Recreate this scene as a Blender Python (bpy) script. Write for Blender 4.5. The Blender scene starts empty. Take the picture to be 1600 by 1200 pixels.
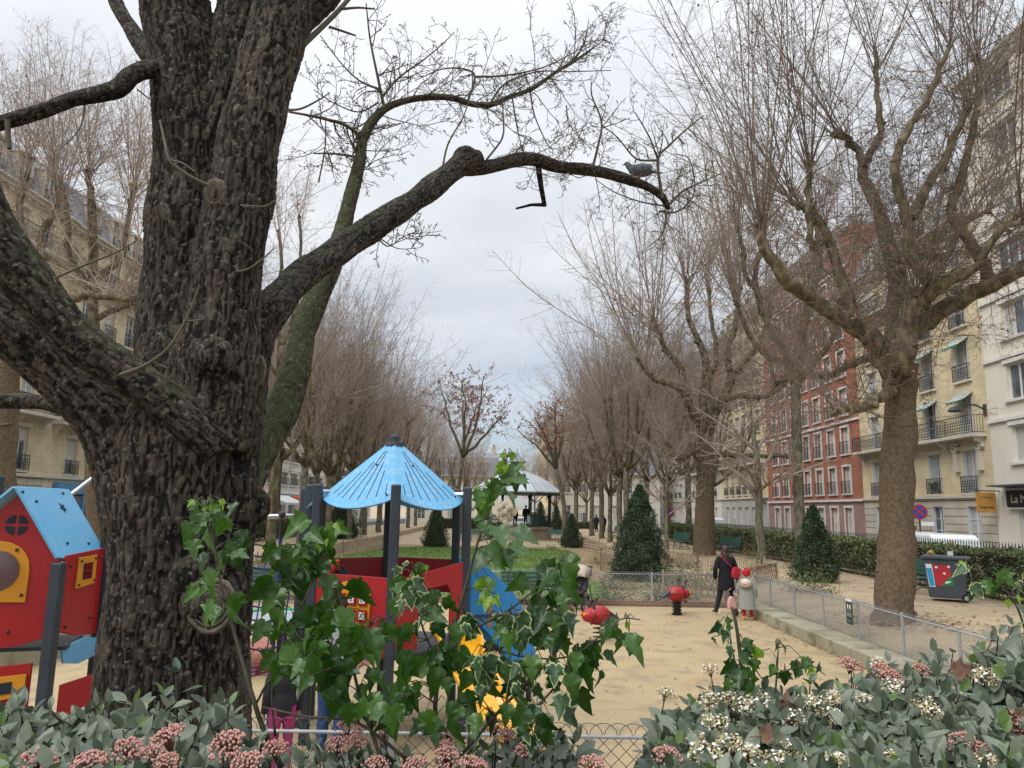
import bpy, bmesh, math, random
import numpy as np
from mathutils import Vector, Matrix, noise
R_ = math.radians
rnd = random.Random(7)
# ------------------------------------------------------------------ camera, sky, sun, exposure
scn = bpy.context.scene
CAMZ = 2.5
FPX = 1180.0
PITCH, ROLL = 9.4, 1.0
cam_d = bpy.data.cameras.new('camera')
cam_d.sensor_width = 36; cam_d.lens = FPX / 1600 * 36; cam_d.clip_start = 0.05; cam_d.clip_end = 2500
cam = bpy.data.objects.new('camera', cam_d); scn.collection.objects.link(cam)
CR = (Matrix.Rotation(R_(90 + PITCH), 3, 'X') @ Matrix.Rotation(R_(ROLL), 3, 'Z'))
cam.matrix_world = Matrix.Translation((0, 0, CAMZ)) @ CR.to_4x4()
scn.camera = cam
scn.render.resolution_x = 1024; scn.render.resolution_y = 768
scn.render.engine = 'CYCLES'
scn.view_settings.view_transform = 'Standard'; scn.view_settings.look = 'None'
scn.view_settings.gamma = 1; scn.view_settings.exposure = 0.42
scn.cycles.max_bounces = 5; scn.cycles.transparent_max_bounces = 8
SUN_EL, SUN_AZ = 45, 228   # degrees; soft light from high, behind the camera to the left

def build_world():
    w = bpy.data.worlds.new('World'); scn.world = w; w.use_nodes = True
    nt = w.node_tree; nt.nodes.clear(); L = nt.links.new
    def N(t, **k):
        n = nt.nodes.new(t)
        for a, b in k.items(): setattr(n, a, b)
        return n
    out = N('ShaderNodeOutputWorld')
    sky = N('ShaderNodeTexSky', sky_type='NISHITA'); sky.sun_disc = False
    sky.sun_elevation = R_(SUN_EL); sky.sun_rotation = R_(SUN_AZ)
    bs = N('ShaderNodeBackground'); bs.inputs[1].default_value = 0.09
    tint = N('ShaderNodeMix', data_type='RGBA', blend_type='MULTIPLY'); tint.inputs[0].default_value = 1; tint.inputs[7].default_value = (.95, .97, 1.07, 1); L(sky.outputs[0], tint.inputs[6]); L(tint.outputs[2], bs.inputs[0])
    tc = N('ShaderNodeTexCoord'); sep = N('ShaderNodeSeparateXYZ'); L(tc.outputs['Generated'], sep.inputs[0])
    # clouds live on a plane far overhead: divide by height
    zc = N('ShaderNodeMath', operation='ADD'); L(sep.outputs[2], zc.inputs[0]); zc.inputs[1].default_value = 0.18
    dv = N('ShaderNodeVectorMath', operation='DIVIDE'); L(tc.outputs['Generated'], dv.inputs[0])
    cmb = N('ShaderNodeCombineXYZ')
    for i in range(3): L(zc.outputs[0], cmb.inputs[i])
    L(cmb.outputs[0], dv.inputs[1])
    n1 = N('ShaderNodeTexNoise'); n1.inputs['Scale'].default_value = 1.5; n1.inputs['Detail'].default_value = 6; n1.inputs['Roughness'].default_value = 0.5; n1.inputs['Distortion'].default_value = 0.3
    L(dv.outputs[0], n1.inputs['Vector'])
    cr = N('ShaderNodeValToRGB'); cr.color_ramp.elements[0].position = 0.38; cr.color_ramp.elements[1].position = 0.60
    cr.color_ramp.elements[0].color = (0.545, 0.58, 0.635, 1); cr.color_ramp.elements[1].color = (0.69, 0.71, 0.745, 1)
    L(n1.outputs['Fac'], cr.inputs[0])
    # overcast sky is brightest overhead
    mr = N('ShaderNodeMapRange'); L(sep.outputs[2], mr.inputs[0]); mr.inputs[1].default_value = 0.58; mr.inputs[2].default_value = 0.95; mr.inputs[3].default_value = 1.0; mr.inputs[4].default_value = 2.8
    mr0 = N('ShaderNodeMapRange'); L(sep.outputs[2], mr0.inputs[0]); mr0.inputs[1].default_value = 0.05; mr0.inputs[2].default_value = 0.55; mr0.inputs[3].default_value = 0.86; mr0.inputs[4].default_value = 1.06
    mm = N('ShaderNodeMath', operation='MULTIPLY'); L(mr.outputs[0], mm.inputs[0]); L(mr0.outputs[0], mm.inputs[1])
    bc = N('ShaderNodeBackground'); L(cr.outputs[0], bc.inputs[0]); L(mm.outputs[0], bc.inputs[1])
    # a break in the cloud low ahead where blue shows
    lo = N('ShaderNodeMapRange'); L(sep.outputs[2], lo.inputs[0]); lo.inputs[1].default_value = 0.04; lo.inputs[2].default_value = 0.34; lo.inputs[3].default_value = 1.0; lo.inputs[4].default_value = 0.0
    lo.interpolation_type = 'SMOOTHSTEP'
    n2 = N('ShaderNodeTexNoise'); n2.inputs['Scale'].default_value = 3.0; n2.inputs['Detail'].default_value = 3
    L(tc.outputs['Generated'], n2.inputs['Vector'])
    m2 = N('ShaderNodeMapRange'); L(n2.outputs['Fac'], m2.inputs[0]); m2.inputs[1].default_value = 0.3; m2.inputs[2].default_value = 0.65; m2.inputs[3].default_value = 0.25; m2.inputs[4].default_value = 1.0
    fm = N('ShaderNodeMath', operation='MULTIPLY'); L(lo.outputs[0], fm.inputs[0]); L(m2.outputs[0], fm.inputs[1])
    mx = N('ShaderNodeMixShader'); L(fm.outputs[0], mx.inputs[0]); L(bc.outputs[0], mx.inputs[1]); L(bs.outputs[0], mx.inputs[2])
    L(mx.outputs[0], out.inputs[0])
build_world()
sd = bpy.data.lights.new('sun', 'SUN'); sd.energy = 1.5; sd.angle = R_(35); sd.color = (1, 0.97, 0.92)
so = bpy.data.objects.new('sun', sd); scn.collection.objects.link(so)
so.rotation_euler = (R_(90 - SUN_EL), 0, R_(180 - SUN_AZ))

# ------------------------------------------------------------------ pixel helpers (photo pixels -> real places)
def ray(px, py):
    return CR @ Vector(((px - 800) / FPX, -(py - 600) / FPX, -1))
def P(px, py, Y):
    d = ray(px, py); t = Y / d.y; return Vector((0, 0, CAMZ)) + d * t
def G(px, py, z=0.0):
    d = ray(px, py); t = (z - CAMZ) / d.z; return Vector((0, 0, CAMZ)) + d * t

# ------------------------------------------------------------------ object helpers
COL = scn.collection
def meta(o, label=None, cat=None, group=None, kind=None):
    if label: o['label'] = label
    if cat: o['category'] = cat
    if group: o['group'] = group
    if kind: o['kind'] = kind
    return o
def thing(name, label, cat, loc=(0, 0, 0), rz=0.0, group=None):
    o = bpy.data.objects.new(name, None); o.empty_display_size = 0.2; COL.objects.link(o)
    o.location = loc; o.rotation_euler = (0, 0, rz)
    return meta(o, label, cat, group)
def copy_tree(o, parent=None):
    c = o.copy(); COL.objects.link(c); c.parent = parent
    for ch in list(o.children): copy_tree(ch, c)
    return c
def copy_thing(src, loc, rz, label, scale=1.0, group=None):
    c = copy_tree(src); c.location = loc; c.rotation_euler = (0, 0, rz); c.scale = (scale,) * 3 if not hasattr(scale, '__len__') else scale
    c['label'] = label
    if group: c['group'] = group
    return c

class MB:
    """collects geometry, becomes ONE mesh object"""
    def __init__(s): s.v = []; s.f = []; s.mi = []; s.m = 0
    def add(s, vs, fs):
        o = len(s.v); s.v.extend([tuple(v) for v in vs]); s.f.extend([tuple(i + o for i in f) for f in fs]); s.mi.extend([s.m] * len(fs))
        return s
    def box(s, c, d, rz=0.0, M=None):
        x, y, z = d[0] / 2, d[1] / 2, d[2] / 2
        vs = [Vector((a * x, b * y, e * z)) for a in (-1, 1) for b in (-1, 1) for e in (-1, 1)]
        if M is None: M = Matrix.Rotation(rz, 3, 'Z')
        vs = [M @ v + Vector(c) for v in vs]
        return s.add(vs, [(0, 1, 3, 2), (4, 6, 7, 5), (0, 4, 5, 1), (2, 3, 7, 6), (0, 2, 6, 4), (1, 5, 7, 3)])
    def bar(s, a, b, w, h=None, up=(0, 0, 1)):
        a = Vector(a); b = Vector(b); h = h or w; d = (b - a); L = d.length; d.normalize()
        u = Vector(up)
        if abs(d.dot(u)) > .98: u = Vector((0, 1, 0))
        x = d.cross(u).normalized(); y = x.cross(d)
        M = Matrix((x, d, y)).transposed()
        return s.box((a + b) / 2, (w, L, h), M=M)
    def tube(s, pts, rad, n=8, cap=True, ecc=1.0, up=(0, 0, 1)):
        pts = [Vector(p) for p in pts]
        if not hasattr(rad, '__len__'): rad = [rad] * len(pts)
        vs = []; fs = []
        t0 = (pts[1] - pts[0]).normalized(); u = Vector(up)
        if abs(t0.dot(u)) > .95: u = Vector((0, 1, 0)) if abs(t0.y) < .9 else Vector((1, 0, 0))
        x = t0.cross(u).normalized()
        for i, p in enumerate(pts):
            if i == 0: t = pts[1] - p
            elif i == len(pts) - 1: t = p - pts[i - 1]
            else: t = (pts[i + 1] - p).normalized() + (p - pts[i - 1]).normalized()
            if t.length < 1e-9: t = Vector((0, 0, 1))
            t.normalize(); x = (x - t * x.dot(t)).normalized(); y = t.cross(x)
            for k in range(n):
                a = 2 * math.pi * k / n
                vs.append(p + x * math.cos(a) * rad[i] + y * math.sin(a) * rad[i] * ecc)
        for i in range(len(pts) - 1):
            for k in range(n):
                a = i * n + k; b = i * n + (k + 1) % n
                fs.append((a, b, b + n, a + n))
        if cap: fs.append(tuple(range(n - 1, -1, -1))); fs.append(tuple(range((len(pts) - 1) * n, len(pts) * n)))
        return s.add(vs, fs)
    def lathe(s, prof, c=(0, 0, 0), n=16, M=None, a0=0.0):
        vs = []; fs = []; c = Vector(c)
        for r, z in prof:
            for k in range(n):
                a = a0 + 2 * math.pi * k / n; v = Vector((r * math.cos(a), r * math.sin(a), z))
                vs.append((M @ v if M else v) + c)
        for i in range(len(prof) - 1):
            for k in range(n):
                a = i * n + k; b = i * n + (k + 1) % n
                fs.append((a, b, b + n, a + n))
        fs.append(tuple(range(n - 1, -1, -1))); fs.append(tuple(range((len(prof) - 1) * n, len(prof) * n)))
        return s.add(vs, fs)
    def ball(s, c, r, n=10, m=6):
        if not hasattr(r, '__len__'): r = (r, r, r)
        vs = []; fs = []
        for i in range(m + 1):
            th = math.pi * i / m; th = min(max(th, .02), math.pi - .02)
            for k in range(n):
                a = 2 * math.pi * k / n
                vs.append((c[0] + r[0] * math.sin(th) * math.cos(a), c[1] + r[1] * math.sin(th) * math.sin(a), c[2] + r[2] * math.cos(th)))
        for i in range(m):
            for k in range(n):
                a = i * n + k; b = i * n + (k + 1) % n
                fs.append((a, a + n, b + n, b))
        return s.add(vs, fs)
    def prism(s, outline, origin, u, v, t):
        """flat outline [(a,b)] in plane u,v at origin, thickness vector t"""
        o = Vector(origin); u = Vector(u); v = Vector(v); t = Vector(t); n = len(outline)
        a = [o + u * p[0] + v * p[1] for p in outline]; b = [q + t for q in a]
        fs = [tuple(range(n - 1, -1, -1)), tuple(range(n, 2 * n))] + [(i, (i + 1) % n, n + (i + 1) % n, n + i) for i in range(n)]
        return s.add(a + b, fs)
    def quad(s, a, b, c, d): return s.add([a, b, c, d], [(0, 1, 2, 3)])
    def build(s, name, mat, parent=None, smooth=False, bevel=0.0, world=False):
        me = bpy.data.meshes.new(name); me.from_pydata(s.v, [], s.f)
        mats = mat if isinstance(mat, (list, tuple)) else [mat]
        for m in mats: me.materials.append(m)
        if len(mats) > 1: me.polygons.foreach_set('material_index', s.mi)
        o = bpy.data.objects.new(name, me); COL.objects.link(o)
        bm = bmesh.new(); bm.from_mesh(me)
        if len(bm.faces) < 60000: bmesh.ops.recalc_face_normals(bm, faces=bm.faces)
        bm.to_mesh(me); bm.free()
        if smooth:
            me.polygons.foreach_set('use_smooth', [True] * len(me.polygons))
        if bevel:
            b = o.modifiers.new('bevel', 'BEVEL'); b.width = bevel; b.segments = 2; b.limit_method = 'ANGLE'; b.angle_limit = R_(40)
        if parent:
            o.parent = parent
            if world: o.matrix_parent_inverse = par_mat(parent).inverted()
        me.update(); return o
def par_mat(o):
    m = Matrix.LocRotScale(o.location, o.rotation_euler, o.scale)
    return par_mat(o.parent) @ m if o.parent else m

def fast_mesh(name, V, F, mat, parent=None, smooth=False, attrs=None, mis=None):
    """numpy verts (N,3), faces (M,k)"""
    V = np.asarray(V, np.float32); F = np.asarray(F, np.int32); k = F.shape[1]
    me = bpy.data.meshes.new(name); me.vertices.add(len(V)); me.vertices.foreach_set('co', V.ravel())
    me.loops.add(F.size); me.loops.foreach_set('vertex_index', F.ravel())
    me.polygons.add(len(F)); me.polygons.foreach_set('loop_start', np.arange(0, F.size, k, dtype=np.int32))
    me.polygons.foreach_set('loop_total', np.full(len(F), k, np.int32))
    mats = mat if isinstance(mat, (list, tuple)) else [mat]
    for m in mats: me.materials.append(m)
    if mis is not None: me.polygons.foreach_set('material_index', np.asarray(mis, np.int32))
    if smooth: me.polygons.foreach_set('use_smooth', np.ones(len(F), bool))
    me.update(calc_edges=True)
    if attrs:
        for an, av in attrs.items():
            at = me.attributes.new(an, 'FLOAT', 'POINT'); at.data.foreach_set('value', np.asarray(av, np.float32))
    o = bpy.data.objects.new(name, me); COL.objects.link(o)
    if parent: o.parent = parent
    return o
def seg_tubes(segs, n=3):
    """segs array (N,8): p0,p1,r0,r1 -> verts, quad faces"""
    S = np.asarray(segs, np.float64); a = S[:, 0:3]; b = S[:, 3:6]; r0 = S[:, 6:7]; r1 = S[:, 7:8]
    d = b - a; d /= np.maximum(np.linalg.norm(d, axis=1, keepdims=True), 1e-9)
    ref = np.where(np.abs(d[:, 2:3]) > .9, np.array([[1., 0, 0]]), np.array([[0, 0, 1.]]))
    x = np.cross(d, ref); x /= np.maximum(np.linalg.norm(x, axis=1, keepdims=True), 1e-9); y = np.cross(d, x)
    N = len(S); V = np.zeros((N, 2 * n, 3))
    for k in range(n):
        t = 2 * math.pi * k / n; o = x * math.cos(t) + y * math.sin(t)
        V[:, k] = a + o * r0; V[:, n + k] = b + o * r1
    F = np.zeros((N, n, 4), np.int64); base = (np.arange(N) * 2 * n)[:, None]
    for k in range(n):
        k2 = (k + 1) % n
        F[:, k] = base + np.array([[k, k2, n + k2, n + k]])
    return V.reshape(-1, 3), F.reshape(-1, 4)
def seg_obj(name, segs, mat, parent=None, n=3):
    V, F = seg_tubes(segs, n); return fast_mesh(name, V, F, mat, parent, smooth=n > 4)

# ------------------------------------------------------------------ materials
def nodes_of(m):
    nt = m.node_tree; return nt, nt.nodes['Principled BSDF'], nt.links.new
def mat(name, col, rough=.7, var=None, scale=5, bump=0.0, bscale=None, metal=0.0, spec=None, coords='Object', stretch=None, detail=4, var2=None, scale2=40, objrand=0.0):
    """principled with noise colour variation and bump"""
    m = bpy.data.materials.new(name); m.use_nodes = True; nt, b, L = nodes_of(m)
    b.inputs['Roughness'].default_value = rough; b.inputs['Metallic'].default_value = metal
    if spec is not None: b.inputs['Specular IOR Level'].default_value = spec
    c4 = (*col, 1)
    tc = nt.nodes.new('ShaderNodeTexCoord'); src = tc.outputs[coords]
    if stretch:
        mp = nt.nodes.new('ShaderNodeMapping'); mp.inputs['Scale'].default_value = stretch; L(src, mp.inputs[0]); src = mp.outputs[0]
    last = None
    if var:
        n = nt.nodes.new('ShaderNodeTexNoise'); n.inputs['Scale'].default_value = scale; n.inputs['Detail'].default_value = detail; n.inputs['Roughness'].default_value = .6
        L(src, n.inputs['Vector'])
        r = nt.nodes.new('ShaderNodeValToRGB'); r.color_ramp.elements[0].position = .35; r.color_ramp.elements[1].position = .65
        r.color_ramp.elements[0].color = c4; r.color_ramp.elements[1].color = (*var, 1)
        L(n.outputs['Fac'], r.inputs[0]); last = r.outputs[0]
        if var2:
            n2 = nt.nodes.new('ShaderNodeTexNoise'); n2.inputs['Scale'].default_value = scale2; n2.inputs['Detail'].default_value = 3; L(src, n2.inputs['Vector'])
            r2 = nt.nodes.new('ShaderNodeValToRGB'); r2.color_ramp.elements[0].position = .5; r2.color_ramp.elements[1].position = .68
            r2.color_ramp.elements[0].color = (0, 0, 0, 1); r2.color_ramp.elements[1].color = (1, 1, 1, 1); L(n2.outputs['Fac'], r2.inputs[0])
            mx = nt.nodes.new('ShaderNodeMix'); mx.data_type = 'RGBA'; L(r2.outputs[0], mx.inputs[0]); L(last, mx.inputs[6]); mx.inputs[7].default_value = (*var2, 1); last = mx.outputs[2]
    if objrand:
        oi = nt.nodes.new('ShaderNodeObjectInfo'); hs = nt.nodes.new('ShaderNodeHueSaturation')
        mr = nt.nodes.new('ShaderNodeMapRange'); L(oi.outputs['Random'], mr.inputs[0]); mr.inputs[3].default_value = 1 - objrand; mr.inputs[4].default_value = 1 + objrand
        L(mr.outputs[0], hs.inputs['Value'])
        if last: L(last, hs.inputs['Color'])
        else: hs.inputs['Color'].default_value = c4
        last = hs.outputs[0]
    if last: L(last, b.inputs['Base Color'])
    else: b.inputs['Base Color'].default_value = c4
    if bump:
        nb = nt.nodes.new('ShaderNodeTexNoise'); nb.inputs['Scale'].default_value = bscale or scale * 4; nb.inputs['Detail'].default_value = 5; L(src, nb.inputs['Vector'])
        bp = nt.nodes.new('ShaderNodeBump'); bp.inputs['Strength'].default_value = bump; bp.inputs['Distance'].default_value = .02
        L(nb.outputs['Fac'], bp.inputs['Height']); L(bp.outputs[0], b.inputs['Normal'])
    return m
def attr_mix(m, attr, col2, lo=0.3, hi=0.7):
    """mix the material's base colour with col2 by a point attribute"""
    nt, b, L = nodes_of(m); a = nt.nodes.new('ShaderNodeAttribute'); a.attribute_name = attr
    mr = nt.nodes.new('ShaderNodeMapRange'); L(a.outputs['Fac'], mr.inputs[0]); mr.inputs[1].default_value = lo; mr.inputs[2].default_value = hi
    mx = nt.nodes.new('ShaderNodeMix'); mx.data_type = 'RGBA'; L(mr.outputs[0], mx.inputs[0])
    bc = b.inputs['Base Color']
    if bc.is_linked: L(bc.links[0].from_socket, mx.inputs[6])
    else: mx.inputs[6].default_value = bc.default_value
    mx.inputs[7].default_value = (*col2, 1); L(mx.outputs[2], bc); return m
def brickmat(name, c1, c2, mortar, bw, bh, msize=.012, rough=.8):
    m = bpy.data.materials.new(name); m.use_nodes = True; nt, b, L = nodes_of(m); b.inputs['Roughness'].default_value = rough
    tc = nt.nodes.new('ShaderNodeTexCoord'); sx = nt.nodes.new('ShaderNodeSeparateXYZ'); L(tc.outputs['Object'], sx.inputs[0])
    ad = nt.nodes.new('ShaderNodeMath'); L(sx.outputs[0], ad.inputs[0]); L(sx.outputs[1], ad.inputs[1])
    cb = nt.nodes.new('ShaderNodeCombineXYZ'); L(ad.outputs[0], cb.inputs[0]); L(sx.outputs[2], cb.inputs[1])
    br = nt.nodes.new('ShaderNodeTexBrick'); L(cb.outputs[0], br.inputs['Vector']); br.inputs['Scale'].default_value = 1
    br.inputs['Brick Width'].default_value = bw; br.inputs['Row Height'].default_value = bh; br.inputs['Mortar Size'].default_value = msize; br.inputs['Mortar Smooth'].default_value = .2
    br.inputs['Color1'].default_value = (*c1, 1); br.inputs['Color2'].default_value = (*c2, 1); br.inputs['Mortar'].default_value = (*mortar, 1)
    n = nt.nodes.new('ShaderNodeTexNoise'); n.inputs['Scale'].default_value = .7; n.inputs['Detail'].default_value = 6; L(tc.outputs['Object'], n.inputs['Vector'])
    hs = nt.nodes.new('ShaderNodeHueSaturation'); mr = nt.nodes.new('ShaderNodeMapRange'); L(n.outputs['Fac'], mr.inputs[0]); mr.inputs[1].default_value = .3; mr.inputs[2].default_value = .7; mr.inputs[3].default_value = .82; mr.inputs[4].default_value = 1.12
    L(mr.outputs[0], hs.inputs['Value']); L(br.outputs['Color'], hs.inputs['Color']); L(hs.outputs[0], b.inputs['Base Color'])
    bp = nt.nodes.new('ShaderNodeBump'); bp.inputs['Strength'].default_value = .5; bp.inputs['Distance'].default_value = .01; bp.invert = True
    L(br.outputs['Fac'], bp.inputs['Height']); L(bp.outputs[0], b.inputs['Normal'])
    return m
def glassmat(name, tint, rough=.05):
    m = mat(name, tint, rough, var=tuple(min(1, c * 2.2 + .02) for c in tint), scale=1.3, spec=.8); return m
# ------------------------------------------------------------------ shared materials
M = {}
M['sand'] = mat('sand', (.36, .275, .17), .95, var=(.42, .325, .205), scale=.7, bump=.25, bscale=60, var2=(.33, .25, .155), scale2=2.3, detail=8)
M['playfloor'] = mat('playfloor', (.355, .262, .142), .92, var=(.395, .298, .17), scale=.8, bump=.12, bscale=110, var2=(.275, .21, .125), scale2=2.2, detail=12)
M['path'] = mat('path', (.36, .275, .17), .95, var=(.42, .325, .205), scale=.8, bump=.3, bscale=40, var2=(.29, .225, .145), scale2=2.0, detail=8)
M['mulch'] = mat('mulch', (.20, .135, .075), 1, var=(.33, .23, .13), scale=1.6, bump=.8, bscale=25, var2=(.12, .13, .05), scale2=1.1, detail=8)
M['lawn'] = mat('lawn', (.10, .165, .035), 1, var=(.14, .21, .05), scale=1.2, bump=.8, bscale=40, var2=(.17, .17, .065), scale2=2.6, detail=8)
M['asphalt'] = mat('asphalt', (.05, .05, .052), .9, var=(.07, .07, .07), scale=1.5, bump=.3, bscale=90)
M['pavement'] = mat('pavement', (.24, .235, .225), .9, var=(.30, .29, .28), scale=1.0, bump=.2, bscale=50)
M['kerb'] = mat('kerb', (.33, .32, .30), .9, var=(.40, .39, .37), scale=3)
M['redmat'] = mat('redmat', (.27, .10, .07), .95, var=(.33, .135, .095), scale=2, bump=.3, bscale=90)
M['concrete'] = mat('concrete', (.25, .225, .15), .9, var=(.34, .31, .22), scale=1.4, bump=.5, bscale=22, var2=(.15, .15, .075), scale2=2.2, detail=9)
M['earth'] = mat('earth', (.10, .075, .05), 1, var=(.16, .12, .08), scale=3, bump=1, bscale=20)
M['brickkerb'] = brickmat('brickkerb', (.22, .12, .08), (.16, .09, .065), (.25, .2, .15), .22, .075)
M['galv'] = mat('galv', (.30, .32, .335), .55, var=(.38, .40, .41), scale=6, metal=.3)
M['wire'] = mat('wire', (.30, .31, .32), .5, var=(.20, .20, .21), scale=9, metal=.4)
M['wiredark'] = mat('wiredark', (.10, .10, .105), .6, metal=.3)
M['paling'] = mat('paling', (.26, .19, .125), .9, var=(.37, .29, .20), scale=5, bump=.6, bscale=40)
M['white'] = mat('white', (.78, .77, .74), .6)
M['black'] = mat('black', (.015, .015, .017), .5)
M['darkmetal'] = mat('darkmetal', (.03, .032, .036), .55)
M['steel'] = mat('steel', (.55, .56, .58), .28, metal=.9)

def sheet(name, pts, z, m, sub=0):
    b = MB(); b.add([(x, y, z) for x, y in pts], [tuple(range(len(pts)))]); o = b.build(name, m); meta(o, kind='structure'); return o
def rect(x0, x1, y0, y1): return [(x0, y0), (x1, y0), (x1, y1), (x0, y1)]
# ground is one sheet to the horizon; the rest lie on it
sheet('ground', rect(-1500, 1500, -300, 2200), -.012, M['sand'])
sheet('road', rect(14.6, 21.2, -60, 420), -.004, M['asphalt'])
sheet('road', rect(-22.6, -16.0, -60, 420), -.004, M['asphalt'])
sheet('road', rect(-70, 70, 98, 105), -.0002, M['asphalt'])
for nm, x0, x1 in (('pavement', 21.2, 24.6), ('pavement', -27.8, -22.6)):
    b = MB(); b.box(((x0 + x1) / 2, 160, .05), (x1 - x0, 500, .14)); meta(b.build(nm, M['pavement']), kind='structure')
for nm, xc in (('kerb', 21.12), ('kerb', -22.52), ('kerb', 14.68), ('kerb', -16.08)):
    b = MB()
    for k in range(150): b.box((xc, -20 + k * 1.5, .055), (.16, 1.485, .145))
    meta(b.build(nm, M['kerb']), kind='structure')
sheet('playground_floor', [(-7.2, 3.0), (5.94, 3.0), (5.94, 20.7), (-7.2, 20.7)], .006, M['playfloor'])
sheet('rubber_mat', [(-3.9 + 1.9 * math.cos(a / 24 * 2 * math.pi), 13.4 + 1.7 * math.sin(a / 24 * 2 * math.pi)) for a in range(24)], .012, M['redmat'])
# raised ground right and left of the playground, and the bank the photographer stands behind
def terrace(name, pts, z, m):
    n = len(pts); b = MB(); b.add([(x, y, z) for x, y in pts] + [(x, y, -.3) for x, y in pts], [tuple(range(n))] + [(i, (i + 1) % n, n + (i + 1) % n, n + i) for i in range(n)])
    meta(b.build(name, m), kind='structure')
b = MB(); b.add([(6.45, -3, .2), (8.2, -3, .4), (14.4, -3, .4), (14.4, 90, .4), (8.2, 90, .4), (6.55, 90, .2), (6.45, 21, .2), (8.2, 21, .4), (6.55, -3, -.2), (6.55, 90, -.2), (14.4, -3, -.2), (14.4, 90, -.2), (6.45, -3, -.2), (6.45, 21, -.2)], [(0, 1, 7, 6), (6, 7, 4, 5), (1, 2, 3, 4, 7), (6, 5, 9, 13), (0, 6, 13, 12), (2, 10, 11, 3), (5, 4, 3, 11, 9)]); meta(b.build('path', M['path']), kind='structure')
terrace('path', [(-15.8, -3), (-7.55, -3), (-7.55, 21), (-9.6, 24), (-9.6, 90), (-15.8, 90)], .40, M['path'])
terrace('bank', [(-7.4, -3), (6.3, -3), (6.3, 3.0), (-7.4, 3.0)], .9, M['earth'])
sheet('path', rect(-9.6, 6.4, 48.5, 95), -.003, M['path'])
sheet('flower_bed', [(-9.55, 21.1), (6.35, 21.1), (6.35, 51), (4.5, 52.5), (-8.3, 52.5), (-9.55, 50)], .001, M['mulch'])
lawn_pts = [(-8.2, 21.6), (2.6, 21.6), (3.1, 23), (3.2, 26), (2.9, 30), (3.1, 34), (3.6, 39), (3.9, 44), (3.6, 48.5), (1.5, 49.6), (-5.6, 49.6), (-7.6, 47), (-8.4, 40), (-8.6, 30)]
sheet('lawn', lawn_pts, .012, M['lawn'])
# real blades over the lawn
def in_poly(x, y, p):
    c = False; j = len(p) - 1
    for i in range(len(p)):
        if (p[i][1] > y) != (p[j][1] > y) and x < (p[j][0] - p[i][0]) * (y - p[i][1]) / (p[j][1] - p[i][1]) + p[i][0]: c = not c
        j = i
    return c
gr = np.random.RandomState(3); V = []; 
pts_ = gr.uniform([-8.6, 21.6], [4.0, 49.6], (34000, 2)); pts_ = [p for p in pts_ if in_poly(p[0], p[1], lawn_pts)]
for x, y in pts_:
    h = gr.uniform(.03, .075) * (1.3 if y > 33 else 1); a = gr.uniform(0, 6.28); w = .012 + .0006 * y; dx, dy = math.cos(a) * w, math.sin(a) * w; lx, ly = gr.normal(0, .02, 2)
    V += [(x - dx, y - dy, .01), (x + dx, y + dy, .01), (x + lx, y + ly, h)]
F = np.arange(len(V)).reshape(-1, 3)
M['blade'] = mat('blade', (.11, .19, .035), .8, var=(.18, .25, .07), scale=.9)
meta(fast_mesh('grass', V, F, M['blade']), kind='stuff', label='short green grass on the lawn in front of the bandstand', cat='grass')

# scattered dead leaves on the ground (nobody could count them)
V = []; lr = np.random.RandomState(5)
M['deadleaf'] = mat('deadleaf', (.20, .10, .045), .8, var=(.33, .19, .09), scale=3)
for i in range(2300):
    if i >= 1500 and i < 1900: a_ = lr.uniform(0, 6.28); q_ = .45 + abs(lr.normal(0, .7)); x, y, z = 7.85 + q_ * math.cos(a_), 15.9 + q_ * math.sin(a_), .405
    elif i >= 1900: x, y, z = 6.15 - abs(lr.normal(0, .3)), lr.uniform(8, 20.6), .014
    elif i < 420: x, y, z = lr.uniform(-6, 5.8), lr.uniform(6, 20.5), .014
    elif i < 900: x, y, z = lr.uniform(8.3, 12), lr.uniform(9, 50), .408
    else: x, y, z = lr.uniform(2, 6.2), lr.uniform(21.5, 45), .02
    if i >= 1900: x = min(x, 5.88)
    s = lr.uniform(.015, .045) if i < 420 or i >= 1900 else lr.uniform(.03, .07); a = lr.uniform(0, 6.28)
    c, n_ = math.cos(a) * s, math.sin(a) * s
    V += [(x - c, y - n_, z), (x + n_ * .6, y - c * .6, z + .01), (x + c, y + n_, z + lr.uniform(0, .03)), (x - n_ * .6, y + c * .6, z + .012)]
meta(fast_mesh('fallen_leaves', V, np.arange(len(V)).reshape(-1, 4), M['deadleaf']), kind='stuff', label='dry brown leaves scattered over sand paths and flower beds', cat='leaves')

# ------------------------------------------------------------------ low concrete walls round the sand floor
def low_wall(name, x0, x1, y0, y1, h, label):
    b = MB(); n = int((y1 - y0) / 2.4)
    for k in range(n):
        a = y0 + (y1 - y0) * k / n; c = y0 + (y1 - y0) * (k + 1) / n
        b.box(((x0 + x1) / 2, (a + c) / 2, h / 2 - .1), (x1 - x0, c - a - .008, h + .2))
    o = b.build(name, M['concrete'], bevel=.015); meta(o, label, 'wall')
low_wall('retaining_wall', 5.92, 6.60, 6.2, 19.9, .235, 'low mossy concrete retaining wall under the right-hand fence')
low_wall('retaining_wall', -7.6, -7.2, 3.2, 20.6, .43, 'low mossy concrete wall seen behind the red playhouse')

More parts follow.
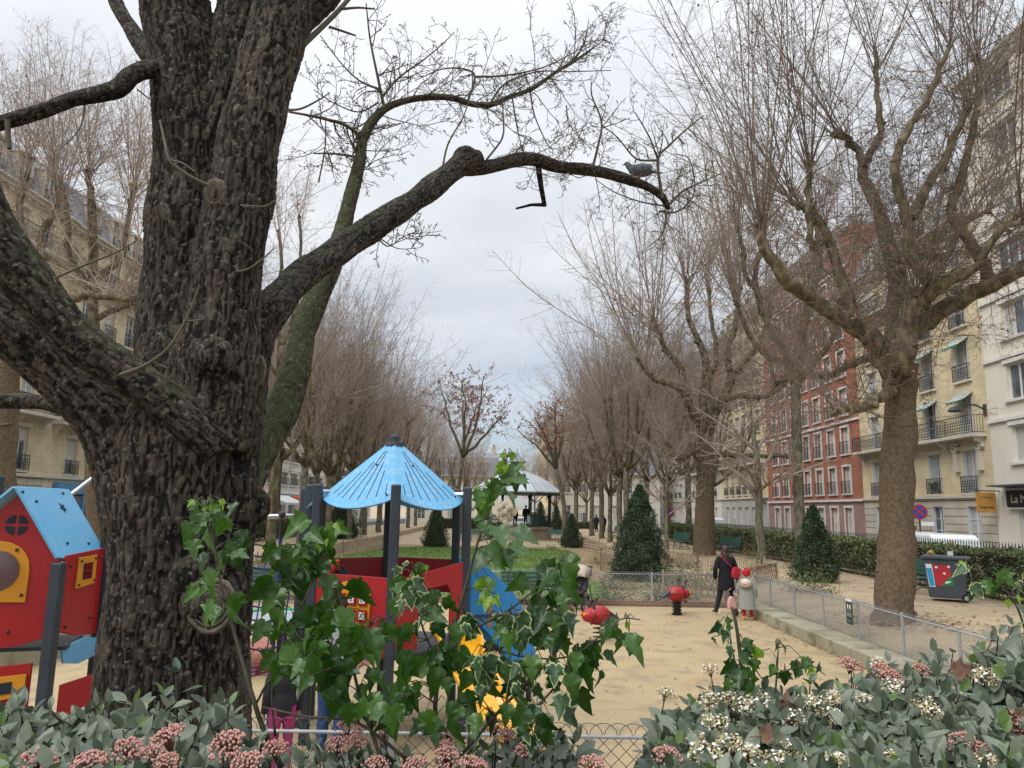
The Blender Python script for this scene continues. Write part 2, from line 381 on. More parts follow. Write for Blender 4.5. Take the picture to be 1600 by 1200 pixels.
# ------------------------------------------------------------------ wire fences
def chain_fence(name, a, b, z0, z1, label, pitch=.075, wr=.0022, posts=None, loops=True, looph=.05, postr=.022, wiremat='wire', n=3, railr=.013, group=None):
    """woven wire fence from a to b: posts, top rail and mesh with looped top"""
    a = Vector((a[0], a[1], 0)); b = Vector((b[0], b[1], 0)); L = (b - a).length; d = (b - a) / L; zz = Vector((0, 0, 1))
    t = thing(name, label, 'fence', (a.x, a.y, z0), 0, group)
    off = Vector((a.x, a.y, z0)); q = lambda s_, z_: tuple(a + d * s_ + zz * z_ - off)
    segs = []; H = z1 - z0; vst = pitch * 1.15
    rows = max(1, int(round((H - .05) / (pitch * .95)))); hrow = (H - .05) / rows
    m = int(L / pitch)
    pr = random.Random(11)
    for i in range(-rows, m + 1):
        for sgn in (1, -1):
            s0 = i * pitch if sgn > 0 else (i + rows) * pitch
            p = []
            for r in range(rows + 1):
                s_ = s0 + sgn * r * pitch
                if 0 <= s_ <= L: p.append((s_, .03 + r * hrow))
            if len(p) > 1:
                # bent in slightly at the crossings, so it reads as woven wire
                for k in range(len(p) - 1):
                    segs.append((*q(*p[k]), *q(*p[k + 1]), wr, wr))
    if loops:
        for i in range(m):
            c = (i + .5) * pitch; rr = pitch * .95
            pp = [(c + rr * math.cos(t_), .03 + rows * hrow - .004 + looph * math.sin(t_)) for t_ in [math.pi * k / 7 for k in range(8)]]
            pp = [p_ for p_ in pp if 0 <= p_[0] <= L]
            for k in range(len(pp) - 1): segs.append((*q(*pp[k]), *q(*pp[k + 1]), wr, wr))
    seg_obj('wire_mesh', segs, M[wiremat], t, n)
    rb = MB(); rb.tube([q(0, H - .03), q(L, H - .03)], railr, 8); rb.build('top_rail', M['galv'], t, smooth=True)
    rb = MB(); rb.tube([q(0, .05), q(L, .05)], .003, 4); rb.build('bottom_wire', M['galv'], t)
    for s_ in posts:
        pb = MB(); p0 = Vector(q(s_, -.25)); pb.bar(p0, p0 + zz * (H + .26), postr * 1.6, postr * 2, up=d); pb.ball(p0 + zz * (H + .265), (postr * .9, postr * .9, .012), 8, 4)
        pb.build('post', M['galv'], t, bevel=.003)
    return t
chain_fence('wire_fence', (-4.2, 5.62), (3.9, 5.6), .16, 1.13, 'near wire fence with looped top running behind the flowering hedge', pitch=.105, wr=.0030,
            posts=[.3, 1.75, 3.4, 5.21, 7.2], looph=.085, postr=.021, wiremat='wiredark', n=5)
chain_fence('wire_fence', (6.50, 6.4), (6.50, 20.6), .235, 1.14, 'grey wire fence standing on the low concrete wall, small sign on it', pitch=.060, wr=.0034,
            posts=[.1 + k * 1.6 for k in range(9)] + [14.1], looph=.045, wiremat='wire')
chain_fence('wire_fence', (-6.9, 20.9), (6.3, 20.9), .12, .98, 'grey wire fence across the back of the playground before the lawn', pitch=.085, wr=.0042,
            posts=[.1 + k * 2.13 for k in range(6)] + [13.15], looph=.05, wiremat='wire')
b = MB(); b.box((-.3, 20.95, .06), (13.2, .16, .13)); meta(b.build('kerb', M['brickkerb']), kind='structure')
# ------------------------------------------------------------------ buildings
M['stone'] = brickmat('stone', (.66, .55, .355), (.62, .52, .335), (.38, .31, .20), 1.1, .42, .006)
M['stonelow'] = brickmat('stonelow', (.56, .50, .39), (.52, .46, .36), (.18, .15, .11), 30., .42, .028)
M['cream'] = mat('cream', (.56, .52, .44), .85, var=(.63, .59, .51), scale=.5, detail=8)
M['whitewall'] = mat('whitewall', (.65, .60, .50), .85, var=(.71, .66, .56), scale=.4, detail=8)
M['redbrick'] = brickmat('redbrick', (.41, .15, .085), (.34, .12, .07), (.27, .13, .09), .22, .075, .008)
M['pinkbrick'] = brickmat('pinkbrick', (.38, .225, .195), (.32, .185, .16), (.30, .2, .17), .22, .075, .008)
M['greywall'] = mat('greywall', (.38, .36, .33), .85, var=(.45, .43, .40), scale=.4, detail=8)
M['trim'] = mat('trim', (.62, .57, .47), .8, var=(.52, .47, .38), scale=2)
M['whitetrim'] = mat('whitetrim', (.70, .68, .64), .7, var=(.6, .58, .54), scale=2)
M['zinc'] = mat('zinc', (.16, .175, .20), .55, var=(.22, .235, .26), scale=1.2, stretch=(1, 1, .15))
M['winframe'] = mat('winframe', (.66, .66, .64), .5)
M['shutter'] = mat('shutter', (.55, .58, .60), .6)
M['wood_brown'] = mat('wood_brown', (.22, .12, .07), .6)
M['pane'] = glassmat('pane', (.05, .06, .07), .08)
M['panepale'] = glassmat('panepale', (.20, .20, .19), .3)
M['curtain'] = mat('curtain', (.50, .49, .45), .9, var=(.40, .39, .36), scale=2)
M['frosted'] = mat('frosted', (.33, .40, .40), .35)
M['iron'] = mat('iron', (.025, .03, .035), .6)
M['door'] = mat('door', (.05, .07, .11), .4)
M['terracotta'] = mat('terracotta', (.35, .13, .07), .8)
M['awning'] = bpy.data.materials.new('awning'); M['awning'].use_nodes = True
def _aw(m):
    nt, b, L = nodes_of(m); tc = nt.nodes.new('ShaderNodeTexCoord'); w = nt.nodes.new('ShaderNodeTexWave'); w.bands_direction = 'Y'; w.inputs['Scale'].default_value = 2.0
    L(tc.outputs['Object'], w.inputs[0]); r = nt.nodes.new('ShaderNodeValToRGB'); r.color_ramp.interpolation = 'CONSTANT'; r.color_ramp.elements[0].color = (.04, .14, .11, 1); r.color_ramp.elements[1].color = (.6, .65, .6, 1); r.color_ramp.elements[1].position = .5
    L(w.outputs[0], r.inputs[0]); L(r.outputs[0], b.inputs['Base Color']); b.inputs['Roughness'].default_value = .9
_aw(M['awning'])
M['blueshop'] = mat('blueshop', (.10, .25, .42), .6)
M['greyshop'] = mat('greyshop', (.10, .12, .14), .5)

_win = {}
def win_proto(w, h, style):
    """frame with bars and pane, local: x across, z up, y into the wall; origin bottom centre"""
    k = (round(w, 2), round(h, 2), style)
    if k not in _win:
        f = MB(); t = .06
        f.box((-w / 2 + t / 2, 0, h / 2), (t, .07, h)); f.box((w / 2 - t / 2, 0, h / 2), (t, .07, h))
        f.box((0, 0, t / 2), (w - 2 * t, .07, t)); f.box((0, 0, h - t / 2), (w - 2 * t, .07, t))
        if style in ('french', 'shut', 'pot'):
            f.box((0, 0, h / 2), (t * 1.2, .066, h - 2 * t))
            for zz in (.36, .68): 
                f.box((-w / 4, .004, h * zz), (w / 2 - 1.6 * t, .05, .03)); f.box((w / 4, .004, h * zz), (w / 2 - 1.6 * t, .05, .03))
        elif style == 'wide':
            f.box((-w / 6, 0, h / 2), (t, .066, h - 2 * t)); f.box((w / 6, 0, h / 2), (t, .066, h - 2 * t))
        elif style == 'sash':
            f.box((0, 0, h * .5), (w - 2 * t, .066, t)); 
        fm = bpy.data.meshes.new('frame'); fm.from_pydata(f.v, [], f.f); fm.materials.append(M['winframe'])
        p = MB(); p.box((0, .035, h / 2), (w - .02, .012, h - .02)); pm = bpy.data.meshes.new('pane'); pm.from_pydata(p.v, [], p.f)
        pm.materials.append(M['pane'])
        _win[k] = (fm, pm)
    return _win[k]
def curtain_mesh(w, h, kind):
    k = ('cur', round(w, 2), round(h, 2), kind)
    if k not in _win:
        b = MB(); n = 7; cw = w * (.33 if kind == 0 else .9)
        for s in (-1,):
            for i in range(n):
                x0 = s * (w / 2 - .05 - cw * i / n); x1 = s * (w / 2 - .05 - cw * (i + 1) / n); y0 = .024 - .012 * (i % 2); y1 = .024 - .012 * ((i + 1) % 2)
                b.quad((x0, y0, .06), (x1, y1, .06), (x1, y1, h - .06), (x0, y0, h - .06))
        me = bpy.data.meshes.new('curtain'); me.from_pydata(b.v, [], b.f); me.materials.append(M['curtain']); _win[k] = me
    return _win[k]
def rail_mesh(w, h=.9, d=.18, ornate=True):
    """iron guard: outline bars + balusters + scrolls"""
    k = ('rail', round(w, 2), round(h, 2), round(d, 2), ornate)
    if k in _win: return _win[k]
    b = MB(); b.bar((-w / 2, -d, h), (w / 2, -d, h), .05, .04); b.bar((-w / 2, -d, .06), (w / 2, -d, .06), .03)
    for s_ in (-1, 1):
        b.bar((s_ * w / 2, -d, 0), (s_ * w / 2, -d, h), .035); b.bar((s_ * w / 2, 0, h), (s_ * w / 2, -d, h), .035); b.bar((s_ * w / 2, 0, .06), (s_ * w / 2, -d, .06), .03)
        nb_ = int(d / .13)
        for k_ in range(1, nb_): b.bar((s_ * w / 2, -d * k_ / nb_, .06), (s_ * w / 2, -d * k_ / nb_, h), .016)
    n = max(2, int(w / .15))
    for i in range(1, n): b.bar((-w / 2 + w * i / n, -d, .06), (-w / 2 + w * i / n, -d, h), .018)
    if ornate:
        for i in range(n):
            cx = -w / 2 + w * (i + .5) / n; r = w / n * .46
            for cz in (h * .3, h * .62):
                pp = [(cx + r * math.cos(a), -d, cz + r * 1.5 * math.sin(a)) for a in [2 * math.pi * j / 6 for j in range(7)]]
                b.tube(pp, .012, 3, cap=False)
    me = bpy.data.meshes.new('balcony_rail'); me.from_pydata(b.v, [], b.f); me.materials.append(M['iron']); _win[k] = me; return me
def link(name, me, parent, loc, rz=0.0):
    o = bpy.data.objects.new(name, me); COL.objects.link(o); o.parent = parent; o.location = loc; o.rotation_euler = (0, 0, rz); return o

def building(name, label, loc, rz, W, D, floors, z0=0.0, wall='stone', lowwall=None, cols=4, margin=1.2, ww=1.15, style='french', trim='trim', surround=None,
             roof='mansard', rail='small', balc_floors=(), colx=None, groundshop=False, recess=.22, seed=0, lowstyle='french', chim=2, band_floors=(), awn=(), door=None, sidewin=False):
    """local frame: x along the facade (0..W), facade plane y=0 facing -y, depth to +y.
       floors: list of (height, window_h, sill)"""
    r = random.Random(seed + 5)
    t = thing(name, label, 'building', loc, rz)
    colx = colx or [margin + (W - 2 * margin) * (i + .5) / cols for i in range(cols)]
    z = z0; low = MB(); up = MB(); tr = MB(); H = sum(f[0] for f in floors); holes = []
    for fi, (fh, wh, sill) in enumerate(floors):
        b = low if fi == 0 and lowwall else up
        xs = [0.0]; 
        for cx in colx:
            w = ww if not (isinstance(ww, dict)) else ww.get(fi, ww['d'])
            xs += [cx - w / 2, cx + w / 2]
        xs.append(W)
        ops = [i % 2 == 1 for i in range(len(xs) - 1)]
        for i in range(len(xs) - 1):
            x0, x1 = xs[i], xs[i + 1]
            if not ops[i]: b.quad((x0, 0, z), (x1, 0, z), (x1, 0, z + fh), (x0, 0, z + fh))
            else:
                isdoor = door is not None and fi == 0 and (i // 2) == door
                s_ = 0 if isdoor else sill
                wh_ = wh + sill if isdoor else wh
                if s_ > 0: b.quad((x0, 0, z), (x1, 0, z), (x1, 0, z + s_), (x0, 0, z + s_))
                b.quad((x0, 0, z + s_ + wh_), (x1, 0, z + s_ + wh_), (x1, 0, z + fh), (x0, 0, z + fh))
                a, c = z + s_, z + s_ + wh_
                b.quad((x0, 0, a), (x0, 0, c), (x0, recess, c), (x0, recess, a)); b.quad((x1, 0, a), (x1, recess, a), (x1, recess, c), (x1, 0, c))
                b.quad((x0, 0, c), (x1, 0, c), (x1, recess, c), (x0, recess, c)); b.quad((x0, 0, a), (x0, recess, a), (x1, recess, a), (x1, 0, a))
                holes.append((fi, i // 2, (x0 + x1) / 2, a, x1 - x0, c - a, isdoor))
        # side strips
        b.quad((0, 0, z), (0, 0, z + fh), (0, D, z + fh), (0, D, z)); b.quad((W, 0, z), (W, D, z), (W, D, z + fh), (W, 0, z + fh))
        b.quad((0, D, z), (0, D, z + fh), (W, D, z + fh), (W, D, z))
        if fi in band_floors: tr.box((W / 2, -.06, z + fh - .07), (W - .01, .16, .16))
        z += fh
    if lowwall: low.build('ground_floor_wall', M[lowwall], t)
    up.build('wall', M[wall], t)
    # cornice
    tr.box((W / 2, -.16, z - .12), (W - .012, .36, .22)); tr.box((W / 2, -.26, z + .04), (W - .006, .56, .10))
    nd = int(W / .7)
    for i in range(nd): tr.box(((i + .5) * W / nd, -.13, z - .33), (.16, .26, .2))
    for fi, ci, cx, a, w, h, isdoor in holes:
        if isdoor:
            db = MB(); db.box((cx, recess - .05, a + h / 2 - .0), (w - .02, .08, h - .02)); dd = db.build('door', M['door'], t)
            hb = MB(); hb.ball((cx + .12, recess - .12, a + 1.05), .04); hb.build('handle', M['steel'], dd)
            tr.box((cx, -.05, a + h + .12), (w + .5, .12, .22)); continue
        st = lowstyle if fi == 0 else style
        fm, pm = win_proto(w - .02, h - .02, st)
        fo = link('window', fm, t, (cx, recess - .04, a + .01)); link('pane', pm, fo, (0, 0, 0))
        cu_ = r.random()
        if cu_ < .55: link('curtain', curtain_mesh(w - .02, h - .02, 0 if cu_ < .35 else 1), fo, (0, 0, 0))
        if st == 'shut':
            for s_ in (-1, 1):
                sb = MB(); sb.bar((s_ * (w / 2 + .005 - .02), .02, .02), (s_ * (w / 2 - .025), .02, h - .04), .02, .30) if False else sb.box((s_ * (w / 2 - .07), -.10, h / 2), (.05, .2, h - .06))
                sb.build('shutter', M['shutter'], fo)
        elif st == 'blind' or (r.random() < .25):
            sb = MB(); hh = h * r.uniform(.25, .6); sb.box((0, .015, h - hh / 2 - .06), (w - .14, .012, hh)); sb.build('blind', M['cream'], fo)
        if surround:
            for s_ in (-1, 1): tr.box((cx + s_ * (w / 2 + .07), -.025, a + h / 2), (.13, .06, h + .02))
            tr.box((cx, -.03, a + h + .08), (w + .32, .07, .15)); tr.box((cx, -.05, a - .07), (w + .4, .14, .13))
        elif fi > 0:
            tr.box((cx, -.07, a - .07), (w + .35, .16, .12)); tr.box((cx, -.04, a + h + .14), (w + .3, .1, .2))
        if fi > 0 and rail and fi not in balc_floors:
            link('balcony_rail', rail_mesh(w + .1, .85 if st != 'sash' else .4, .16, rail != 'plain'), t, (cx, -.002, a - .0))
        if (fi, ci) in awn:
            ab = MB(); ab.prism([(-w / 2 - .1, 0), (w / 2 + .1, 0), (w / 2 + .1, -.75), (-w / 2 - .1, -.75)], (cx, -.02, a + h + .05), (1, 0, 0), (0, .8, .55), (0, 0, .02))
            for k in range(7):
                x_ = cx - w / 2 - .1 + (w + .2) * (k + .5) / 7; ab.prism([(-.08, 0), (.08, 0), (.05, -.14), (-.05, -.14)], (x_, -.625, a + h - .36), (1, 0, 0), (0, 0, 1), (0, -.01, 0))
            ab.build('awning', M['awning'], t)
        if isinstance(style, str) and style == 'pot' or (rail == 'small' and r.random() < .12 and fi > 0):
            pb = MB(); 
            for k in range(14): pb.ball((cx + r.uniform(-w * .35, w * .35), -.08 + r.uniform(-.05, .05), a + .25 + r.uniform(0, .4)), r.uniform(.05, .1), 6, 4)
            pb.build('plant', M['hedgeleaf'], t)
    for fi in balc_floors:
        zz = z0 + sum(f[0] for f in floors[:fi]) + floors[fi][2]
        tr.box((W / 2, -.38, zz - .09), (W - .5, .78, .16))
        for k in range(len(colx) + 1):
            xx = .6 + (W - 1.2) * k / len(colx)
            tr.prism([(0, 0), (-.55, 0), (-.5, -.16), (-.2, -.32), (0, -.7)], (xx - .1, 0, zz - .17), (0, 1, 0), (0, 0, 1), (.2, 0, 0))
        nseg = max(1, int(W // 3.2))
        for k in range(nseg):
            link('balcony_rail', rail_mesh((W - .6) / nseg, .95, .72), t, (.3 + (W - .6) * (k + .5) / nseg, -.002, zz))
    tr.build('mouldings', M[trim], t)
    rb = MB(); zr = z
    if roof == 'mansard':
        hm = 3.0; ins = 1.0
        o = [(0, 0), (W, 0), (W, D), (0, D)]; i_ = [(0, ins), (W, ins), (W, D - ins), (0, D - ins)]
        A = [(x, y, zr + .09) for x, y in o]; B_ = [(x, y, zr + hm) for x, y in i_]; C_ = (W, D / 2, zr + hm + 1.0), (0, D / 2, zr + hm + 1.0)
        rb.add(A + B_ + list(C_), [(0, 1, 5, 4), (2, 3, 7, 6), (4, 5, 8, 9), (6, 7, 9, 8), (1, 2, 6, 8, 5), (3, 0, 4, 9, 7)])
        ro = rb.build('roof', M['zinc'], t)
        for cx in colx:
            wdt = 1.25; db = MB(); db.box((cx - wdt / 2 + .06, .62, zr + 1.25), (.12, 1.0, 1.9)); db.box((cx + wdt / 2 - .06, .62, zr + 1.25), (.12, 1.0, 1.9)); db.box((cx, .6, zr + 2.27), (wdt + .16, 1.2, .14)); db.box((cx, .62, zr + .25), (wdt - .24, 1.0, .1))
            do = db.build('dormer', M['trim'], ro)
            fm, pm = win_proto(wdt - .26, 1.7, 'french'); 
            fo = link('window', fm, t, (cx, .25, zr + .32)); link('pane', pm, fo, (0, 0, 0))
            link('balcony_rail', rail_mesh(wdt, .7, .1), t, (cx, .1, zr + .3))
    else:
        rb.box((W / 2, D / 2 + .1, zr + .12), (W - .02, D - .2, .2)); rb.box((W / 2, .3, zr + .4), (W - .04, .15, .8)); ro = rb.build('roof', M['zinc'] if roof == 'flat' else M['terracotta'], t)
        hm = .3
    for k in range(chim):
        cb = MB(); cx = W * (k + .06) / max(1, chim - .88) if chim > 1 else W * .5
        cx = min(max(cx, .5), W - .5); zt = zr + hm + 1.9
        cb.box((cx, D / 2, (zr + hm - .5 + zt) / 2), (.7, 2.6, zt - zr - hm + .5)); ch = cb.build('chimney', M['trim'], ro)
        pb = MB()
        for j in range(6): pb.lathe([(.13, 0), (.11, .35), (.14, .4)], (cx, D / 2 - 1.05 + j * .42, zt), 8)
        pb.build('chimney_pots', M['terracotta'], ch)
    return t

M['hedgeleaf'] = mat('hedgeleaf', (.07, .10, .035), .55, var=(.12, .16, .05), scale=2.5, detail=2, var2=(.16, .12, .05), scale2=1.1)
FR = 24.4   # right-hand building line, facades look at -x ; local x runs toward -Y side when rz=-90? (facade -y -> -x)
# with rz=-90deg local -y points to -x, local x points to -Y
def right_b(name, label, ynear, yfar, **k):
    return building(name, label, (FR, yfar, 0), R_(-90), yfar - ynear, 12, **k)
def left_b(name, label, ynear, yfar, x=-27.6, **k):
    # rz=+90: local -y points to +x, local x points to +Y
    return building(name, label, (x, ynear, 0), R_(90), yfar - ynear, 12, **k)
fl = [(3.65, 2.1, .95)] + [(3.0, 2.2, .12)] * 5
b_white = right_b('apartment_building', 'white apartment block with wide windows and a black shop sign, far right', 20.0, 38.3, floors=[(4.3, 2.6, .4)] + [(3.05, 1.75, .85)] * 7, wall='whitewall', ww=2.3, cols=5, style='wide', rail=None, roof='flat', trim='whitetrim', lowstyle='wide', seed=1, chim=1, band_floors=(1, 2, 3, 4, 5, 6))
b_beige = right_b('apartment_building', 'beige stone apartment block with wrought iron balconies and striped awnings', 38.3, 52.6, floors=fl, wall='stone', lowwall='stonelow', colx=[2.2, 5.6, 9.0, 12.4], ww=1.25, style='shut', lowstyle='shut', balc_floors=(2, 5), seed=2, door=1, band_floors=(0,), awn=((2, 3), (3, 3), (3, 2), (4, 2), (2, 2)), chim=2)
b_red = right_b('apartment_building', 'tall red brick apartment block with white window surrounds and pink ground floor', 52.6, 72.0, floors=[(3.6, 2.0, 1.0)] + [(2.85, 1.9, .45)] * 7, wall='redbrick', lowwall='pinkbrick', cols=7, ww=1.2, style='french', rail='plain', surround=True, roof='flat', trim='whitetrim', seed=3, band_floors=(0, 2, 6), chim=2)
b_r4 = right_b('apartment_building', 'cream stone block with grey shopfront beyond the red brick block', 72, 88, floors=[(4.1, 2.8, .3)] + [(3.05, 2.1, .3)] * 6, wall='stone', lowwall='greywall', cols=6, ww=1.2, style='french', balc_floors=(2, 5), seed=4, band_floors=(0,))
b_r5 = right_b('apartment_building', 'pale stone block with mansard roof behind the second big plane tree', 88, 106, floors=[(4.1, 2.8, .3)] + [(3.0, 2.1, .3)] * 5, wall='cream', cols=6, ww=1.2, balc_floors=(2,), seed=5, band_floors=(0,))
b_r6 = right_b('apartment_building', 'light grey block further down the right-hand street', 106, 135, floors=[(4.1, 2.8, .3)] + [(3.0, 2.0, .3)] * 6, wall='greywall', cols=9, ww=1.2, seed=6, band_floors=(0, 4))
b_l1 = left_b('apartment_building', 'ornate cream stone block with carved brackets and mansard roof, far left', 28.6, 45.0, floors=[(4.0, 2.5, .6), (3.3, 2.4, .2), (3.2, 2.3, .15), (3.1, 2.2, .15), (3.1, 2.1, .15), (2.9, 1.9, .15)], wall='stone', lowwall='stonelow', cols=6, ww=1.2, style='french', balc_floors=(2, 5), seed=8, band_floors=(0,))
b_l2 = left_b('apartment_building', 'cream stone block with grey mansard roof behind the thick oak trunk', 45.0, 81, floors=[(4.0, 2.5, .6)] + [(3.1, 2.2, .15)] * 5, wall='stone', cols=12, ww=1.2, style='french', balc_floors=(2, 5), seed=9, band_floors=(0,))
b_l3 = left_b('apartment_building', 'modern pale block with long bands of windows left of the play tower', 81, 113, floors=[(4.0, 2.6, .5)] + [(2.9, 1.5, .95)] * 7, wall='cream', colx=[2.8, 7.2, 11.6, 16.0, 20.4, 24.8, 29.2], ww=3.3, style='wide', lowstyle='wide', rail='plain', roof='flat', trim='whitetrim', seed=10, band_floors=(0, 1, 2, 3, 4, 5, 6), chim=1, recess=.5)
b_l4 = left_b('apartment_building', 'yellowish stone block beyond the modern block on the left street', 113, 127, floors=[(4.0, 2.5, .6)] + [(3.1, 2.2, .15)] * 5, wall='stone', cols=5, ww=1.2, balc_floors=(2,), seed=11, band_floors=(0,))
b_l5 = left_b('apartment_building', 'pale stone block near the end of the left street', 127, 152, floors=[(4.0, 2.5, .6)] + [(3.1, 2.2, .15)] * 5, wall='cream', cols=10, ww=1.2, seed=12, band_floors=(0,))
b_e1 = building('town_house', 'long low pale building closing the far end of the square', (6, 112, 0), 0, 16, 10, [(4.2, 2.4, .8), (3.6, 2.0, .8)], wall='cream', cols=6, ww=1.2, rail=None, seed=13, chim=1)
b_e2 = building('apartment_building', 'cream block with stepped roof terraces seen above the bandstand', (5.5, 150, 0), R_(-14), 16, 12, [(4, 2.4, .6)] + [(3.0, 2.0, .3)] * 5, wall='stone', cols=6, ww=1.2, seed=14, roof='flat')
b_e3 = building('town_house', 'low pale building far behind the bandstand to the left', (-16, 118, 0), 0, 14, 10, [(4.2, 2.4, .8), (3.2, 2.0, .8)], wall='whitewall', cols=5, ww=1.2, rail=None, seed=15, chim=2)

# beige block: carved scroll brackets round the right-hand first floor window
def text_obj(s, size, m, parent, loc, rot, name='lettering', ext=.004, font_scale=(1, 1)):
    cu = bpy.data.curves.new(name, 'FONT'); cu.body = s; cu.size = size; cu.extrude = ext; cu.align_x = 'CENTER'; cu.align_y = 'CENTER'; cu.resolution_u = 3
    tmp = bpy.data.objects.new(name, cu); COL.objects.link(tmp); dg = bpy.context.evaluated_depsgraph_get()
    me = bpy.data.meshes.new_from_object(tmp.evaluated_get(dg)); bpy.data.objects.remove(tmp); me.materials.clear(); me.materials.append(m)
    o = bpy.data.objects.new(name, me); COL.objects.link(o); o.parent = parent; o.location = loc; o.rotation_euler = rot; o.scale = (font_scale[0], font_scale[1], 1); return o
sb = MB()
for dx in (-1.05, 1.05):
    c = 12.4 + dx
    for a0 in range(9):
        a = a0 / 8 * 2.2 * math.pi; r = .34 * (1 - a0 / 11)
        sb.ball((c + r * math.cos(a), -.14, 6.15 + r * math.sin(a)), (.1, .12, .1), 8, 5)
    sb.box((c, -.1, 5.4), (.3, .2, 1.0))
sb.build('scroll_bracket', M['trim'], b_beige)
# shop sign on the white block
yb = 37.6
sg = thing('shop_sign', 'black shop fascia with cream letters on the white block', 'sign', (FR, 34.0, 3.4))
b = MB(); b.box((-.12, 0, 0), (.2, 6.4, .98)); b.build('frame', M['whitetrim'], sg)
b = MB(); b.box((-.24, 0, 0), (.03, 6.2, .8)); b.build('panel', M['black'], sg)
text_obj('La M', .58, M['trim'], sg, (-.262, 2.2, -.02), (R_(90), 0, R_(-90)))
b = MB(); b.prism([(0, .55), (-.9, .60), (-.9, .66), (0, .66)], (0, -3.3, 0), (1, 0, 0), (0, 0, 1), (0, 6.9, 0)); b.build('canopy', M['greyshop'], sg)
hs = thing('hanging_sign', 'small orange shop sign hanging from an iron arm', 'sign', (FR, 37.95, 3.5))
b = MB(); b.bar((0, 0, .3), (-1.25, 0, .3), .05); b.build('arm', M['iron'], hs)
b = MB(); b.box((-.72, 0, -.28), (.98, .05, .98)); b.bar((-.4, 0, .2), (-.4, 0, .3), .03); b.bar((-1.05, 0, .2), (-1.05, 0, .3), .03); M['orange'] = mat('orange', (.50, .24, .05), .6, var=(.55, .28, .07), scale=3); b.build('board', M['orange'], hs)
text_obj('Suprette', .21, M['black'], hs, (-.72, -.032, -.50), (R_(90), 0, 0)); text_obj('La Maison', .15, M['wood_brown'], hs, (-.72, -.032, -.02), (R_(90), 0, 0))
# wall lantern
wl = thing('wall_lamp', 'curved grey street lamp fixed to the corner of the beige block', 'street lamp', (FR, 38.5, 7.95))
b = MB(); b.tube([(0, 0, 0), (-.5, 0, .25), (-1.1, 0, .28), (-1.5, 0, .1)], .05, 6); b.build('arm', M['darkmetal'], wl); b = MB(); b.lathe([(.02, .2), (.2, .12), (.34, -.05), (.3, -.1)], (-1.6, 0, -.02), 12); b.build('lamp_head', M['darkmetal'], wl)
b = MB(); b.box((-.04, 0, 0), (.08, .2, .6)); b.build('bracket', M['darkmetal'], wl)
# shopfronts along the left street (pavement awnings)
for (x, y0, y1, m_, lab, zt) in ((-27.4, 46, 52, 'blueshop', 'blue painted shopfront on the left street behind the playhouse', 3.3),):
    t = thing('shopfront', lab, 'shopfront', (x, (y0 + y1) / 2, 0)); b = MB(); L_ = y1 - y0; b.box((-.0, 0, zt), (.3, L_, .7))
    for k in range(5): b.box((0, -L_ / 2 + L_ * k / 4, 1.6), (.25, .25, 3.0))
    b.box((0, 0, .4), (.22, L_, .6)); b.build('frame', M[m_], t); b = MB(); b.box((0, 0, 1.75), (.1, L_ - .2, 2.2)); b.build('glass', M['pane'], t)
M['awngreen'] = mat('awngreen', (.22, .36, .30), .8); M['awnred'] = mat('awnred', (.50, .05, .05), .8); M['awnwhite'] = mat('awnwhite', (.65, .66, .62), .8)
def market_awning(y, L_, m_, lab, x=-24.0):
    t = thing('market_awning', lab, 'awning', (x, y, 0)); b = MB()
    b.prism([(-1.9, 0), (0, .75), (1.9, 0), (1.9, -.22), (-1.9, -.22)], (0, -L_ / 2, 2.75), (1, 0, 0), (0, 0, 1), (0, L_, 0)); b.build('canopy', M[m_], t)
    for sx in (-1.7, 1.7):
        for sy in (-L_ / 2 + .2, L_ / 2 - .2):
            b = MB(); b.tube([(sx, sy, 0), (sx, sy, 2.6)], .04, 6); b.build('leg', M['galv'], t)
market_awning(66, 6, 'awngreen', 'long pale green market canopy seen behind the play tower')
market_awning(79, 7, 'awnwhite', 'white market canopy on the left street past the green one')
market_awning(87, 6, 'awnred', 'red market canopy at the far end of the left street')
market_awning(95, 6, 'awngreen', 'small green canopy furthest along the left street')
# ------------------------------------------------------------------ trees
def barkmat(name, c1, c2, c3, scale=14, stretch=(1, 1, .22), bump=.9, dist=.03, patches=False):
    m = bpy.data.materials.new(name); m.use_nodes = True; nt, b, L = nodes_of(m); b.inputs['Roughness'].default_value = .95; b.inputs['Specular IOR Level'].default_value = .2
    tc = nt.nodes.new('ShaderNodeTexCoord'); mp = nt.nodes.new('ShaderNodeMapping'); mp.inputs['Scale'].default_value = stretch; L(tc.outputs['Object'], mp.inputs[0])
    n = nt.nodes.new('ShaderNodeTexNoise'); n.inputs['Scale'].default_value = scale; n.inputs['Detail'].default_value = 6; L(mp.outputs[0], n.inputs['Vector'])
    r = nt.nodes.new('ShaderNodeValToRGB'); e = r.color_ramp.elements; e[0].position = .36; e[0].color = (*c1, 1); e[1].position = .64; e[1].color = (*c3, 1); x = e.new(.5); x.color = (*c2, 1)
    if patches: r.color_ramp.interpolation = 'EASE'
    L(n.outputs['Fac'], r.inputs[0]); L(r.outputs[0], b.inputs['Base Color'])
    bp = nt.nodes.new('ShaderNodeBump'); bp.inputs['Strength'].default_value = bump; bp.inputs['Distance'].default_value = dist; L(n.outputs['Fac'], bp.inputs['Height']); L(bp.outputs[0], b.inputs['Normal'])
    return m
M['plane_bark'] = barkmat('plane_bark', (.070, .055, .035), (.115, .092, .058), (.20, .175, .105), 6.5, (1, 1, .55), .5, .03, True)
M['plane_trunk'] = barkmat('plane_trunk', (.095, .068, .043), (.13, .095, .060), (.155, .118, .077), 15, (1, 1, .9), .6, .03)
M['grey_bark'] = barkmat('grey_bark', (.085, .075, .05), (.135, .12, .085), (.19, .175, .125), 9, (1, 1, .4), .6, .02)
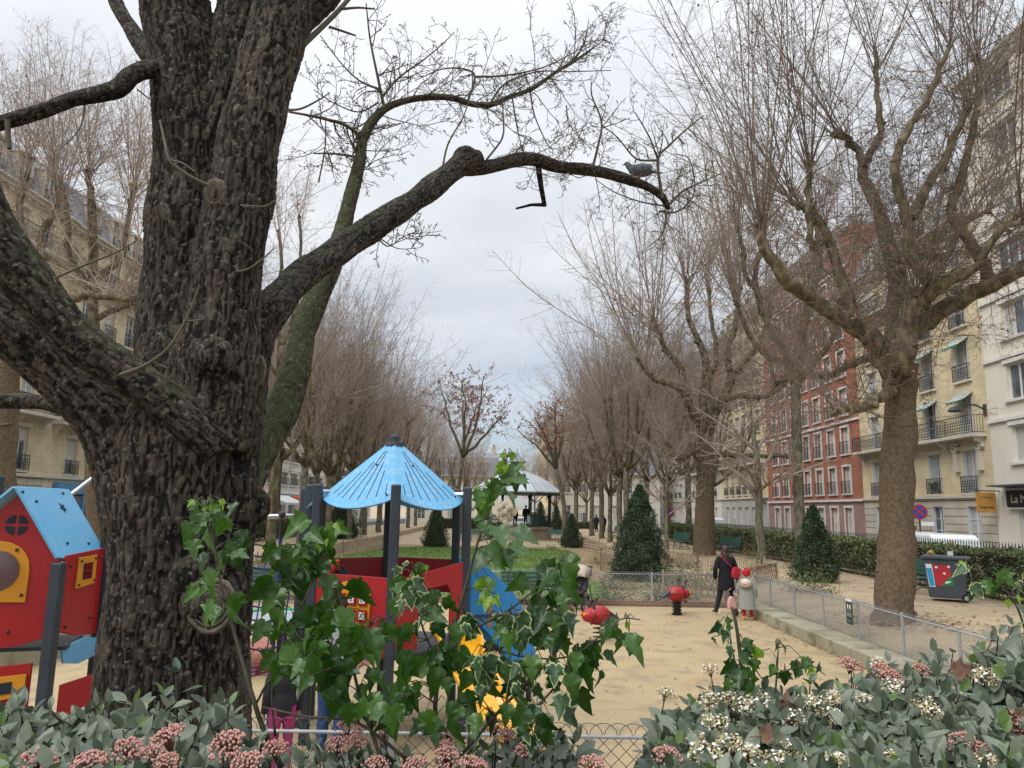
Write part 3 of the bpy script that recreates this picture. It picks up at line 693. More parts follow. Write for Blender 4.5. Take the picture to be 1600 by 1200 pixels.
M['twig'] = mat('twig', (.24, .185, .145), .9, var=(.34, .27, .215), scale=.6, objrand=.18)
M['twig_dark'] = mat('twig_dark', (.13, .10, .075), .9, var=(.20, .155, .12), scale=.8)
M['twig_grey'] = mat('twig_grey', (.13, .11, .08), .9, var=(.19, .165, .12), scale=1)
M['rustleaf'] = mat('rustleaf', (.20, .075, .035), .8, var=(.30, .13, .06), scale=2)

def vnoise(r, s): return Vector((r.gauss(0, s), r.gauss(0, s), r.gauss(0, s)))
def shoot(out, r, p, d, L, r0, steps, up, wob, side=0, depth=0, leaves=None, sidelen=.35, r1f=.35, minr=.003):
    """one bending shoot with side twigs, appended as segments"""
    p = Vector(p); d = Vector(d).normalized(); sl = L / steps; pr = r0
    for i in range(steps):
        d = (d + vnoise(r, wob) + Vector((0, 0, up))).normalized(); q = p + d * sl
        nr = max(minr, r0 * (1 - (1 - r1f) * (i + 1) / steps))
        out.append((*p, *q, pr, nr)); 
        if side and i >= 1:
            for k in range(side if i > steps * .3 or steps < 5 else max(1, side - 2)):
                t = r.random(); b = p.lerp(q, t); a = Vector((r.gauss(0, 1), r.gauss(0, 1), r.gauss(0, .5))); a = (a - d * a.dot(d)).normalized()
                dd = (d * r.uniform(.5, 1.1) + a).normalized(); ll = L * sidelen * r.uniform(.35, 1) * (1 - .5 * i / steps)
                shoot(out, r, b, dd, ll, nr * .55, 3 if depth else 2, up * .8, wob * 1.3, (2 if depth > 0 else 0), depth - 1, leaves, .5, .5, minr)
        p = q; pr = nr
    if leaves is not None and r.random() < leaves[1]: leaves[0].append(tuple(p))
def leaf_bits(pts, r, size, name, parent, m='rustleaf'):
    V = []
    for p in pts:
        s = size * r.uniform(.6, 1.3); a = vnoise(r, 1).normalized() * s; b = vnoise(r, 1).normalized() * s * .6; p = Vector(p)
        V += [p, p + a * .5 + b, p + a * 1.2, p + a * .5 - b]
    if V: return fast_mesh(name, np.array([tuple(v) for v in V]), np.arange(len(V)).reshape(-1, 4), M[m], parent)

def limb(mb, pts, rad, n=9, jit=0.0, r=None):
    """smooth polyline (catmull) into a tapered tube; returns fine points"""
    pts = [Vector(p) for p in pts]; P_ = [pts[0] * 2 - pts[1]] + pts + [pts[-1] * 2 - pts[-2]]; R2 = [rad[0]] + list(rad) + [rad[-1]]; o = []; ro = []
    for i in range(1, len(P_) - 2):
        for k in range(4):
            t = k / 4; a, b, c, d = P_[i - 1], P_[i], P_[i + 1], P_[i + 2]
            q = .5 * ((2 * b) + (c - a) * t + (2 * a - 5 * b + 4 * c - d) * t * t + (3 * b - a - 3 * c + d) * t ** 3)
            o.append(q); ro.append(R2[i] * (1 - t) + R2[i + 1] * t)
    o.append(pts[-1]); ro.append(rad[-1])
    if jit and r: 
        o = [o[0]] + [q + vnoise(r, jit) for q in o[1:]]; ro = [x * r.uniform(.93, 1.1) for x in ro]
    mb.tube(o, ro, n); return o, ro

def pollard(name, label, cat, loc, seed, H=17, fork=4.5, r0=.3, spread=3.2, nl=5, shoots=11, side=3, group=None, trunkm='plane_trunk', leafp=.05, depth=1, tw=.016, up=.10, lean=(0, 0), leafs=.05):
    r = random.Random(seed); t = thing(name, label, cat, loc, 0, group); mb = MB(); segs = []; lv = ([], leafp)
    base = Vector((0, 0, -.25)); ft = Vector((lean[0], lean[1], fork))
    tp = [base, Vector((lean[0] * .1, lean[1] * .1, .5)), Vector((lean[0] * .5, lean[1] * .5, fork * .5)), ft]
    limb(mb, tp, [r0 * 1.35, r0 * 1.05, r0 * .95, r0 * .9], 12, .02, r)
    tb = mb.build('trunk', M[trunkm], t, smooth=True); lb = MB()
    knobs = []
    for i in range(nl):
        a = 2 * math.pi * (i + r.uniform(-.25, .25)) / nl; s = spread * r.uniform(.6, 1.1); h = (H - fork) * r.uniform(.22, .42)
        e = ft + Vector((math.cos(a) * s, math.sin(a) * s, h)); m_ = ft.lerp(e, .5) + Vector((math.cos(a) * s * .12, math.sin(a) * s * .12, -h * .12)) + vnoise(r, .15)
        st = ft - Vector((0, 0, r.uniform(0, fork * .12)))
        o, ro = limb(lb, [st, m_, e], [r0 * .62, r0 * .42, r0 * .3], 8, .05, r); knobs.append((e, Vector((math.cos(a), math.sin(a), .9)), r0 * .42))
        if r.random() < .8:
            e2 = m_ + Vector((math.cos(a + 1) * s * .3, math.sin(a + 1) * s * .3, h * .7)); limb(lb, [m_, m_.lerp(e2, .5) + vnoise(r, .1), e2], [r0 * .4, r0 * .3, r0 * .25], 7, .04, r); knobs.append((e2, Vector((math.cos(a + 1) * .6, math.sin(a + 1) * .6, 1)), r0 * .34))
        for k in range(3, len(o) - 1, 3): knobs.append((o[k], Vector((math.cos(a) * .3, math.sin(a) * .3, .8)), 0))
    top = ft + Vector((r.uniform(-.3, .3), r.uniform(-.3, .3), (H - fork) * .4)); limb(lb, [ft, ft.lerp(top, .5) + vnoise(r, .15), top], [r0 * .7, r0 * .45, r0 * .3], 8, .05, r); knobs.append((top, Vector((0, 0, 1)), r0 * .4))
    for p, d, kr in knobs:
        if kr:
            for k in range(4): lb.ball(p + vnoise(r, kr * .5), kr * r.uniform(.6, .95), 7, 5)
        ns = shoots if kr else shoots // 2
        for k in range(ns):
            dd = (d.normalized() * .6 + vnoise(r, .42) + Vector((0, 0, .45))).normalized()
            rem = H * r.uniform(.85, 1.05) - p.z; L = max(1.5, rem * r.uniform(.55, 1.0)) if kr else r.uniform(1.5, 4.5)
            shoot(segs, r, p, dd, L, tw * (L / 4) ** .5, 6, up * .8, .075, side, depth, lv, .30)
    for p, d, kr in knobs:
        for k in range(3):
            dd = (vnoise(r, 1) + d.normalized() * .5).normalized(); shoot(segs, r, p, dd, r.uniform(.8, 3.0), tw * .8, 7, .03, .19, side, 1, lv, .38)
    lb.build('limbs', M['plane_bark'], t, smooth=True)
    seg_obj('crown', segs, M['twig'], t)
    leaf_bits(lv[0], r, leafs, 'dry_leaves', t)
    return t, len(segs)

# row trees: five different grown trees, placed as individuals
protos = []
for k, (H, fk, sp) in enumerate([(17.5, 4.6, 2.3), (16.5, 4.0, 2.6), (18, 5.2, 2.1), (16, 4.4, 2.7), (17, 5.0, 2.4)]):
    t, n = pollard('plane_tree', 'x', 'tree', (0, 0, 0), 100 + k, H=H, fork=fk, r0=.2, spread=sp, nl=5, shoots=11, side=4, depth=1, leafp=.06, tw=.017, trunkm='grey_bark', leafs=.06); protos.append([t, False])
def plant_tree(x, y, z, k, rz, sc, label, group):
    pr = protos[k % 5]
    if not pr[1]:
        pr[1] = True; o = pr[0]; o.location = (x, y, z); o.rotation_euler = (0, 0, rz); o.scale = sc; o['label'] = label; o['group'] = group
    else: copy_thing(pr[0], (x, y, z), rz, label, sc, group)
ordn = ['first', 'second', 'third', 'fourth', 'fifth', 'sixth', 'seventh', 'eighth', 'ninth', 'tenth', 'eleventh', 'twelfth', 'thirteenth', 'fourteenth', 'fifteenth', 'sixteenth']
tr_ = random.Random(21); kk = 0
for rowname, x0, ys, zb, hs in (('inner left row', -10.4, [38, 44, 50, 57, 64, 71, 79, 88], .3, .98), ('outer left row', -15.0, [42, 49, 57, 66, 76, 88], .3, 1.0),
                           ('inner right row', 6.9, [43.5, 49, 55, 61.5, 68, 76, 85], .3, .93), ('outer right row', 12.6, [47, 55, 63, 72, 82], .3, .98)):
    for i, y in enumerate(ys):
        s = hs * tr_.uniform(.92, 1.06); wz = tr_.uniform(.9, 1.05)
        plant_tree(x0 + tr_.uniform(-.5, .5), y + tr_.uniform(-.6, .6), zb, kk, tr_.uniform(0, 6.28), (s * wz, s * wz, s),
                   f'bare upright plane tree, {ordn[i]} from the front in the {rowname}', 'bare plane trees in the ' + rowname); kk += 1
for i, (x, y, s) in enumerate([(-5.2, 84, .8), (5.5, 93, .75), (-9, 100, .85), (10, 100, .85), (3.5, 108, .7), (-4, 110, .7)]):
    plant_tree(x, y, 0, i, i, (s, s, s), f'bare tree beyond the bandstand, {ordn[i]} nearest of six', 'bare trees beyond the bandstand')

# --------- two hero plane trees, pollarded, right of the playground
def hero(label, loc, Y, trunk, limbs, seed, shoots=9, H=14, tw=.013, trunkm='plane_trunk', side=3, group=None, twm='twig', lw=.88):
    r = random.Random(seed); loc = Vector(loc); t = thing('plane_tree', label, 'tree', loc); mb = MB(); q = lambda px, py, dy=0: P(px, py, Y + dy) - loc
    s = Y / FPX * 1.0
    pts = [q(a, b) for a, b, w in trunk]; pts[0].z = -.3; rad = [w / 2 * s for a, b, w in trunk]
    o, ro = limb(mb, pts, rad, 16, .012, r)
    for k in range(int(22 if trunkm == 'plane_trunk' else 6)):   # folded bark ridges across the trunk
        i = r.randrange(2, len(o) - 2); a = r.uniform(0, 6.28); p = o[i] + (o[i + 1] - o[i]) * r.random(); rr = ro[i] * .93
        mb.tube([p + Vector((rr * math.cos(a + d), rr * math.sin(a + d), .03 * math.sin(3 * d))) for d in (-.5, -.25, 0, .25, .5)], [.005, .028, .035, .028, .005], 6)
    mb.build('trunk', M[trunkm], t, smooth=True)
    lb = MB(); segs = []; lv = ([], .035)
    for L_ in limbs:
        pp = [q(a, b, dy) for a, b, w, dy in L_]; rr = [w / 2 * s * lw for a, b, w, dy in L_]
        o, ro = limb(lb, pp, rr, 10, .02, r)
        e = o[-1]
        for k in range(5): lb.ball(e + vnoise(r, ro[-1] * .6), ro[-1] * r.uniform(.5, .95), 8, 6)
        d = (o[-1] - o[-3]).normalized()
        for k in range(shoots):
            e = o[-1 - r.choice((0, 0, 1, 2, 3))]; dd = (d * .5 + vnoise(r, .42) + Vector((0, 0, .6))).normalized(); L = min(r.uniform(.5, 1) * max(2.0, (H - e.z)) * .85, 2.2 + max(0, e.z - 4.5) * 1.6)
            shoot(segs, r, e, dd, L, tw * (L / 3) ** .5, 7, .07, .06, side, 1, lv, .28)
        for i in range(3, len(o) - 1):
            if r.random() < .72:
                if ro[i] < .16 and r.random() < .6:
                    lb.ball(o[i] + vnoise(r, ro[i] * .5), ro[i] * r.uniform(.6, .95), 8, 6)
                for k in range(r.choice((1, 2, 3))):
                    dd = (vnoise(r, .8) + Vector((0, 0, .5))).normalized(); L = r.uniform(.7, 3.4)
                    shoot(segs, r, o[i], dd, L, tw * .75, 6, .045, .09, side, 1, lv, .34)
        for i in range(2, len(o) - 1):   # tangled lateral branchlets
            if r.random() < .6:
                dd = (vnoise(r, 1) + Vector((0, 0, .1))).normalized(); shoot(segs, r, o[i], dd, r.uniform(.8, 3.2), tw * .8, 8, .03, .20, side, 1, lv, .36)
    lb.build('limbs', M['plane_bark'], t, smooth=True); seg_obj('crown', segs, M[twm], t)
    leaf_bits(lv[0], r, .055, 'dry_leaves', t); return t
hero('thick pollarded plane tree with wide knobbly limbs, nearest the wheeled bin', G(1395, 968, .4), 15.9,
     [(1394, 985, 70), (1396, 955, 57), (1400, 850, 50), (1404, 720, 48), (1407, 620, 47), (1406, 570, 56)],
     [[(1404, 600, 44, 0), (1375, 545, 40, 0), (1335, 510, 32, -.3), (1285, 478, 26, -.6), (1235, 442, 22, -1), (1196, 390, 18, -1.2), (1188, 352, 13, -1.2)],
      [(1405, 590, 44, .2), (1400, 520, 40, .4), (1402, 440, 34, .8), (1394, 405, 30, 1), (1371, 326, 24, 1.2), (1349, 277, 20, 1.4), (1345, 244, 17, 1.5), (1326, 217, 14, 1.5), (1302, 210, 13, 1.4)],
      [(1348, 262, 17, 1.4), (1362, 235, 15, 1.4), (1375, 205, 13, 1.5), (1371, 150, 11, 1.6), (1366, 75, 8, 1.8)],
      [(1408, 585, 44, -.4), (1416, 510, 36, -.7), (1426, 480, 30, -.9), (1440, 470, 24, -1)],
      [(1440, 474, 24, -.9), (1458, 450, 22, -.9), (1440, 425, 20, -1), (1424, 400, 19, -1), (1420, 360, 18, -1), (1412, 320, 17, -.9), (1398, 270, 15, -.8), (1412, 215, 14, -.8), (1438, 174, 12, -.8), (1462, 130, 11, -.7), (1482, 75, 8, -.6)],
      [(1416, 530, 34, 0), (1460, 492, 31, -.3), (1510, 462, 28, -.6), (1560, 440, 26, -1), (1620, 405, 22, -1.5), (1680, 370, 18, -2)],
      [(1546, 446, 22, -.8), (1536, 415, 20, -.8), (1512, 370, 18, -.7), (1488, 328, 17, -.5), (1498, 290, 15, -.4), (1512, 240, 14, -.4), (1525, 170, 12, -.3), (1528, 90, 9, -.2)],
      [(1425, 340, 18, -.9), (1452, 285, 17, -.6), (1478, 245, 15, -.4), (1495, 205, 13, -.3), (1515, 160, 11, 0)],
      [(1345, 520, 26, .1), (1325, 470, 24, .4), (1311, 425, 20, .6), (1289, 362, 17, .8), (1268, 330, 14, .9), (1238, 316, 11, 1)],
      [(1292, 372, 15, .8), (1270, 385, 13, .5), (1266, 350, 12, .5), (1262, 300, 11, .6), (1268, 250, 9, .6)],
      [(1396, 612, 24, -.2), (1370, 625, 16, -.7), (1340, 640, 13, -1), (1305, 642, 10, -1.3)],
      [(1388, 590, 20, .3), (1360, 560, 15, .8), (1325, 572, 13, 1.4), (1290, 588, 12, 1.8), (1250, 584, 10, 2.2), (1215, 600, 9, 2.6)],
      [(1440, 470, 20, -.9), (1478, 440, 16, -1.4), (1520, 420, 13, -1.8), (1560, 360, 11, -2.2), (1600, 345, 9, -2.6)],
      [(1398, 420, 16, 1), (1440, 400, 14, 1.4), (1480, 400, 12, 1.8), (1505, 350, 10, 2), (1545, 330, 9, 2.2)],
      ], 31, shoots=20, H=18.5, tw=.0125, side=3, twm='twig_dark')
hero('second pollarded plane tree with ringed bark, behind the woman in black', G(1100, 868, .4), 38.1,
     [(1099, 874, 36), (1100, 850, 31), (1101, 800, 29), (1102, 750, 27), (1103, 710, 28), (1102, 690, 26)],
     [[(1097, 725, 15, 0), (1082, 705, 12, -.5), (1066, 716, 11, -1), (1050, 712, 9, -1.4), (1042, 690, 8, -1.6)],
      [(1104, 720, 15, 0), (1118, 708, 12, 0), (1150, 712, 9, 0), (1190, 712, 8, .5), (1232, 712, 6, .8)],
      [(1102, 700, 22, 0), (1096, 665, 19, 0), (1080, 640, 16, -.4), (1068, 610, 14, -.6), (1064, 575, 12, -.8), (1040, 545, 9, -.8), (1022, 500, 7, -.8)],
      [(1103, 695, 22, .2), (1112, 655, 20, .4), (1128, 628, 17, .6), (1142, 590, 14, .8), (1136, 550, 12, 1), (1148, 510, 10, 1.2), (1156, 450, 8, 1.4)],
      [(1104, 670, 16, -.4), (1098, 620, 15, -.8), (1104, 580, 13, -1), (1096, 540, 12, -1.2), (1076, 500, 9, -1.4), (1072, 440, 7, -1.6)],
      [(1118, 645, 14, .8), (1106, 600, 12, 1.2), (1120, 560, 10, 1.6), (1112, 500, 8, 2), (1104, 440, 6, 2)],
      [(1140, 592, 13, .8), (1168, 562, 11, .8), (1190, 530, 9, .6), (1204, 480, 8, .6)],
      [(1068, 612, 13, -.6), (1046, 600, 10, -1), (1020, 592, 8, -1.4), (996, 560, 7, -1.6)],
      [(1130, 625, 12, .6), (1160, 618, 10, .2), (1196, 620, 8, -.2), (1226, 600, 7, -.4)]], 32, shoots=19, H=21, tw=.024, side=4)
# tall pale plane further behind and between them whose twigs reach the top of the picture
hero('tall plane tree standing between the two big pollarded ones, fine twigs high up', G(1252, 880, .4), 30.0,
     [(1252, 885, 20), (1250, 820, 17), (1246, 720, 15), (1244, 640, 15), (1242, 600, 15)],
     [[(1242, 605, 14, 0), (1228, 560, 12, -.3), (1196, 500, 11, -.6), (1180, 440, 10, -.8), (1186, 400, 9, -.8), (1192, 380, 9, -1)],
      [(1243, 600, 14, 0), (1254, 540, 12, .4), (1262, 470, 11, .8), (1280, 420, 10, 1), (1276, 350, 9, 1)],
      [(1242, 610, 12, .2), (1270, 570, 10, -.4), (1300, 530, 9, -.8), (1318, 470, 8, -1)],
      [(1230, 565, 10, -.3), (1205, 560, 9, -1), (1180, 540, 8, -1.5), (1156, 490, 7, -2), (1140, 440, 7, -2.2)],
      [(1190, 470, 9, -.8), (1165, 430, 8, -1), (1160, 390, 8, -1), (1150, 350, 7, -1.2)]], 33, shoots=24, H=20, tw=.018, trunkm='grey_bark', side=4)
# slim pale trunks
def slim(label, px, pyb, z, w, pytop, seed, H=11, bend=0, leafp=.05, branches=16, col='grey_bark', Y=None, group=None, leafs=.05):
    r = random.Random(seed); loc = G(px, pyb, z); t = thing('young_tree', label, 'tree', loc, 0, group); s = loc.y / FPX; mb = MB(); segs = []; lv = ([], leafp)
    rad = w / 2 * s; top = Vector((bend, 0, H * .62))
    o, ro = limb(mb, [Vector((0, 0, -.2)), Vector((bend * .1, 0, H * .2)), Vector((bend * .5 + .05, 0, H * .42)), top], [rad * 1.25, rad, rad * .8, rad * .4], 8, .02, r)
    mb.build('trunk', M[col], t, smooth=True)
    for i in range(branches):
        k = r.randrange(int(len(o) * .45), len(o)); a = r.uniform(0, 6.28); dd = Vector((math.cos(a), math.sin(a), r.uniform(.3, .9)))
        shoot(segs, r, o[k], dd, r.uniform(.22, .4) * H, ro[k] * .5 + .006, 7, .03, .1, 4, 1, lv, .4)
    seg_obj('crown', segs, M['twig'], t); leaf_bits(lv[0], r, leafs, 'dry_leaves', t); return t
slim('slim pale trunk right behind the wire fence corner', 1190, 890, .4, 12, 500, 41, H=9.5, bend=-.15)
slim('slim young tree beside the largest conical yew', 1042, 872, .4, 6, 600, 42, H=7.5)
slim('slanting dark young tree by the red brick block', 1212, 842, .1, 9, 600, 43, H=8, bend=-1.2)
slim('straight street tree in front of the pink ground floor', 1296, 846, .0, 8, 600, 44, H=8, bend=-.2)
slim('thin street tree in front of the grey shopfront', 1153, 832, .0, 7, 600, 45, H=9)
slim('dark leaning street tree half hidden by the second big plane', 1084, 828, .0, 6, 600, 49, H=8)
slim('bushy little street tree beside the round no parking sign', 1426, 862, .0, 9, 600, 46, H=5.6, branches=30)
# the two rusty-leaved trees flanking the bandstand
def rusty(label, px, pyb, seed, H, trunkw, lean=.0, sp=2.6):
    loc = G(px, pyb, 0); r = random.Random(seed); t = thing('rusty_leaved_tree', label, 'tree', loc, 0, 'rusty-leaved trees flanking the bandstand'); s = loc.y / FPX; mb = MB(); segs = []; lv = ([], .85)
    rd = trunkw / 2 * s; fk = H * .46; ft = Vector((lean * .5, 0, fk))
    limb(mb, [Vector((0, 0, -.2)), Vector((0, 0, fk * .5)), ft], [rd * 1.3, rd, rd * .9], 9, .02, r)
    for i in range(6):
        a = 6.28 * i / 6 + r.uniform(-.3, .3); e = ft + Vector((math.cos(a) * sp * .6 + lean, math.sin(a) * sp * .6, (H - fk) * r.uniform(.4, .75))); o, ro = limb(mb, [ft, ft.lerp(e, .5) + vnoise(r, .15), e], [rd * .7, rd * .45, rd * .22], 7, .05, r)
        for k in range(3, len(o)):
            for j in range(3):
                aa = r.uniform(0, 6.28); dd = Vector((math.cos(aa), math.sin(aa), r.uniform(.1, .9))); shoot(segs, r, o[k], dd, r.uniform(.7, 1.9), .02, 5, .03, .13, 2, 1, lv, .4, minr=.007)
    mb.build('trunk', M['grey_bark'], t, smooth=True); seg_obj('crown', segs, M['twig'], t); leaf_bits(lv[0], r, .085, 'dry_leaves', t); return t
rusty('rusty-leaved tree just right of the bandstand', 881, 850, 51, 12.0, 7, -1.2, 3.0)
rusty('rusty-leaved tree left of the bandstand with forked trunk', 712, 856, 52, 12.5, 7, .6, 3.6)

# ------------------------------------------------------------------ the big near tree with dark fissured bark
def fuse(parts, voxel, name, mat_, parent=None, smooth_it=0, post=None):
    """parts: MB of closed tubes/balls -> voxel-remeshed single skin"""
    me = bpy.data.meshes.new(name); me.from_pydata(parts.v, [], parts.f); o = bpy.data.objects.new(name, me); COL.objects.link(o)
    bm = bmesh.new(); bm.from_mesh(me); bmesh.ops.recalc_face_normals(bm, faces=bm.faces); bm.to_mesh(me); bm.free()
    rm = o.modifiers.new('r', 'REMESH'); rm.mode = 'VOXEL'; rm.voxel_size = voxel
    if smooth_it:
        sm = o.modifiers.new('s', 'SMOOTH'); sm.iterations = smooth_it; sm.factor = .6
    dg = bpy.context.evaluated_depsgraph_get(); m2 = bpy.data.meshes.new_from_object(o.evaluated_get(dg)); bpy.data.objects.remove(o); m2.name = name
    if post: post(m2)
    m2.materials.clear(); m2.materials.append(mat_); m2.polygons.foreach_set('use_smooth', [True] * len(m2.polygons))
    o = bpy.data.objects.new(name, m2); COL.objects.link(o)
    if parent: o.parent = parent
    return o

OAK = Vector(P(275, 1150, 4.05)); OAK.z = 0
ok = thing('big_tree', 'huge dark-barked tree with thick spreading limbs beside the playhouse', 'tree', OAK)
def oq(px, py, Y): return P(px, py, Y) - OAK
def opath(L_): return [oq(a, b, y) for a, b, w, y in L_], [w / 2 * y / FPX for a, b, w, y in L_]
oak_limbs = [
    # trunk (px, py, width px, distance)
    [(262, 1500, 300, 4.05), (262, 1250, 262, 4.05), (268, 1120, 246, 4.05), (279, 1000, 234, 4.05), (284, 900, 228, 4.05), (284, 800, 236, 4.05), (288, 700, 236, 4.05), (300, 620, 205, 4.1), (305, 540, 185, 4.15)],
    # left back stem going up
    [(300, 620, 180, 4.2), (292, 520, 165, 4.25), (298, 400, 155, 4.3), (302, 300, 150, 4.3), (302, 200, 138, 4.3), (290, 100, 130, 4.3), (272, 0, 128, 4.3), (262, -110, 120, 4.3)],
    [(310, 300, 140, 4.35), (350, 200, 140, 4.35), (378, 100, 130, 4.4), (400, 0, 130, 4.4), (415, -110, 120, 4.4)],
    # front right stem
    [(330, 700, 130, 3.9), (338, 620, 132, 3.88), (345, 520, 130, 3.9), (357, 420, 122, 3.92), (372, 320, 116, 3.95), (390, 220, 112, 4.0), (416, 110, 108, 4.05), (440, 20, 108, 4.1), (462, -100, 100, 4.15)],
    [(400, 120, 90, 4.3), (450, 30, 85, 4.5), (500, -10, 75, 4.7), (545, -90, 65, 4.9)],
    # right hand side mass under the right limb
    [(372, 740, 70, 4.1), (385, 640, 66, 4.12), (392, 560, 70, 4.15), (402, 510, 74, 4.2), (425, 480, 66, 4.3), (462, 440, 56, 4.6), (520, 398, 50, 5.0), (590, 350, 47, 5.5), (645, 315, 44, 5.9), (700, 272, 42, 6.3), (730, 252, 42, 6.5), (748, 248, 34, 6.6)],
    # lower left big limb
    [(250, 800, 180, 4.0), (218, 722, 145, 3.95), (170, 655, 116, 3.9), (110, 597, 98, 3.85), (50, 537, 94, 3.8), (-20, 482, 92, 3.75), (-120, 410, 80, 3.7)],
    # upper left limb crossing in front
    [(345, 700, 66, 3.80), (300, 657, 72, 3.72), (250, 620, 70, 3.66), (199, 587, 66, 3.6), (135, 541, 70, 3.55), (80, 486, 76, 3.5), (35, 430, 82, 3.45), (-8, 365, 82, 3.4), (-40, 290, 76, 3.35), (-75, 200, 70, 3.3)],
    # buttress swelling
    [(205, 900, 110, 3.95), (180, 780, 100, 3.95), (150, 690, 90, 3.9), (110, 630, 74, 3.9)],
    [(350, 1000, 90, 4.0), (352, 850, 96, 4.0), (368, 720, 80, 4.0), (380, 640, 60, 4.05)],
    [(190, 1200, 90, 4.0), (200, 1050, 80, 4.0), (205, 950, 90, 4.0)],
    # outer part of right limb
    [(715, 262, 30, 6.5), (745, 262, 27, 6.6), (775, 258, 26, 6.7), (805, 250, 25, 6.8), (835, 249, 24, 6.9), (870, 260, 22, 7.1), (905, 264, 21, 7.2), (945, 270, 19, 7.4), (985, 282, 17, 7.6), (1012, 292, 15, 7.75), (1035, 308, 13, 7.85), (1045, 328, 9, 7.9)],
    # mossy limb behind, S-shaped
    [(385, 780, 40, 4.55), (412, 700, 52, 4.75), (440, 640, 54, 4.95), (462, 580, 50, 5.1), (474, 520, 44, 5.3), (492, 470, 40, 5.5), (515, 420, 38, 5.7), (535, 360, 30, 5.9), (550, 300, 25, 6.0), (562, 250, 22, 6.1), (568, 215, 20, 6.2), (585, 185, 17, 6.25), (608, 166, 14, 6.3), (650, 154, 12.5, 6.4), (700, 152, 12, 6.5), (735, 162, 11, 6.6), (765, 164, 11, 6.7), (795, 152, 9.5, 6.8), (832, 138, 8, 6.9), (870, 112, 6, 7.0), (905, 90, 4.5, 7.1), (945, 62, 2.5, 7.2)],
    # small left limbs high up
    [(262, 120, 50, 4.2), (235, 108, 34, 4.1), (205, 118, 30, 4.0), (185, 138, 30, 3.95), (150, 148, 28, 3.9), (115, 155, 26, 3.85), (70, 172, 26, 3.8), (30, 184, 26, 3.75), (-40, 205, 24, 3.7)],
    [(262, 110, 44, 4.5), (232, 85, 34, 4.6), (205, 45, 28, 4.7), (182, 5, 24, 4.8), (160, -60, 20, 4.9)],
    [(200, 660, 50, 4.2), (120, 640, 34, 4.35), (60, 628, 28, 4.5), (-30, 626, 26, 4.6)],
]
op = MB()
skel = []
oak_limbs = [[(a + (0 if j not in (8, 10) else 22), b, w * (.92 if j < 11 else .95), y) for a, b, w, y in L_] for j, L_ in enumerate(oak_limbs)]
for L_ in oak_limbs:
    pts, rad = opath(L_); o, ro = limb(op, pts, rad, 14)
    for i in range(len(o) - 1): skel.append((o[i], o[i + 1], ro[i], ro[i + 1]))
# burr collars and knots
for (px, py, Y, r) in ((338, 298, 3.86, .055), (728, 250, 6.5, .13), (320, 945, 3.62, .11), (392, 598, 4.0, .07), (392, 790, 4.05, .10), (300, 900, 3.7, .10), (335, 560, 3.66, .10)):
    c = oq(px, py, Y); op.ball(c, (r, r * .8, r * 1.05), 12, 8)
def bark_displace(me):
    n = len(me.vertices); co = np.empty(n * 3, np.float32); me.vertices.foreach_get('co', co); co = co.reshape(-1, 3); no = np.empty(n * 3, np.float32); me.vertices.foreach_get('normal', no); no = no.reshape(-1, 3)
    A = np.array([tuple(s[0]) for s in skel]); B = np.array([tuple(s[1]) for s in skel]); r0 = np.array([s[2] for s in skel]); r1 = np.array([s[3] for s in skel])
    D = B - A; LL = (D * D).sum(1)
    best = np.full(n, 1e9); bi = np.zeros(n, int); bt = np.zeros(n)
    for i in range(len(skel)):
        t = np.clip(((co - A[i]) @ D[i]) / LL[i], 0, 1); d = np.linalg.norm(co - (A[i] + t[:, None] * D[i]), axis=1) - (r0[i] * (1 - t) + r1[i] * t)
        m = d < best; best[m] = d[m]; bi[m] = i; bt[m] = t[m]
    disp = np.zeros(n); fis = np.zeros(n)
    axis = D / np.sqrt(LL)[:, None]; ax = axis[bi]; rr = r0[bi] * (1 - bt) + r1[bi] * bt
    # compress along the limb so that features run along it
    al = (co * ax).sum(1, keepdims=True); q = co - ax * al * .84
    for k in range(n):
        v = Vector(q[k]); s = 1.0 if rr[k] > .08 else 1.7
        w = Vector((noise.noise(v * 17), noise.noise(v * 17 + Vector((9, 3, 1))), 0)) * .022
        a = noise.noise((v + w) * 33 * s); b_ = noise.noise((v + w) * 68 * s + Vector((5, 1, 2))); g_ = noise.noise(Vector(co[k]) * 75); e = noise.noise(Vector(co[k]) * 3)
        c1 = min(1.0, abs(a) * 4.5); c2 = min(1.0, abs(b_) * 3.2)
        hgt = c1 * (.62 + .38 * c2)
        fis[k] = hgt * .85 + g_ * .22 - .06
        disp[k] = (hgt * .014 - .010 + g_ * .004 + e * .028) * min(1.0, rr[k] / .16) ** .9
    co2 = co + no * disp[:, None].astype(np.float32); me.vertices.foreach_set('co', co2.ravel().astype(np.float32))
    at = me.attributes.new('fissure', 'FLOAT', 'POINT'); at.data.foreach_set('value', fis.astype(np.float32))
    # moss grows on the upper side of limbs and most on the limb behind
    moss = np.clip(no[:, 2] * .7 + .15, 0, 1) * .7; back = (co[:, 1] + OAK.y > 4.6) & (bi >= 0)
    mi = np.array([skel_id[b__] for b__ in bi]); moss[mi == 12] = np.clip(moss[mi == 12] + .42, 0, 1); moss[mi == 7] += .12
    at = me.attributes.new('moss', 'FLOAT', 'POINT'); at.data.foreach_set('value', moss.astype(np.float32)); me.update()
skel_id = []
for j, L_ in enumerate(oak_limbs): skel_id += [j] * ((len(L_) - 1) * 4)
m = bpy.data.materials.new('oak_bark'); M['oak_bark'] = m; m.use_nodes = True; nt, b_, L = nodes_of(m); b_.inputs['Roughness'].default_value = .92; b_.inputs['Specular IOR Level'].default_value = .25
at = nt.nodes.new('ShaderNodeAttribute'); at.attribute_name = 'fissure'; r = nt.nodes.new('ShaderNodeValToRGB'); e = r.color_ramp.elements
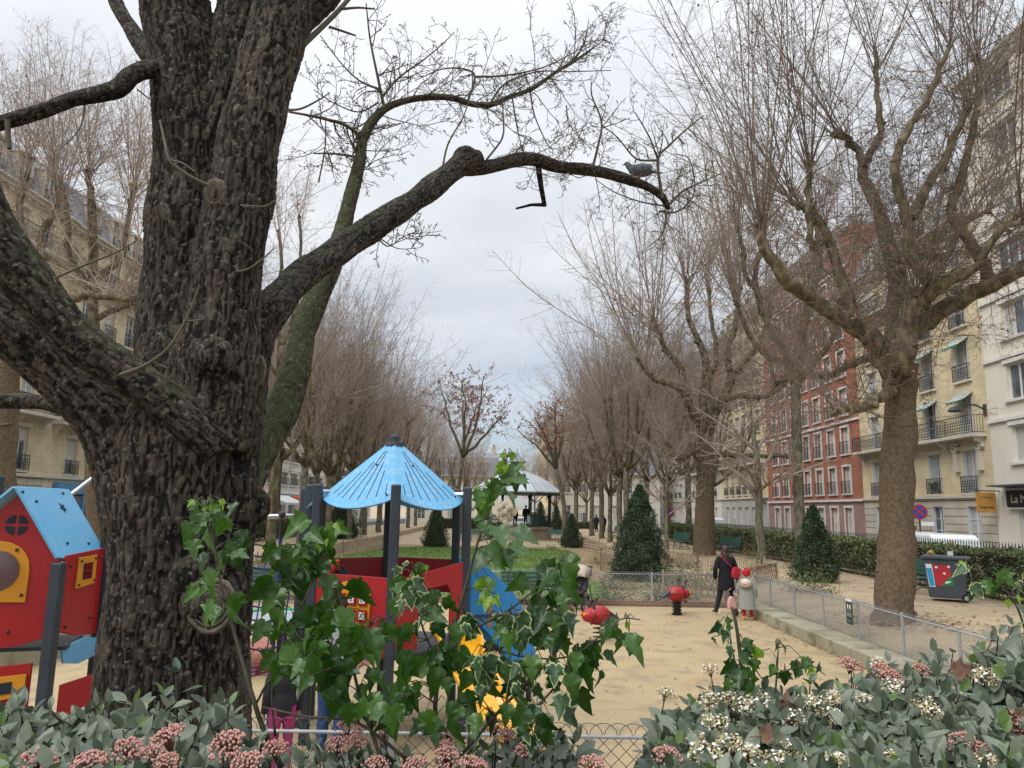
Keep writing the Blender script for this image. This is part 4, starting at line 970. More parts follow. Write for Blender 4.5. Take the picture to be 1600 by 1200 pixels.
e[0].position = .10; e[0].color = (.006, .005, .004, 1); e[1].position = .95; e[1].color = (.105, .085, .066, 1); x = e.new(.5); x.color = (.040, .032, .025, 1)
tc = nt.nodes.new('ShaderNodeTexCoord'); mp = nt.nodes.new('ShaderNodeMapping'); mp.inputs['Scale'].default_value = (1, 1, .2); L(tc.outputs['Object'], mp.inputs[0])
n = nt.nodes.new('ShaderNodeTexNoise'); n.inputs['Scale'].default_value = 62; n.inputs['Detail'].default_value = 8; n.inputs['Roughness'].default_value = .75; L(mp.outputs[0], n.inputs['Vector'])
ad = nt.nodes.new('ShaderNodeMath'); ad.operation = 'MULTIPLY_ADD'; L(n.outputs['Fac'], ad.inputs[0]); ad.inputs[1].default_value = 1.5; ad.inputs[2].default_value = -.78
a2 = nt.nodes.new('ShaderNodeMath'); L(at.outputs['Fac'], a2.inputs[0]); L(ad.outputs[0], a2.inputs[1]); L(a2.outputs[0], r.inputs[0])
# broad tone variation + moss
n2 = nt.nodes.new('ShaderNodeTexNoise'); n2.inputs['Scale'].default_value = 1.8; n2.inputs['Detail'].default_value = 5; L(tc.outputs['Object'], n2.inputs['Vector'])
hs = nt.nodes.new('ShaderNodeHueSaturation'); mr = nt.nodes.new('ShaderNodeMapRange'); L(n2.outputs['Fac'], mr.inputs[0]); mr.inputs[1].default_value = .3; mr.inputs[2].default_value = .7; mr.inputs[3].default_value = .5; mr.inputs[4].default_value = 1.35; L(mr.outputs[0], hs.inputs['Value']); L(r.outputs[0], hs.inputs['Color'])
am = nt.nodes.new('ShaderNodeAttribute'); am.attribute_name = 'moss'; n3 = nt.nodes.new('ShaderNodeTexNoise'); n3.inputs['Scale'].default_value = 16; n3.inputs['Detail'].default_value = 6; L(tc.outputs['Object'], n3.inputs['Vector'])
mu = nt.nodes.new('ShaderNodeMath'); mu.operation = 'ADD'; L(am.outputs['Fac'], mu.inputs[0]); L(n3.outputs['Fac'], mu.inputs[1]); mr2 = nt.nodes.new('ShaderNodeMapRange'); L(mu.outputs[0], mr2.inputs[0]); mr2.inputs[1].default_value = .88; mr2.inputs[2].default_value = 1.25; mr2.inputs[4].default_value = .75
mx = nt.nodes.new('ShaderNodeMix'); mx.data_type = 'RGBA'; L(mr2.outputs[0], mx.inputs[0]); L(hs.outputs[0], mx.inputs[6]); mx.inputs[7].default_value = (.075, .085, .036, 1)
# pale lichen flecks
n4 = nt.nodes.new('ShaderNodeTexNoise'); n4.inputs['Scale'].default_value = 36; n4.inputs['Detail'].default_value = 3; L(tc.outputs['Object'], n4.inputs['Vector'])
m4 = nt.nodes.new('ShaderNodeMapRange'); L(n4.outputs['Fac'], m4.inputs[0]); m4.inputs[1].default_value = .60; m4.inputs[2].default_value = .68; m4.inputs[4].default_value = .5
m5 = nt.nodes.new('ShaderNodeMix'); m5.data_type = 'RGBA'; L(m4.outputs[0], m5.inputs[0]); L(mx.outputs[2], m5.inputs[6]); m5.inputs[7].default_value = (.22, .22, .17, 1); L(m5.outputs[2], b_.inputs['Base Color'])
bp = nt.nodes.new('ShaderNodeBump'); bp.inputs['Strength'].default_value = .9; bp.inputs['Distance'].default_value = .012; L(n.outputs['Fac'], bp.inputs['Height']); L(bp.outputs[0], b_.inputs['Normal'])
fuse(op, .0105, 'trunk', m, ok, 2, bark_displace)
# pruning scars
M['slot_dark'] = mat('slot_dark', (.02, .015, .01), .9)
M['scar'] = mat('scar', (.085, .07, .05), .9, var=(.14, .115, .085), scale=20, bump=.8, bscale=60, stretch=(1, 1, .3))
for (px, py, Y, rw, rh) in ((337, 300, 3.80, .05, .065), (330, 945, 3.56, .105, .115), (398, 578, 3.98, .05, .08)):
    c = oq(px, py, Y); b = MB()
    b.tube([c + Vector((rw * math.cos(a), 0, rh * math.sin(a) * (1 + .05 * math.sin(3 * a)))) for a in [6.283 * j / 20 for j in range(21)]], [.009 + .006 * abs(math.sin(j * 1.7)) for j in range(21)], 7, cap=False)
    b.ball(c + Vector((0, .006, 0)), (rw, .018, rh), 18, 10)
    for s_ in (.8, .62, .45): b.tube([c + Vector((rw * s_ * math.cos(a), -.010, rh * s_ * math.sin(a))) for a in [6.283 * j / 16 for j in range(17)]], .0045, 5, cap=False)
    sc_ = b.build('pruning_scar', M['scar'], ok, smooth=True); b = MB(); b.ball(c + Vector((.006, -.018, -.01)), (rw * .16, .012, rh * .48), 10, 8); b.build('hollow', M['slot_dark'], sc_, smooth=True)
# twigs of the big tree
segs = []; r = random.Random(77)
def otw(pts, w0, w1, side=.5, sl=.35, up=.02, sub=True):
    pp = [oq(a, b, y) for a, b, y in pts]; tmp = MB(); o, ro = limb(tmp, pp, [w0 / 2 * pts[0][2] / FPX] + [0.5 * (w0 + (w1 - w0) * (i + 1) / (len(pts) - 1)) * pts[0][2] / FPX for i in range(len(pts) - 1)], 4)
    for i in range(len(o) - 1):
        segs.append((*o[i], *o[i + 1], ro[i], ro[i + 1]))
        if sub and i > 1 and r.random() < side:
            for _ in range(r.choice((1, 2))):
                d = (o[i + 1] - o[i]).normalized(); a = vnoise(r, 1); a = (a - d * a.dot(d)).normalized(); a.y *= .6
                shoot(segs, r, o[i], (d * .6 + a), sl * r.uniform(.5, 1.4), max(.0035, ro[i] * .55), 5, up, .22, 1, 1, None, .5, minr=.0022)
tw_list = [
    ([(452, 175, 5.6), (490, 182, 5.8), (530, 192, 6.0), (550, 202, 6.1), (562, 214, 6.15)], 4, 8),
    ([(490, 240, 6.1), (520, 240, 6.1), (560, 246, 6.1)], 2.5, 5), ([(509, 188, 5.9), (508, 230, 5.9), (498, 285, 5.9)], 2, 3),
    ([(600, 168, 6.3), (590, 120, 6.2), (578, 60, 6.1), (572, 5, 6.0)], 6, 2), ([(598, 150, 6.3), (625, 120, 6.3), (660, 95, 6.3), (690, 70, 6.4), (710, 50, 6.5)], 4, 1.5),
    ([(595, 140, 6.3), (560, 125, 6.2), (530, 95, 6.1), (500, 55, 6.0)], 3.5, 1.5), ([(592, 160, 6.3), (560, 175, 6.3), (520, 160, 6.2), (490, 140, 6.1)], 3, 1.5),
    ([(730, 160, 6.6), (742, 120, 6.6), (725, 108, 6.6), (690, 108, 6.6), (650, 125, 6.5)], 5, 1.5), ([(742, 120, 6.6), (790, 118, 6.7), (850, 105, 6.8), (900, 80, 6.9), (935, 60, 7.0)], 4, 1.5),
    ([(765, 162, 6.7), (790, 130, 6.8), (840, 112, 6.9), (890, 112, 7.0), (955, 110, 7.1)], 4, 1.5), ([(870, 112, 7.0), (900, 90, 7.1), (915, 60, 7.1), (920, 30, 7.1)], 4, 1.2),
    ([(690, 270, 6.3), (700, 225, 6.3), (725, 180, 6.3), (740, 130, 6.3)], 4, 1.5), ([(760, 250, 6.6), (785, 215, 6.6), (786, 180, 6.7), (785, 150, 6.7)], 4, 2),
    ([(828, 140, 6.9), (835, 180, 7.0), (855, 225, 7.0), (865, 235, 7.0)], 3, 1.5), ([(800, 150, 6.8), (808, 200, 6.8), (818, 240, 6.8)], 3, 1.5),
    ([(925, 266, 7.3), (935, 225, 7.3), (940, 190, 7.3), (925, 150, 7.3), (924, 128, 7.3)], 5, 2),
    ([(1035, 310, 7.8), (1028, 250, 7.8), (1045, 228, 7.8), (1075, 200, 7.8), (1100, 180, 7.9)], 6, 2), ([(1028, 250, 7.8), (1000, 250, 7.7), (985, 240, 7.7), (965, 215, 7.6), (940, 195, 7.5)], 4, 1.5),
    ([(1028, 250, 7.8), (1015, 215, 7.8), (995, 180, 7.8), (990, 175, 7.8)], 3.5, 1.5), ([(1040, 325, 7.9), (1065, 300, 8.0), (1095, 285, 8.0), (1130, 270, 8.1)], 5, 2), ([(1042, 330, 7.9), (1035, 365, 7.9), (1010, 388, 7.9)], 4, 1.5),
    ([(1040, 322, 7.9), (1000, 315, 7.8), (960, 300, 7.7), (930, 280, 7.6)], 3, 1.2), ([(1030, 330, 7.9), (1060, 330, 8.0), (1085, 300, 8.0), (1078, 250, 8.0), (1052, 240, 8.0)], 3.5, 1.5),
    ([(582, 360, 5.5), (605, 385, 5.5), (630, 370, 5.5), (655, 360, 5.5)], 3, 1), ([(590, 370, 5.5), (620, 388, 5.5), (650, 388, 5.5)], 2.5, 1),
    ([(465, 78, 4.3), (500, 45, 4.4), (530, 15, 4.5), (560, -20, 4.6)], 11, 8), ([(515, 42, 4.4), (545, 52, 4.5), (556, 56, 4.5)], 5, 3), ([(535, 14, 4.5), (560, 12, 4.5), (585, 14, 4.5)], 5, 3),
    ([(440, 172, 4.2), (470, 170, 4.4), (500, 155, 4.5), (515, 145, 4.6)], 5, 2), ([(250, 188, 3.9), (258, 225, 3.75), (265, 250, 3.7), (295, 275, 3.7), (325, 290, 3.75)], 4, 7), ([(265, 250, 3.7), (285, 255, 3.65), (305, 268, 3.6)], 4, 2),
    ([(370, 320, 3.85), (390, 322, 3.7), (415, 322, 3.7), (430, 313, 3.7)], 3, 2.5), ([(188, 586, 3.45), (225, 572, 3.35), (262, 545, 3.3), (290, 500, 3.3), (312, 445, 3.3)], 7, 3), ([(286, 502, 3.3), (315, 500, 3.3)], 3, 2), ([(240, 566, 3.35), (262, 575, 3.3)], 3, 2),
    ([(363, 424, 3.8), (385, 422, 3.7), (410, 405, 3.7), (428, 388, 3.7)], 5, 2), ([(85, 435, 3.4), (130, 415, 3.4), (180, 395, 3.4), (215, 375, 3.4)], 5, 2), ([(885, 165, 7.0), (890, 195, 7.0), (925, 235, 7.0)], 2.5, 1),
    ([(135, 152, 3.9), (125, 200, 3.85), (92, 235, 3.8)], 3, 1.5), ([(215, 140, 4.0), (235, 155, 4.0), (240, 148, 4.0)], 3, 2), ([(12, 188, 3.7), (13, 215, 3.7), (15, 232, 3.7)], 9, 8),
]
for pts, a, b in tw_list: otw(pts, a, b, .55, .30 if pts[0][2] > 5 else .14, sub=(pts[0][2] > 5))
# finer random twigs along the two long limbs
for j in (11, 12):
    pts, rad = opath(oak_limbs[j]); n_ = len(pts)
    for i in range(2 if j == 11 else 8, n_ - 1):
        for k in range(3 if j == 11 else 5):
            p = pts[i].lerp(pts[i + 1], r.random()); d = (pts[i + 1] - pts[i]).normalized(); a = vnoise(r, 1); a = (a - d * a.dot(d)).normalized()
            if a.z < 0 and r.random() < .5: a.z = -a.z
            shoot(segs, r, p, d * .7 + a, r.uniform(.25, .95), .0055, 6, .03, .2, 2, 1, None, .45, minr=.0022)
# broken hanging stub
tb = MB(); q1 = [oq(840, 246, 6.9), oq(842, 268, 6.95), oq(846, 295, 6.95), oq(851, 322, 6.95)]; tb.tube(q1, [.034, .030, .025, .022], 7); tb.tube([oq(852, 320, 6.95), oq(830, 320, 6.95), oq(806, 326, 6.95)], [.02, .014, .010], 6); tb.build('broken_branch', M['oak_bark'], ok, smooth=True)
M['oaktwig'] = mat('oaktwig', (.065, .053, .036), .9, var=(.11, .09, .06), scale=3)
seg_obj('twigs', segs, M['oaktwig'], ok, 5)
# small tree trunk at far left edge, mossy
hero('mossy plane trunk at the left edge between playhouse and stone block', G(-10, 900, .4), 20.5,
     [(-8, 905, 62), (-8, 850, 52), (-6, 760, 50), (0, 680, 48), (4, 620, 46), (6, 560, 44)],
     [[(6, 575, 36, 0), (20, 520, 30, .2), (10, 440, 26, .4), (35, 380, 22, .5), (30, 320, 18, .6), (45, 250, 13, .7)],
      [(6, 570, 34, 0), (60, 520, 26, -.4), (110, 470, 22, -.6), (150, 462, 19, -.8), (220, 468, 15, -1)],
      [(20, 500, 26, .2), (70, 430, 22, .6), (62, 370, 19, .8), (90, 325, 16, 1), (85, 260, 12, 1)],
      [(5, 580, 28, .3), (-40, 480, 24, 1), (-60, 380, 20, 1.4), (-40, 280, 14, 1.6)]], 61, shoots=26, H=17, tw=.014, side=3, lw=.6)
hero('bare plane tree seen left of the big dark trunk, in front of the stone block', G(150, 880, .4), 24.5,
     [(150, 884, 34), (150, 820, 30), (148, 700, 29), (146, 600, 28), (146, 520, 28)],
     [[(146, 530, 28, 0), (146, 450, 25, .2), (145, 380, 24, .3), (143, 320, 22, .4), (140, 270, 16, .5)],
      [(146, 460, 20, 0), (110, 400, 17, -.6), (104, 330, 15, -.8), (92, 285, 12, -1)],
      [(146, 440, 20, 0), (190, 400, 17, .6), (200, 340, 14, .8), (210, 290, 12, 1)],
      [(146, 500, 18, 0), (190, 480, 15, .6), (230, 460, 13, 1), (260, 420, 11, 1.2)]], 62, shoots=30, H=19, tw=.015, side=4, lw=.6)
hero('slim leaning plane tree seen between the dark trunk and the play tower', G(424, 870, .4), 28.5,
     [(422, 880, 16), (424, 820, 14), (430, 720, 13), (436, 620, 12), (440, 540, 12)],
     [[(440, 545, 11, 0), (432, 480, 9, .2), (440, 420, 8, .3), (436, 360, 7, .4)],
      [(440, 545, 10, 0), (462, 480, 8, .4), (470, 420, 7, .6), (468, 340, 6, .8)],
      [(438, 600, 8, 0), (410, 540, 7, -.4), (400, 470, 6, -.6)]], 63, shoots=14, H=17, tw=.014, lw=.75, trunkm='plane_bark')
# ------------------------------------------------------------------ hedges, yews, low plants
def leaf_cloud(name, pts, normals, size, m, parent=None, seed=0, squash=.55, jitter=.6):
    """one small folded leaf (2 quads) per point"""
    r = np.random.RandomState(seed); n = len(pts); pts = np.asarray(pts); nm = np.asarray(normals)
    a = r.normal(size=(n, 3)); a += nm * .3; a /= np.linalg.norm(a, axis=1, keepdims=True)
    up = nm * 1.0 + r.normal(size=(n, 3)) * jitter; b = np.cross(a, up); b /= np.maximum(np.linalg.norm(b, axis=1, keepdims=True), 1e-6); c = np.cross(b, a)
    s = size * r.uniform(.6, 1.35, (n, 1)); V = np.zeros((n, 6, 3))
    V[:, 0] = pts; V[:, 1] = pts + a * s * .45 + b * s * squash * .5 + c * s * .12; V[:, 2] = pts + a * s; V[:, 3] = pts + a * s * .45 - b * s * squash * .5 + c * s * .12; V[:, 4] = pts + a * s * .3; V[:, 5] = pts + a * s * .65
    F = np.array([[0, 4, 5, 1], [5, 2, 1, 1], [0, 3, 5, 4], [5, 3, 2, 2]])
    F = np.array([[0, 5, 1], [5, 2, 1], [0, 3, 5], [5, 3, 2]]); FF = (np.arange(n)[:, None, None] * 6 + F[None]).reshape(-1, 3)
    return fast_mesh(name, V.reshape(-1, 3), FF, m, parent)
M['yewleaf'] = mat('yewleaf', (.014, .035, .015), .7, var=(.038, .075, .026), scale=3.2, detail=3)
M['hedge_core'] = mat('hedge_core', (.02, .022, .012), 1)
M['drybush'] = mat('drybush', (.16, .11, .05), .8, var=(.24, .19, .09), scale=2)
def hedge(name, label, pts, h, w, z, dens=900, seed=0, size=.07, leafm='hedgeleaf', skip=.12):
    """clipped hedge along a polyline"""
    t = thing(name, label, 'hedge', (pts[0][0], pts[0][1], z)); r = np.random.RandomState(seed); P0 = np.array(pts[0] + (0,)); allp = []; alln = []; core = MB(); st = []
    for i in range(len(pts) - 1):
        a = np.array(pts[i] + (0,), float); b = np.array(pts[i + 1] + (0,), float); L = np.linalg.norm(b - a); d = (b - a) / L; nrm = np.array([d[1], -d[0], 0])
        n = int(L * dens * (h + w)); u = r.uniform(0, L, n); f = r.choice(3, n, p=[.4, .4, .2]); 
        vz = r.uniform(.08, h, n); vw = r.uniform(-w / 2, w / 2, n)
        bump = .06 * np.sin(u * 2.1 + i) + .05 * np.sin(u * 5.3 + 1) + .04 * np.sin(vz * 7 + u * 3)
        dep = np.abs(r.normal(0, .06, n))
        off = np.where(f == 0, w / 2 + bump - dep, np.where(f == 1, vw, -w / 2 - bump + dep)); zz = np.where(f == 1, h + bump * .8 - dep, vz)
        p = a + d * u[:, None] + nrm * off[:, None]; p[:, 2] = zz; nn = np.where((f == 1)[:, None], np.array([[0, 0, 1.]]), np.where((f == 0)[:, None], nrm, -nrm))
        holes = np.sin(u * 1.7 + seed) * np.sin(vz * 5 + u * .9) ; keep = (zz > h * .35) | (r.uniform(size=n) > .55)
        allp.append((p - P0)[keep]); alln.append(nn[keep])
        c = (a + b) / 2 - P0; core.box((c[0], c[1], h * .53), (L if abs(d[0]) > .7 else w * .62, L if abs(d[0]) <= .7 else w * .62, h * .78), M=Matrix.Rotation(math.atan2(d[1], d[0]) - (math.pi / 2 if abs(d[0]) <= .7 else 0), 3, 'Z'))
        for k in range(int(L * 7)):
            q = a + d * r.uniform(0, L) + nrm * r.uniform(-w * .4, w * .4) - P0; e = q + np.array([r.normal(0, .1), r.normal(0, .1), h * .8]); st.append((*q, *e, .012, .006))
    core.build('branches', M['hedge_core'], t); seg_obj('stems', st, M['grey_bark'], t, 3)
    leaf_cloud('foliage', np.concatenate(allp), np.concatenate(alln), size, M[leafm], t, seed); return t
hedge('hedge', 'long clipped evergreen hedge behind the bin and benches on the right', [(13.0, 9), (12.9, 20), (12.6, 30), (12.2, 42), (12.0, 58)], 1.22, .95, .4, 750, 1, .085)
hedge('hedge', 'long clipped evergreen hedge along the left street', [(-14.9, 9), (-14.9, 30), (-14.9, 60)], 1.15, .9, .4, 420, 2, .09)
hedge('hedge', 'low clipped hedge across the far end of the square behind the bandstand', [(-9, 88), (-2, 88.2)], 1.3, .9, 0, 300, 3, .12)
hedge('hedge', 'clipped hedge to the right behind the bandstand', [(2.5, 88), (10, 88.2)], 1.2, .9, 0, 300, 4, .12)

def yew(label, x, y, z, w, h, seed, n=9000, cat='conifer', jag=.11, size=.09):
    t = thing('conical_yew', label, cat, (x, y, z), 0, None); r = np.random.RandomState(seed)
    u = r.uniform(0, 1, n) ** 1.35; a = r.uniform(0, 6.283, n); hz = .05 + u * (h - .05)
    prof = (w / 2) * np.where(u < .12, .82 + u * 1.5, (1 - u) ** .78 * 1.12 + .02)
    lump = 1 + jag * np.sin(a * 5 + hz * 4) + jag * np.sin(a * 3 - hz * 7 + 1) + r.normal(0, .07, n); rr = prof * lump * (1 - np.abs(r.normal(0, .09, n)))
    p = np.stack([rr * np.cos(a), rr * np.sin(a), hz], 1); nn = np.stack([np.cos(a), np.sin(a), np.full(n, .6)], 1)
    leaf_cloud('foliage', p, nn, size, M['yewleaf'], t, seed, squash=.38)
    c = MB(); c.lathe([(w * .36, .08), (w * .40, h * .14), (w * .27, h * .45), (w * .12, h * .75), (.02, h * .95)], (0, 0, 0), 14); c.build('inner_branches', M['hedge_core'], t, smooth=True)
    b = MB(); b.tube([(0, 0, -.2), (0, 0, .6)], .08, 8); b.build('trunk', M['grey_bark'], t); return t
yew('largest conical yew behind the wire fence, left of the woman in black', 4.85, 28.6, 0, 2.05, 3.45, 1, 15000)
yew('small conical yew on the lawn edge right of the bandstand', 4.2, 52.0, 0, 1.45, 2.25, 2, 5000)
yew('ragged narrow yew in front of the red brick block', 9.75, 24.6, .4, 1.35, 2.35, 3, 8000, jag=.16)
yew('conical yew seen between the play tower posts', -4.75, 49.5, 0, 1.75, 2.7, 4, 6000)
yew('broad yew behind the left post of the play tower', -11.1, 50.5, .4, 3.0, 3.0, 5, 7000)
yew('dark yew seen through the bandstand, furthest of the yews', 3.2, 80, 0, 2.0, 3.3, 6, 3500, size=.13)
yew('second dark yew just right of the bandstand column', 4.9, 80.5, 0, 1.6, 3.0, 7, 3000, size=.13)
# loose undergrowth beside the fences
def bush(label, x, y, z, w, h, seed, m='hedgeleaf', n=900, size=.07, name='shrub', stems=True):
    t = thing(name, label, 'shrub', (x, y, z)); r = np.random.RandomState(seed); v = r.normal(size=(n, 3)); v /= np.linalg.norm(v, axis=1, keepdims=True); v[:, 2] = np.abs(v[:, 2])
    v *= r.uniform(.35, 1.0, (n, 1)) * (1 + .25 * np.sin(v[:, :1] * 6 + seed)); p = v * np.array([w / 2, w / 2, h]); leaf_cloud('foliage', p, v, size, M[m], t, seed, .45)
    st = []; 
    for i in range(22): e = p[r.randint(n)]; st.append((*(e * .05), *e, .008, .004))
    seg_obj('stems', st, M['grey_bark'], t); return t
bush('grey-green bush behind the wire fence, between the largest yew and the woman', 4.9, 22.6, 0, 1.5, 1.0, 11, n=900)
bush('low sprawling green bush in front of the ragged yew', 8.3, 21.2, .4, 1.7, .75, 12, n=800)
bush('small green plant at the foot of the slim pale trunk', 9.2, 28.2, .4, 1.0, .9, 13, n=400)
bush('dry brown undergrowth below the hedge near the slim trunk', 11.5, 30.5, .4, 1.6, .8, 14, 'drybush', 900, .06)
bush('dry brown undergrowth below the hedge beside the second bench', 11.3, 36, .4, 1.6, .7, 15, 'drybush', 700, .06)
bush('straw-coloured dry plants on the bed right of the lawn', 4.6, 36.5, 0, 2.2, .55, 16, 'drybush', 900, .07)
bush('low green tuft at the end of the lawn', 2.7, 49.2, 0, .9, .35, 17, n=250)
bush('green bush behind the corner of the wire fences', 6.0, 23.2, .2, 1.2, .85, 18, n=600)
bush('leafy green bush just behind the back fence, right of the stroller', 2.9, 22.1, 0, 1.5, .6, 21, n=600)
bush('green ground plants at the foot of the largest yew, left side', 3.6, 25.5, 0, 2.0, .5, 22, n=700)
bush('green bush with upright stems behind the red spring rider', 4.2, 22.0, 0, 1.1, .95, 23, n=450)
bush('straggly green plants between the largest yew and the crossed lath fence', 5.9, 26.5, 0.1, 1.8, .8, 24, n=700)
bush('brownish dry bush below the second big plane tree', 7.0, 31.5, 0.3, 2.2, .6, 25, 'drybush', 700, .06)
bush('sparse twiggy bush at the right edge behind the fence', 9.6, 13.5, .4, 1.3, .8, 19, n=300)

# chestnut paling: crossed split laths on wire
def paling(name, label, pts, h, z, cross=False, sp=.09, seed=0):
    t = thing(name, label, 'fence', (pts[0][0], pts[0][1], z)); r = random.Random(seed); mb = MB(); o = Vector(pts[0] + (0,)); rl = MB()
    for i in range(len(pts) - 1):
        a = Vector(pts[i] + (0,)) - o; b = Vector(pts[i + 1] + (0,)) - o; L = (b - a).length; d = (b - a) / L; k = 0.0
        while k < L:
            p = a + d * k; hh = h * r.uniform(.88, 1.06)
            if cross:
                mb.bar(p + Vector((0, 0, 0)), p + d * .32 + Vector((0, 0, hh)), .03, .015, up=(d.y, -d.x, 0)); mb.bar(p + d * .32 + Vector((d.y * .03, -d.x * .03, 0)), p + Vector((d.y * .03, -d.x * .03, hh)), .03, .015, up=(d.y, -d.x, 0)); k += .19
            else:
                lean = r.gauss(0, .02); mb.bar(p, p + d * lean + Vector((0, 0, hh)), .034 * r.uniform(.7, 1.2), .014, up=(d.y, -d.x, 0)); k += sp * r.uniform(.85, 1.15)
        for zz in (.25, .8) if not cross else (.92,): rl.bar(a + Vector((0, 0, h * zz)), b + Vector((0, 0, h * zz)), .012 if not cross else .045)
        npost = max(1, int(L / 1.8))
        for j in range(npost + 1):
            pb = MB(); q = a + d * (L * j / npost); pb.tube([q + Vector((0, 0, -.2)), q + Vector((0, 0, h * 1.12))], .03, 7); pb.build('post', M['paling'], t)
    mb.build('laths', M['paling'], t); rl.build('rail', M['paling'] if cross else M['wiredark'], t); return t
paling('paling_fence', 'split-lath fence in front of the second big plane tree', [(8.9, 26.9), (7.2, 29.5), (6.6, 33)], .55, .4, False, .085, 1)
paling('paling_fence', 'crossed lath fence around the bed behind the woman and child', [(4.3, 21.6), (6.2, 22.2), (7.0, 24.2)], .72, .1, True, .1, 2)
paling('paling_fence', 'crossed lath fence at the corner of the wire fences', [(6.6, 22.6), (8.9, 25.8)], .5, .4, True, .1, 3)
paling('paling_fence', 'crossed lath fence between the lawn bed and the largest yew', [(4.6, 38.0), (3.9, 33.0), (4.4, 30.2)], .85, 0, True, .1, 4)
paling('paling_fence', 'split-lath fence along the left side of the lawn', [(-9.2, 24), (-9.0, 32), (-8.6, 40), (-7.6, 48)], .75, 0, False, .11, 5)
paling('paling_fence', 'row of small stakes on the lawn bed left of the play tower', [(-9.3, 22), (-8.5, 30), (-8.4, 36)], .45, .0, False, .16, 6)
paling('paling_fence', 'low lath fence by the small yew right of the bandstand', [(4.9, 53), (5.6, 48), (5.5, 44)], .6, 0, True, .1, 7)

# iron railing behind the right hedge: spear tips show above it
b = thing('iron_railing', 'green iron railing whose spear tips rise above the right hedge', 'railing', (13.75, 10, .4)); mb = MB()
for k in range(300):
    y = k * .14; mb.bar((0, y, 0), (0, y, 1.33), .018)
    mb.add([(-.022, y, 1.33), (0, y - .022, 1.33), (.022, y, 1.33), (0, y + .022, 1.33), (0, y, 1.45)], [(0, 1, 4), (1, 2, 4), (2, 3, 4), (3, 0, 4), (3, 2, 1, 0)])
M['greeniron'] = mat('greeniron', (.02, .045, .035), .5)
mb.build('bars', M['greeniron'], b); mb = MB(); mb.bar((0, 0, .15), (0, 42, .15), .04); mb.bar((0, 0, 1.15), (0, 42, 1.15), .04); mb.build('rails', M['greeniron'], b)

# ------------------------------------------------------------------ benches
M['benchgreen'] = mat('benchgreen', (.022, .085, .062), .5, var=(.03, .10, .075), scale=3)
def make_bench(L=1.9, back=True):
    t = thing('park_bench', 'x', 'bench')
    b = MB()
    for k in range(4): b.box((0, -.06 - k * .11, .45 - .004 * k), (L, .095, .035))
    b.build('seat', M['benchgreen'], t, bevel=.006)
    b = MB()
    for k in range(4): b.box((0, .05 + k * .025, .56 + k * .105), (L, .03, .09), M=Matrix.Rotation(R_(-12), 3, 'X'))
    b.build('backrest', M['benchgreen'], t, bevel=.006)
    for sx in (-L / 2 + .2, 0, L / 2 - .2) if L > 1.7 else (-L / 2 + .15, L / 2 - .15):
        b = MB(); b.tube([(sx, -.46, 0), (sx, -.42, .22), (sx, -.40, .42), (sx, -.2, .44), (sx, 0, .42), (sx, .06, .6), (sx, .16, .96)], .02, 6); b.tube([(sx, .16, 0), (sx, .06, .2), (sx, 0, .42)], .02, 6); b.tube([(sx, -.44, .12), (sx, -.2, .2), (sx, .12, .12)], .014, 6); b.build('leg', M['darkmetal'], t, smooth=True)
    return t
bench0 = make_bench()
def bench(x, y, z, rz, label, first=[True]):
    if first[0]: first[0] = False; bench0.location = (x, y, z); bench0.rotation_euler = (0, 0, rz); bench0['label'] = label; bench0['group'] = 'green park benches'; return bench0
    return copy_thing(bench0, (x, y, z), rz, label, 1.0, 'green park benches')
bench(11.3, 21.9, .4, R_(-78), 'green slatted bench beside the grey wheeled bin')
bench(11.0, 38.6, .4, R_(-75), 'green bench by the hedge, right of the second big plane trunk')
bench(9.9, 44.6, .4, R_(-75), 'green bench by the hedge, left of the second big plane trunk')
bench(.75, 20.2, .0, R_(180), 'green bench on the sand floor in front of the back fence, behind the ivy')
bench(-6.0, 20.0, .0, R_(175), 'green bench at the back of the playground next to the dark trunk')
bench(-3.0, 58.5, 0, R_(20), 'green bench on the path left of the bandstand')
bench(3.9, 62, 0, R_(-30), 'green bench on the path right of the bandstand')
bench(8.5, 60, .4, R_(-75), 'furthest green bench under the right-hand row of trees')
# ------------------------------------------------------------------ bandstand
bs = thing('bandstand', 'octagonal bandstand with grey zinc roof on slim green columns', 'bandstand', (0.55, 65.5, 0)); N8 = 8; ro_ = math.pi / 8
M['bstone'] = mat('bstone', (.30, .25, .19), .9, var=(.38, .33, .26), scale=2, bump=.3)
M['slate'] = mat('slate', (.38, .41, .43), .5, var=(.45, .48, .50), scale=1.5)
b = MB(); b.lathe([(3.35, -.1), (3.3, .15), (3.22, .16), (3.22, .9), (3.36, .92), (3.36, 1.05)], (0, 0, 0), 8, a0=ro_); b.build('platform', M['bstone'], bs)
def rr8(prof, n=8): return prof
b = MB(); b.lathe([(4.15, 3.86), (4.15, 3.96), (3.7, 4.25), (3.0, 4.75), (2.1, 5.25), (1.25, 5.6), (.85, 5.75), (.85, 5.95), (.7, 6.0)], (0, 0, 0), 8, a0=ro_); rf = b.build('roof', M['slate'], bs)
b = MB()
for k in range(8):
    a = ro_ + k * math.pi / 4
    pr = [(4.15, 3.97), (3.7, 4.26), (3.0, 4.76), (2.1, 5.26), (1.25, 5.61), (.85, 5.76)]; b.tube([(r_ * math.cos(a), r_ * math.sin(a), z_) for r_, z_ in pr], .035, 5)
    for f in (.25, .5, .75):
        a2 = ro_ + (k + 1) * math.pi / 4
        b.tube([((r_ * math.cos(a)) * (1 - f) + r_ * math.cos(a2) * f, r_ * math.sin(a) * (1 - f) + r_ * math.sin(a2) * f, z_) for r_, z_ in pr[:5]], .014, 4)
b.build('roof_seams', M['zinc'], rf)
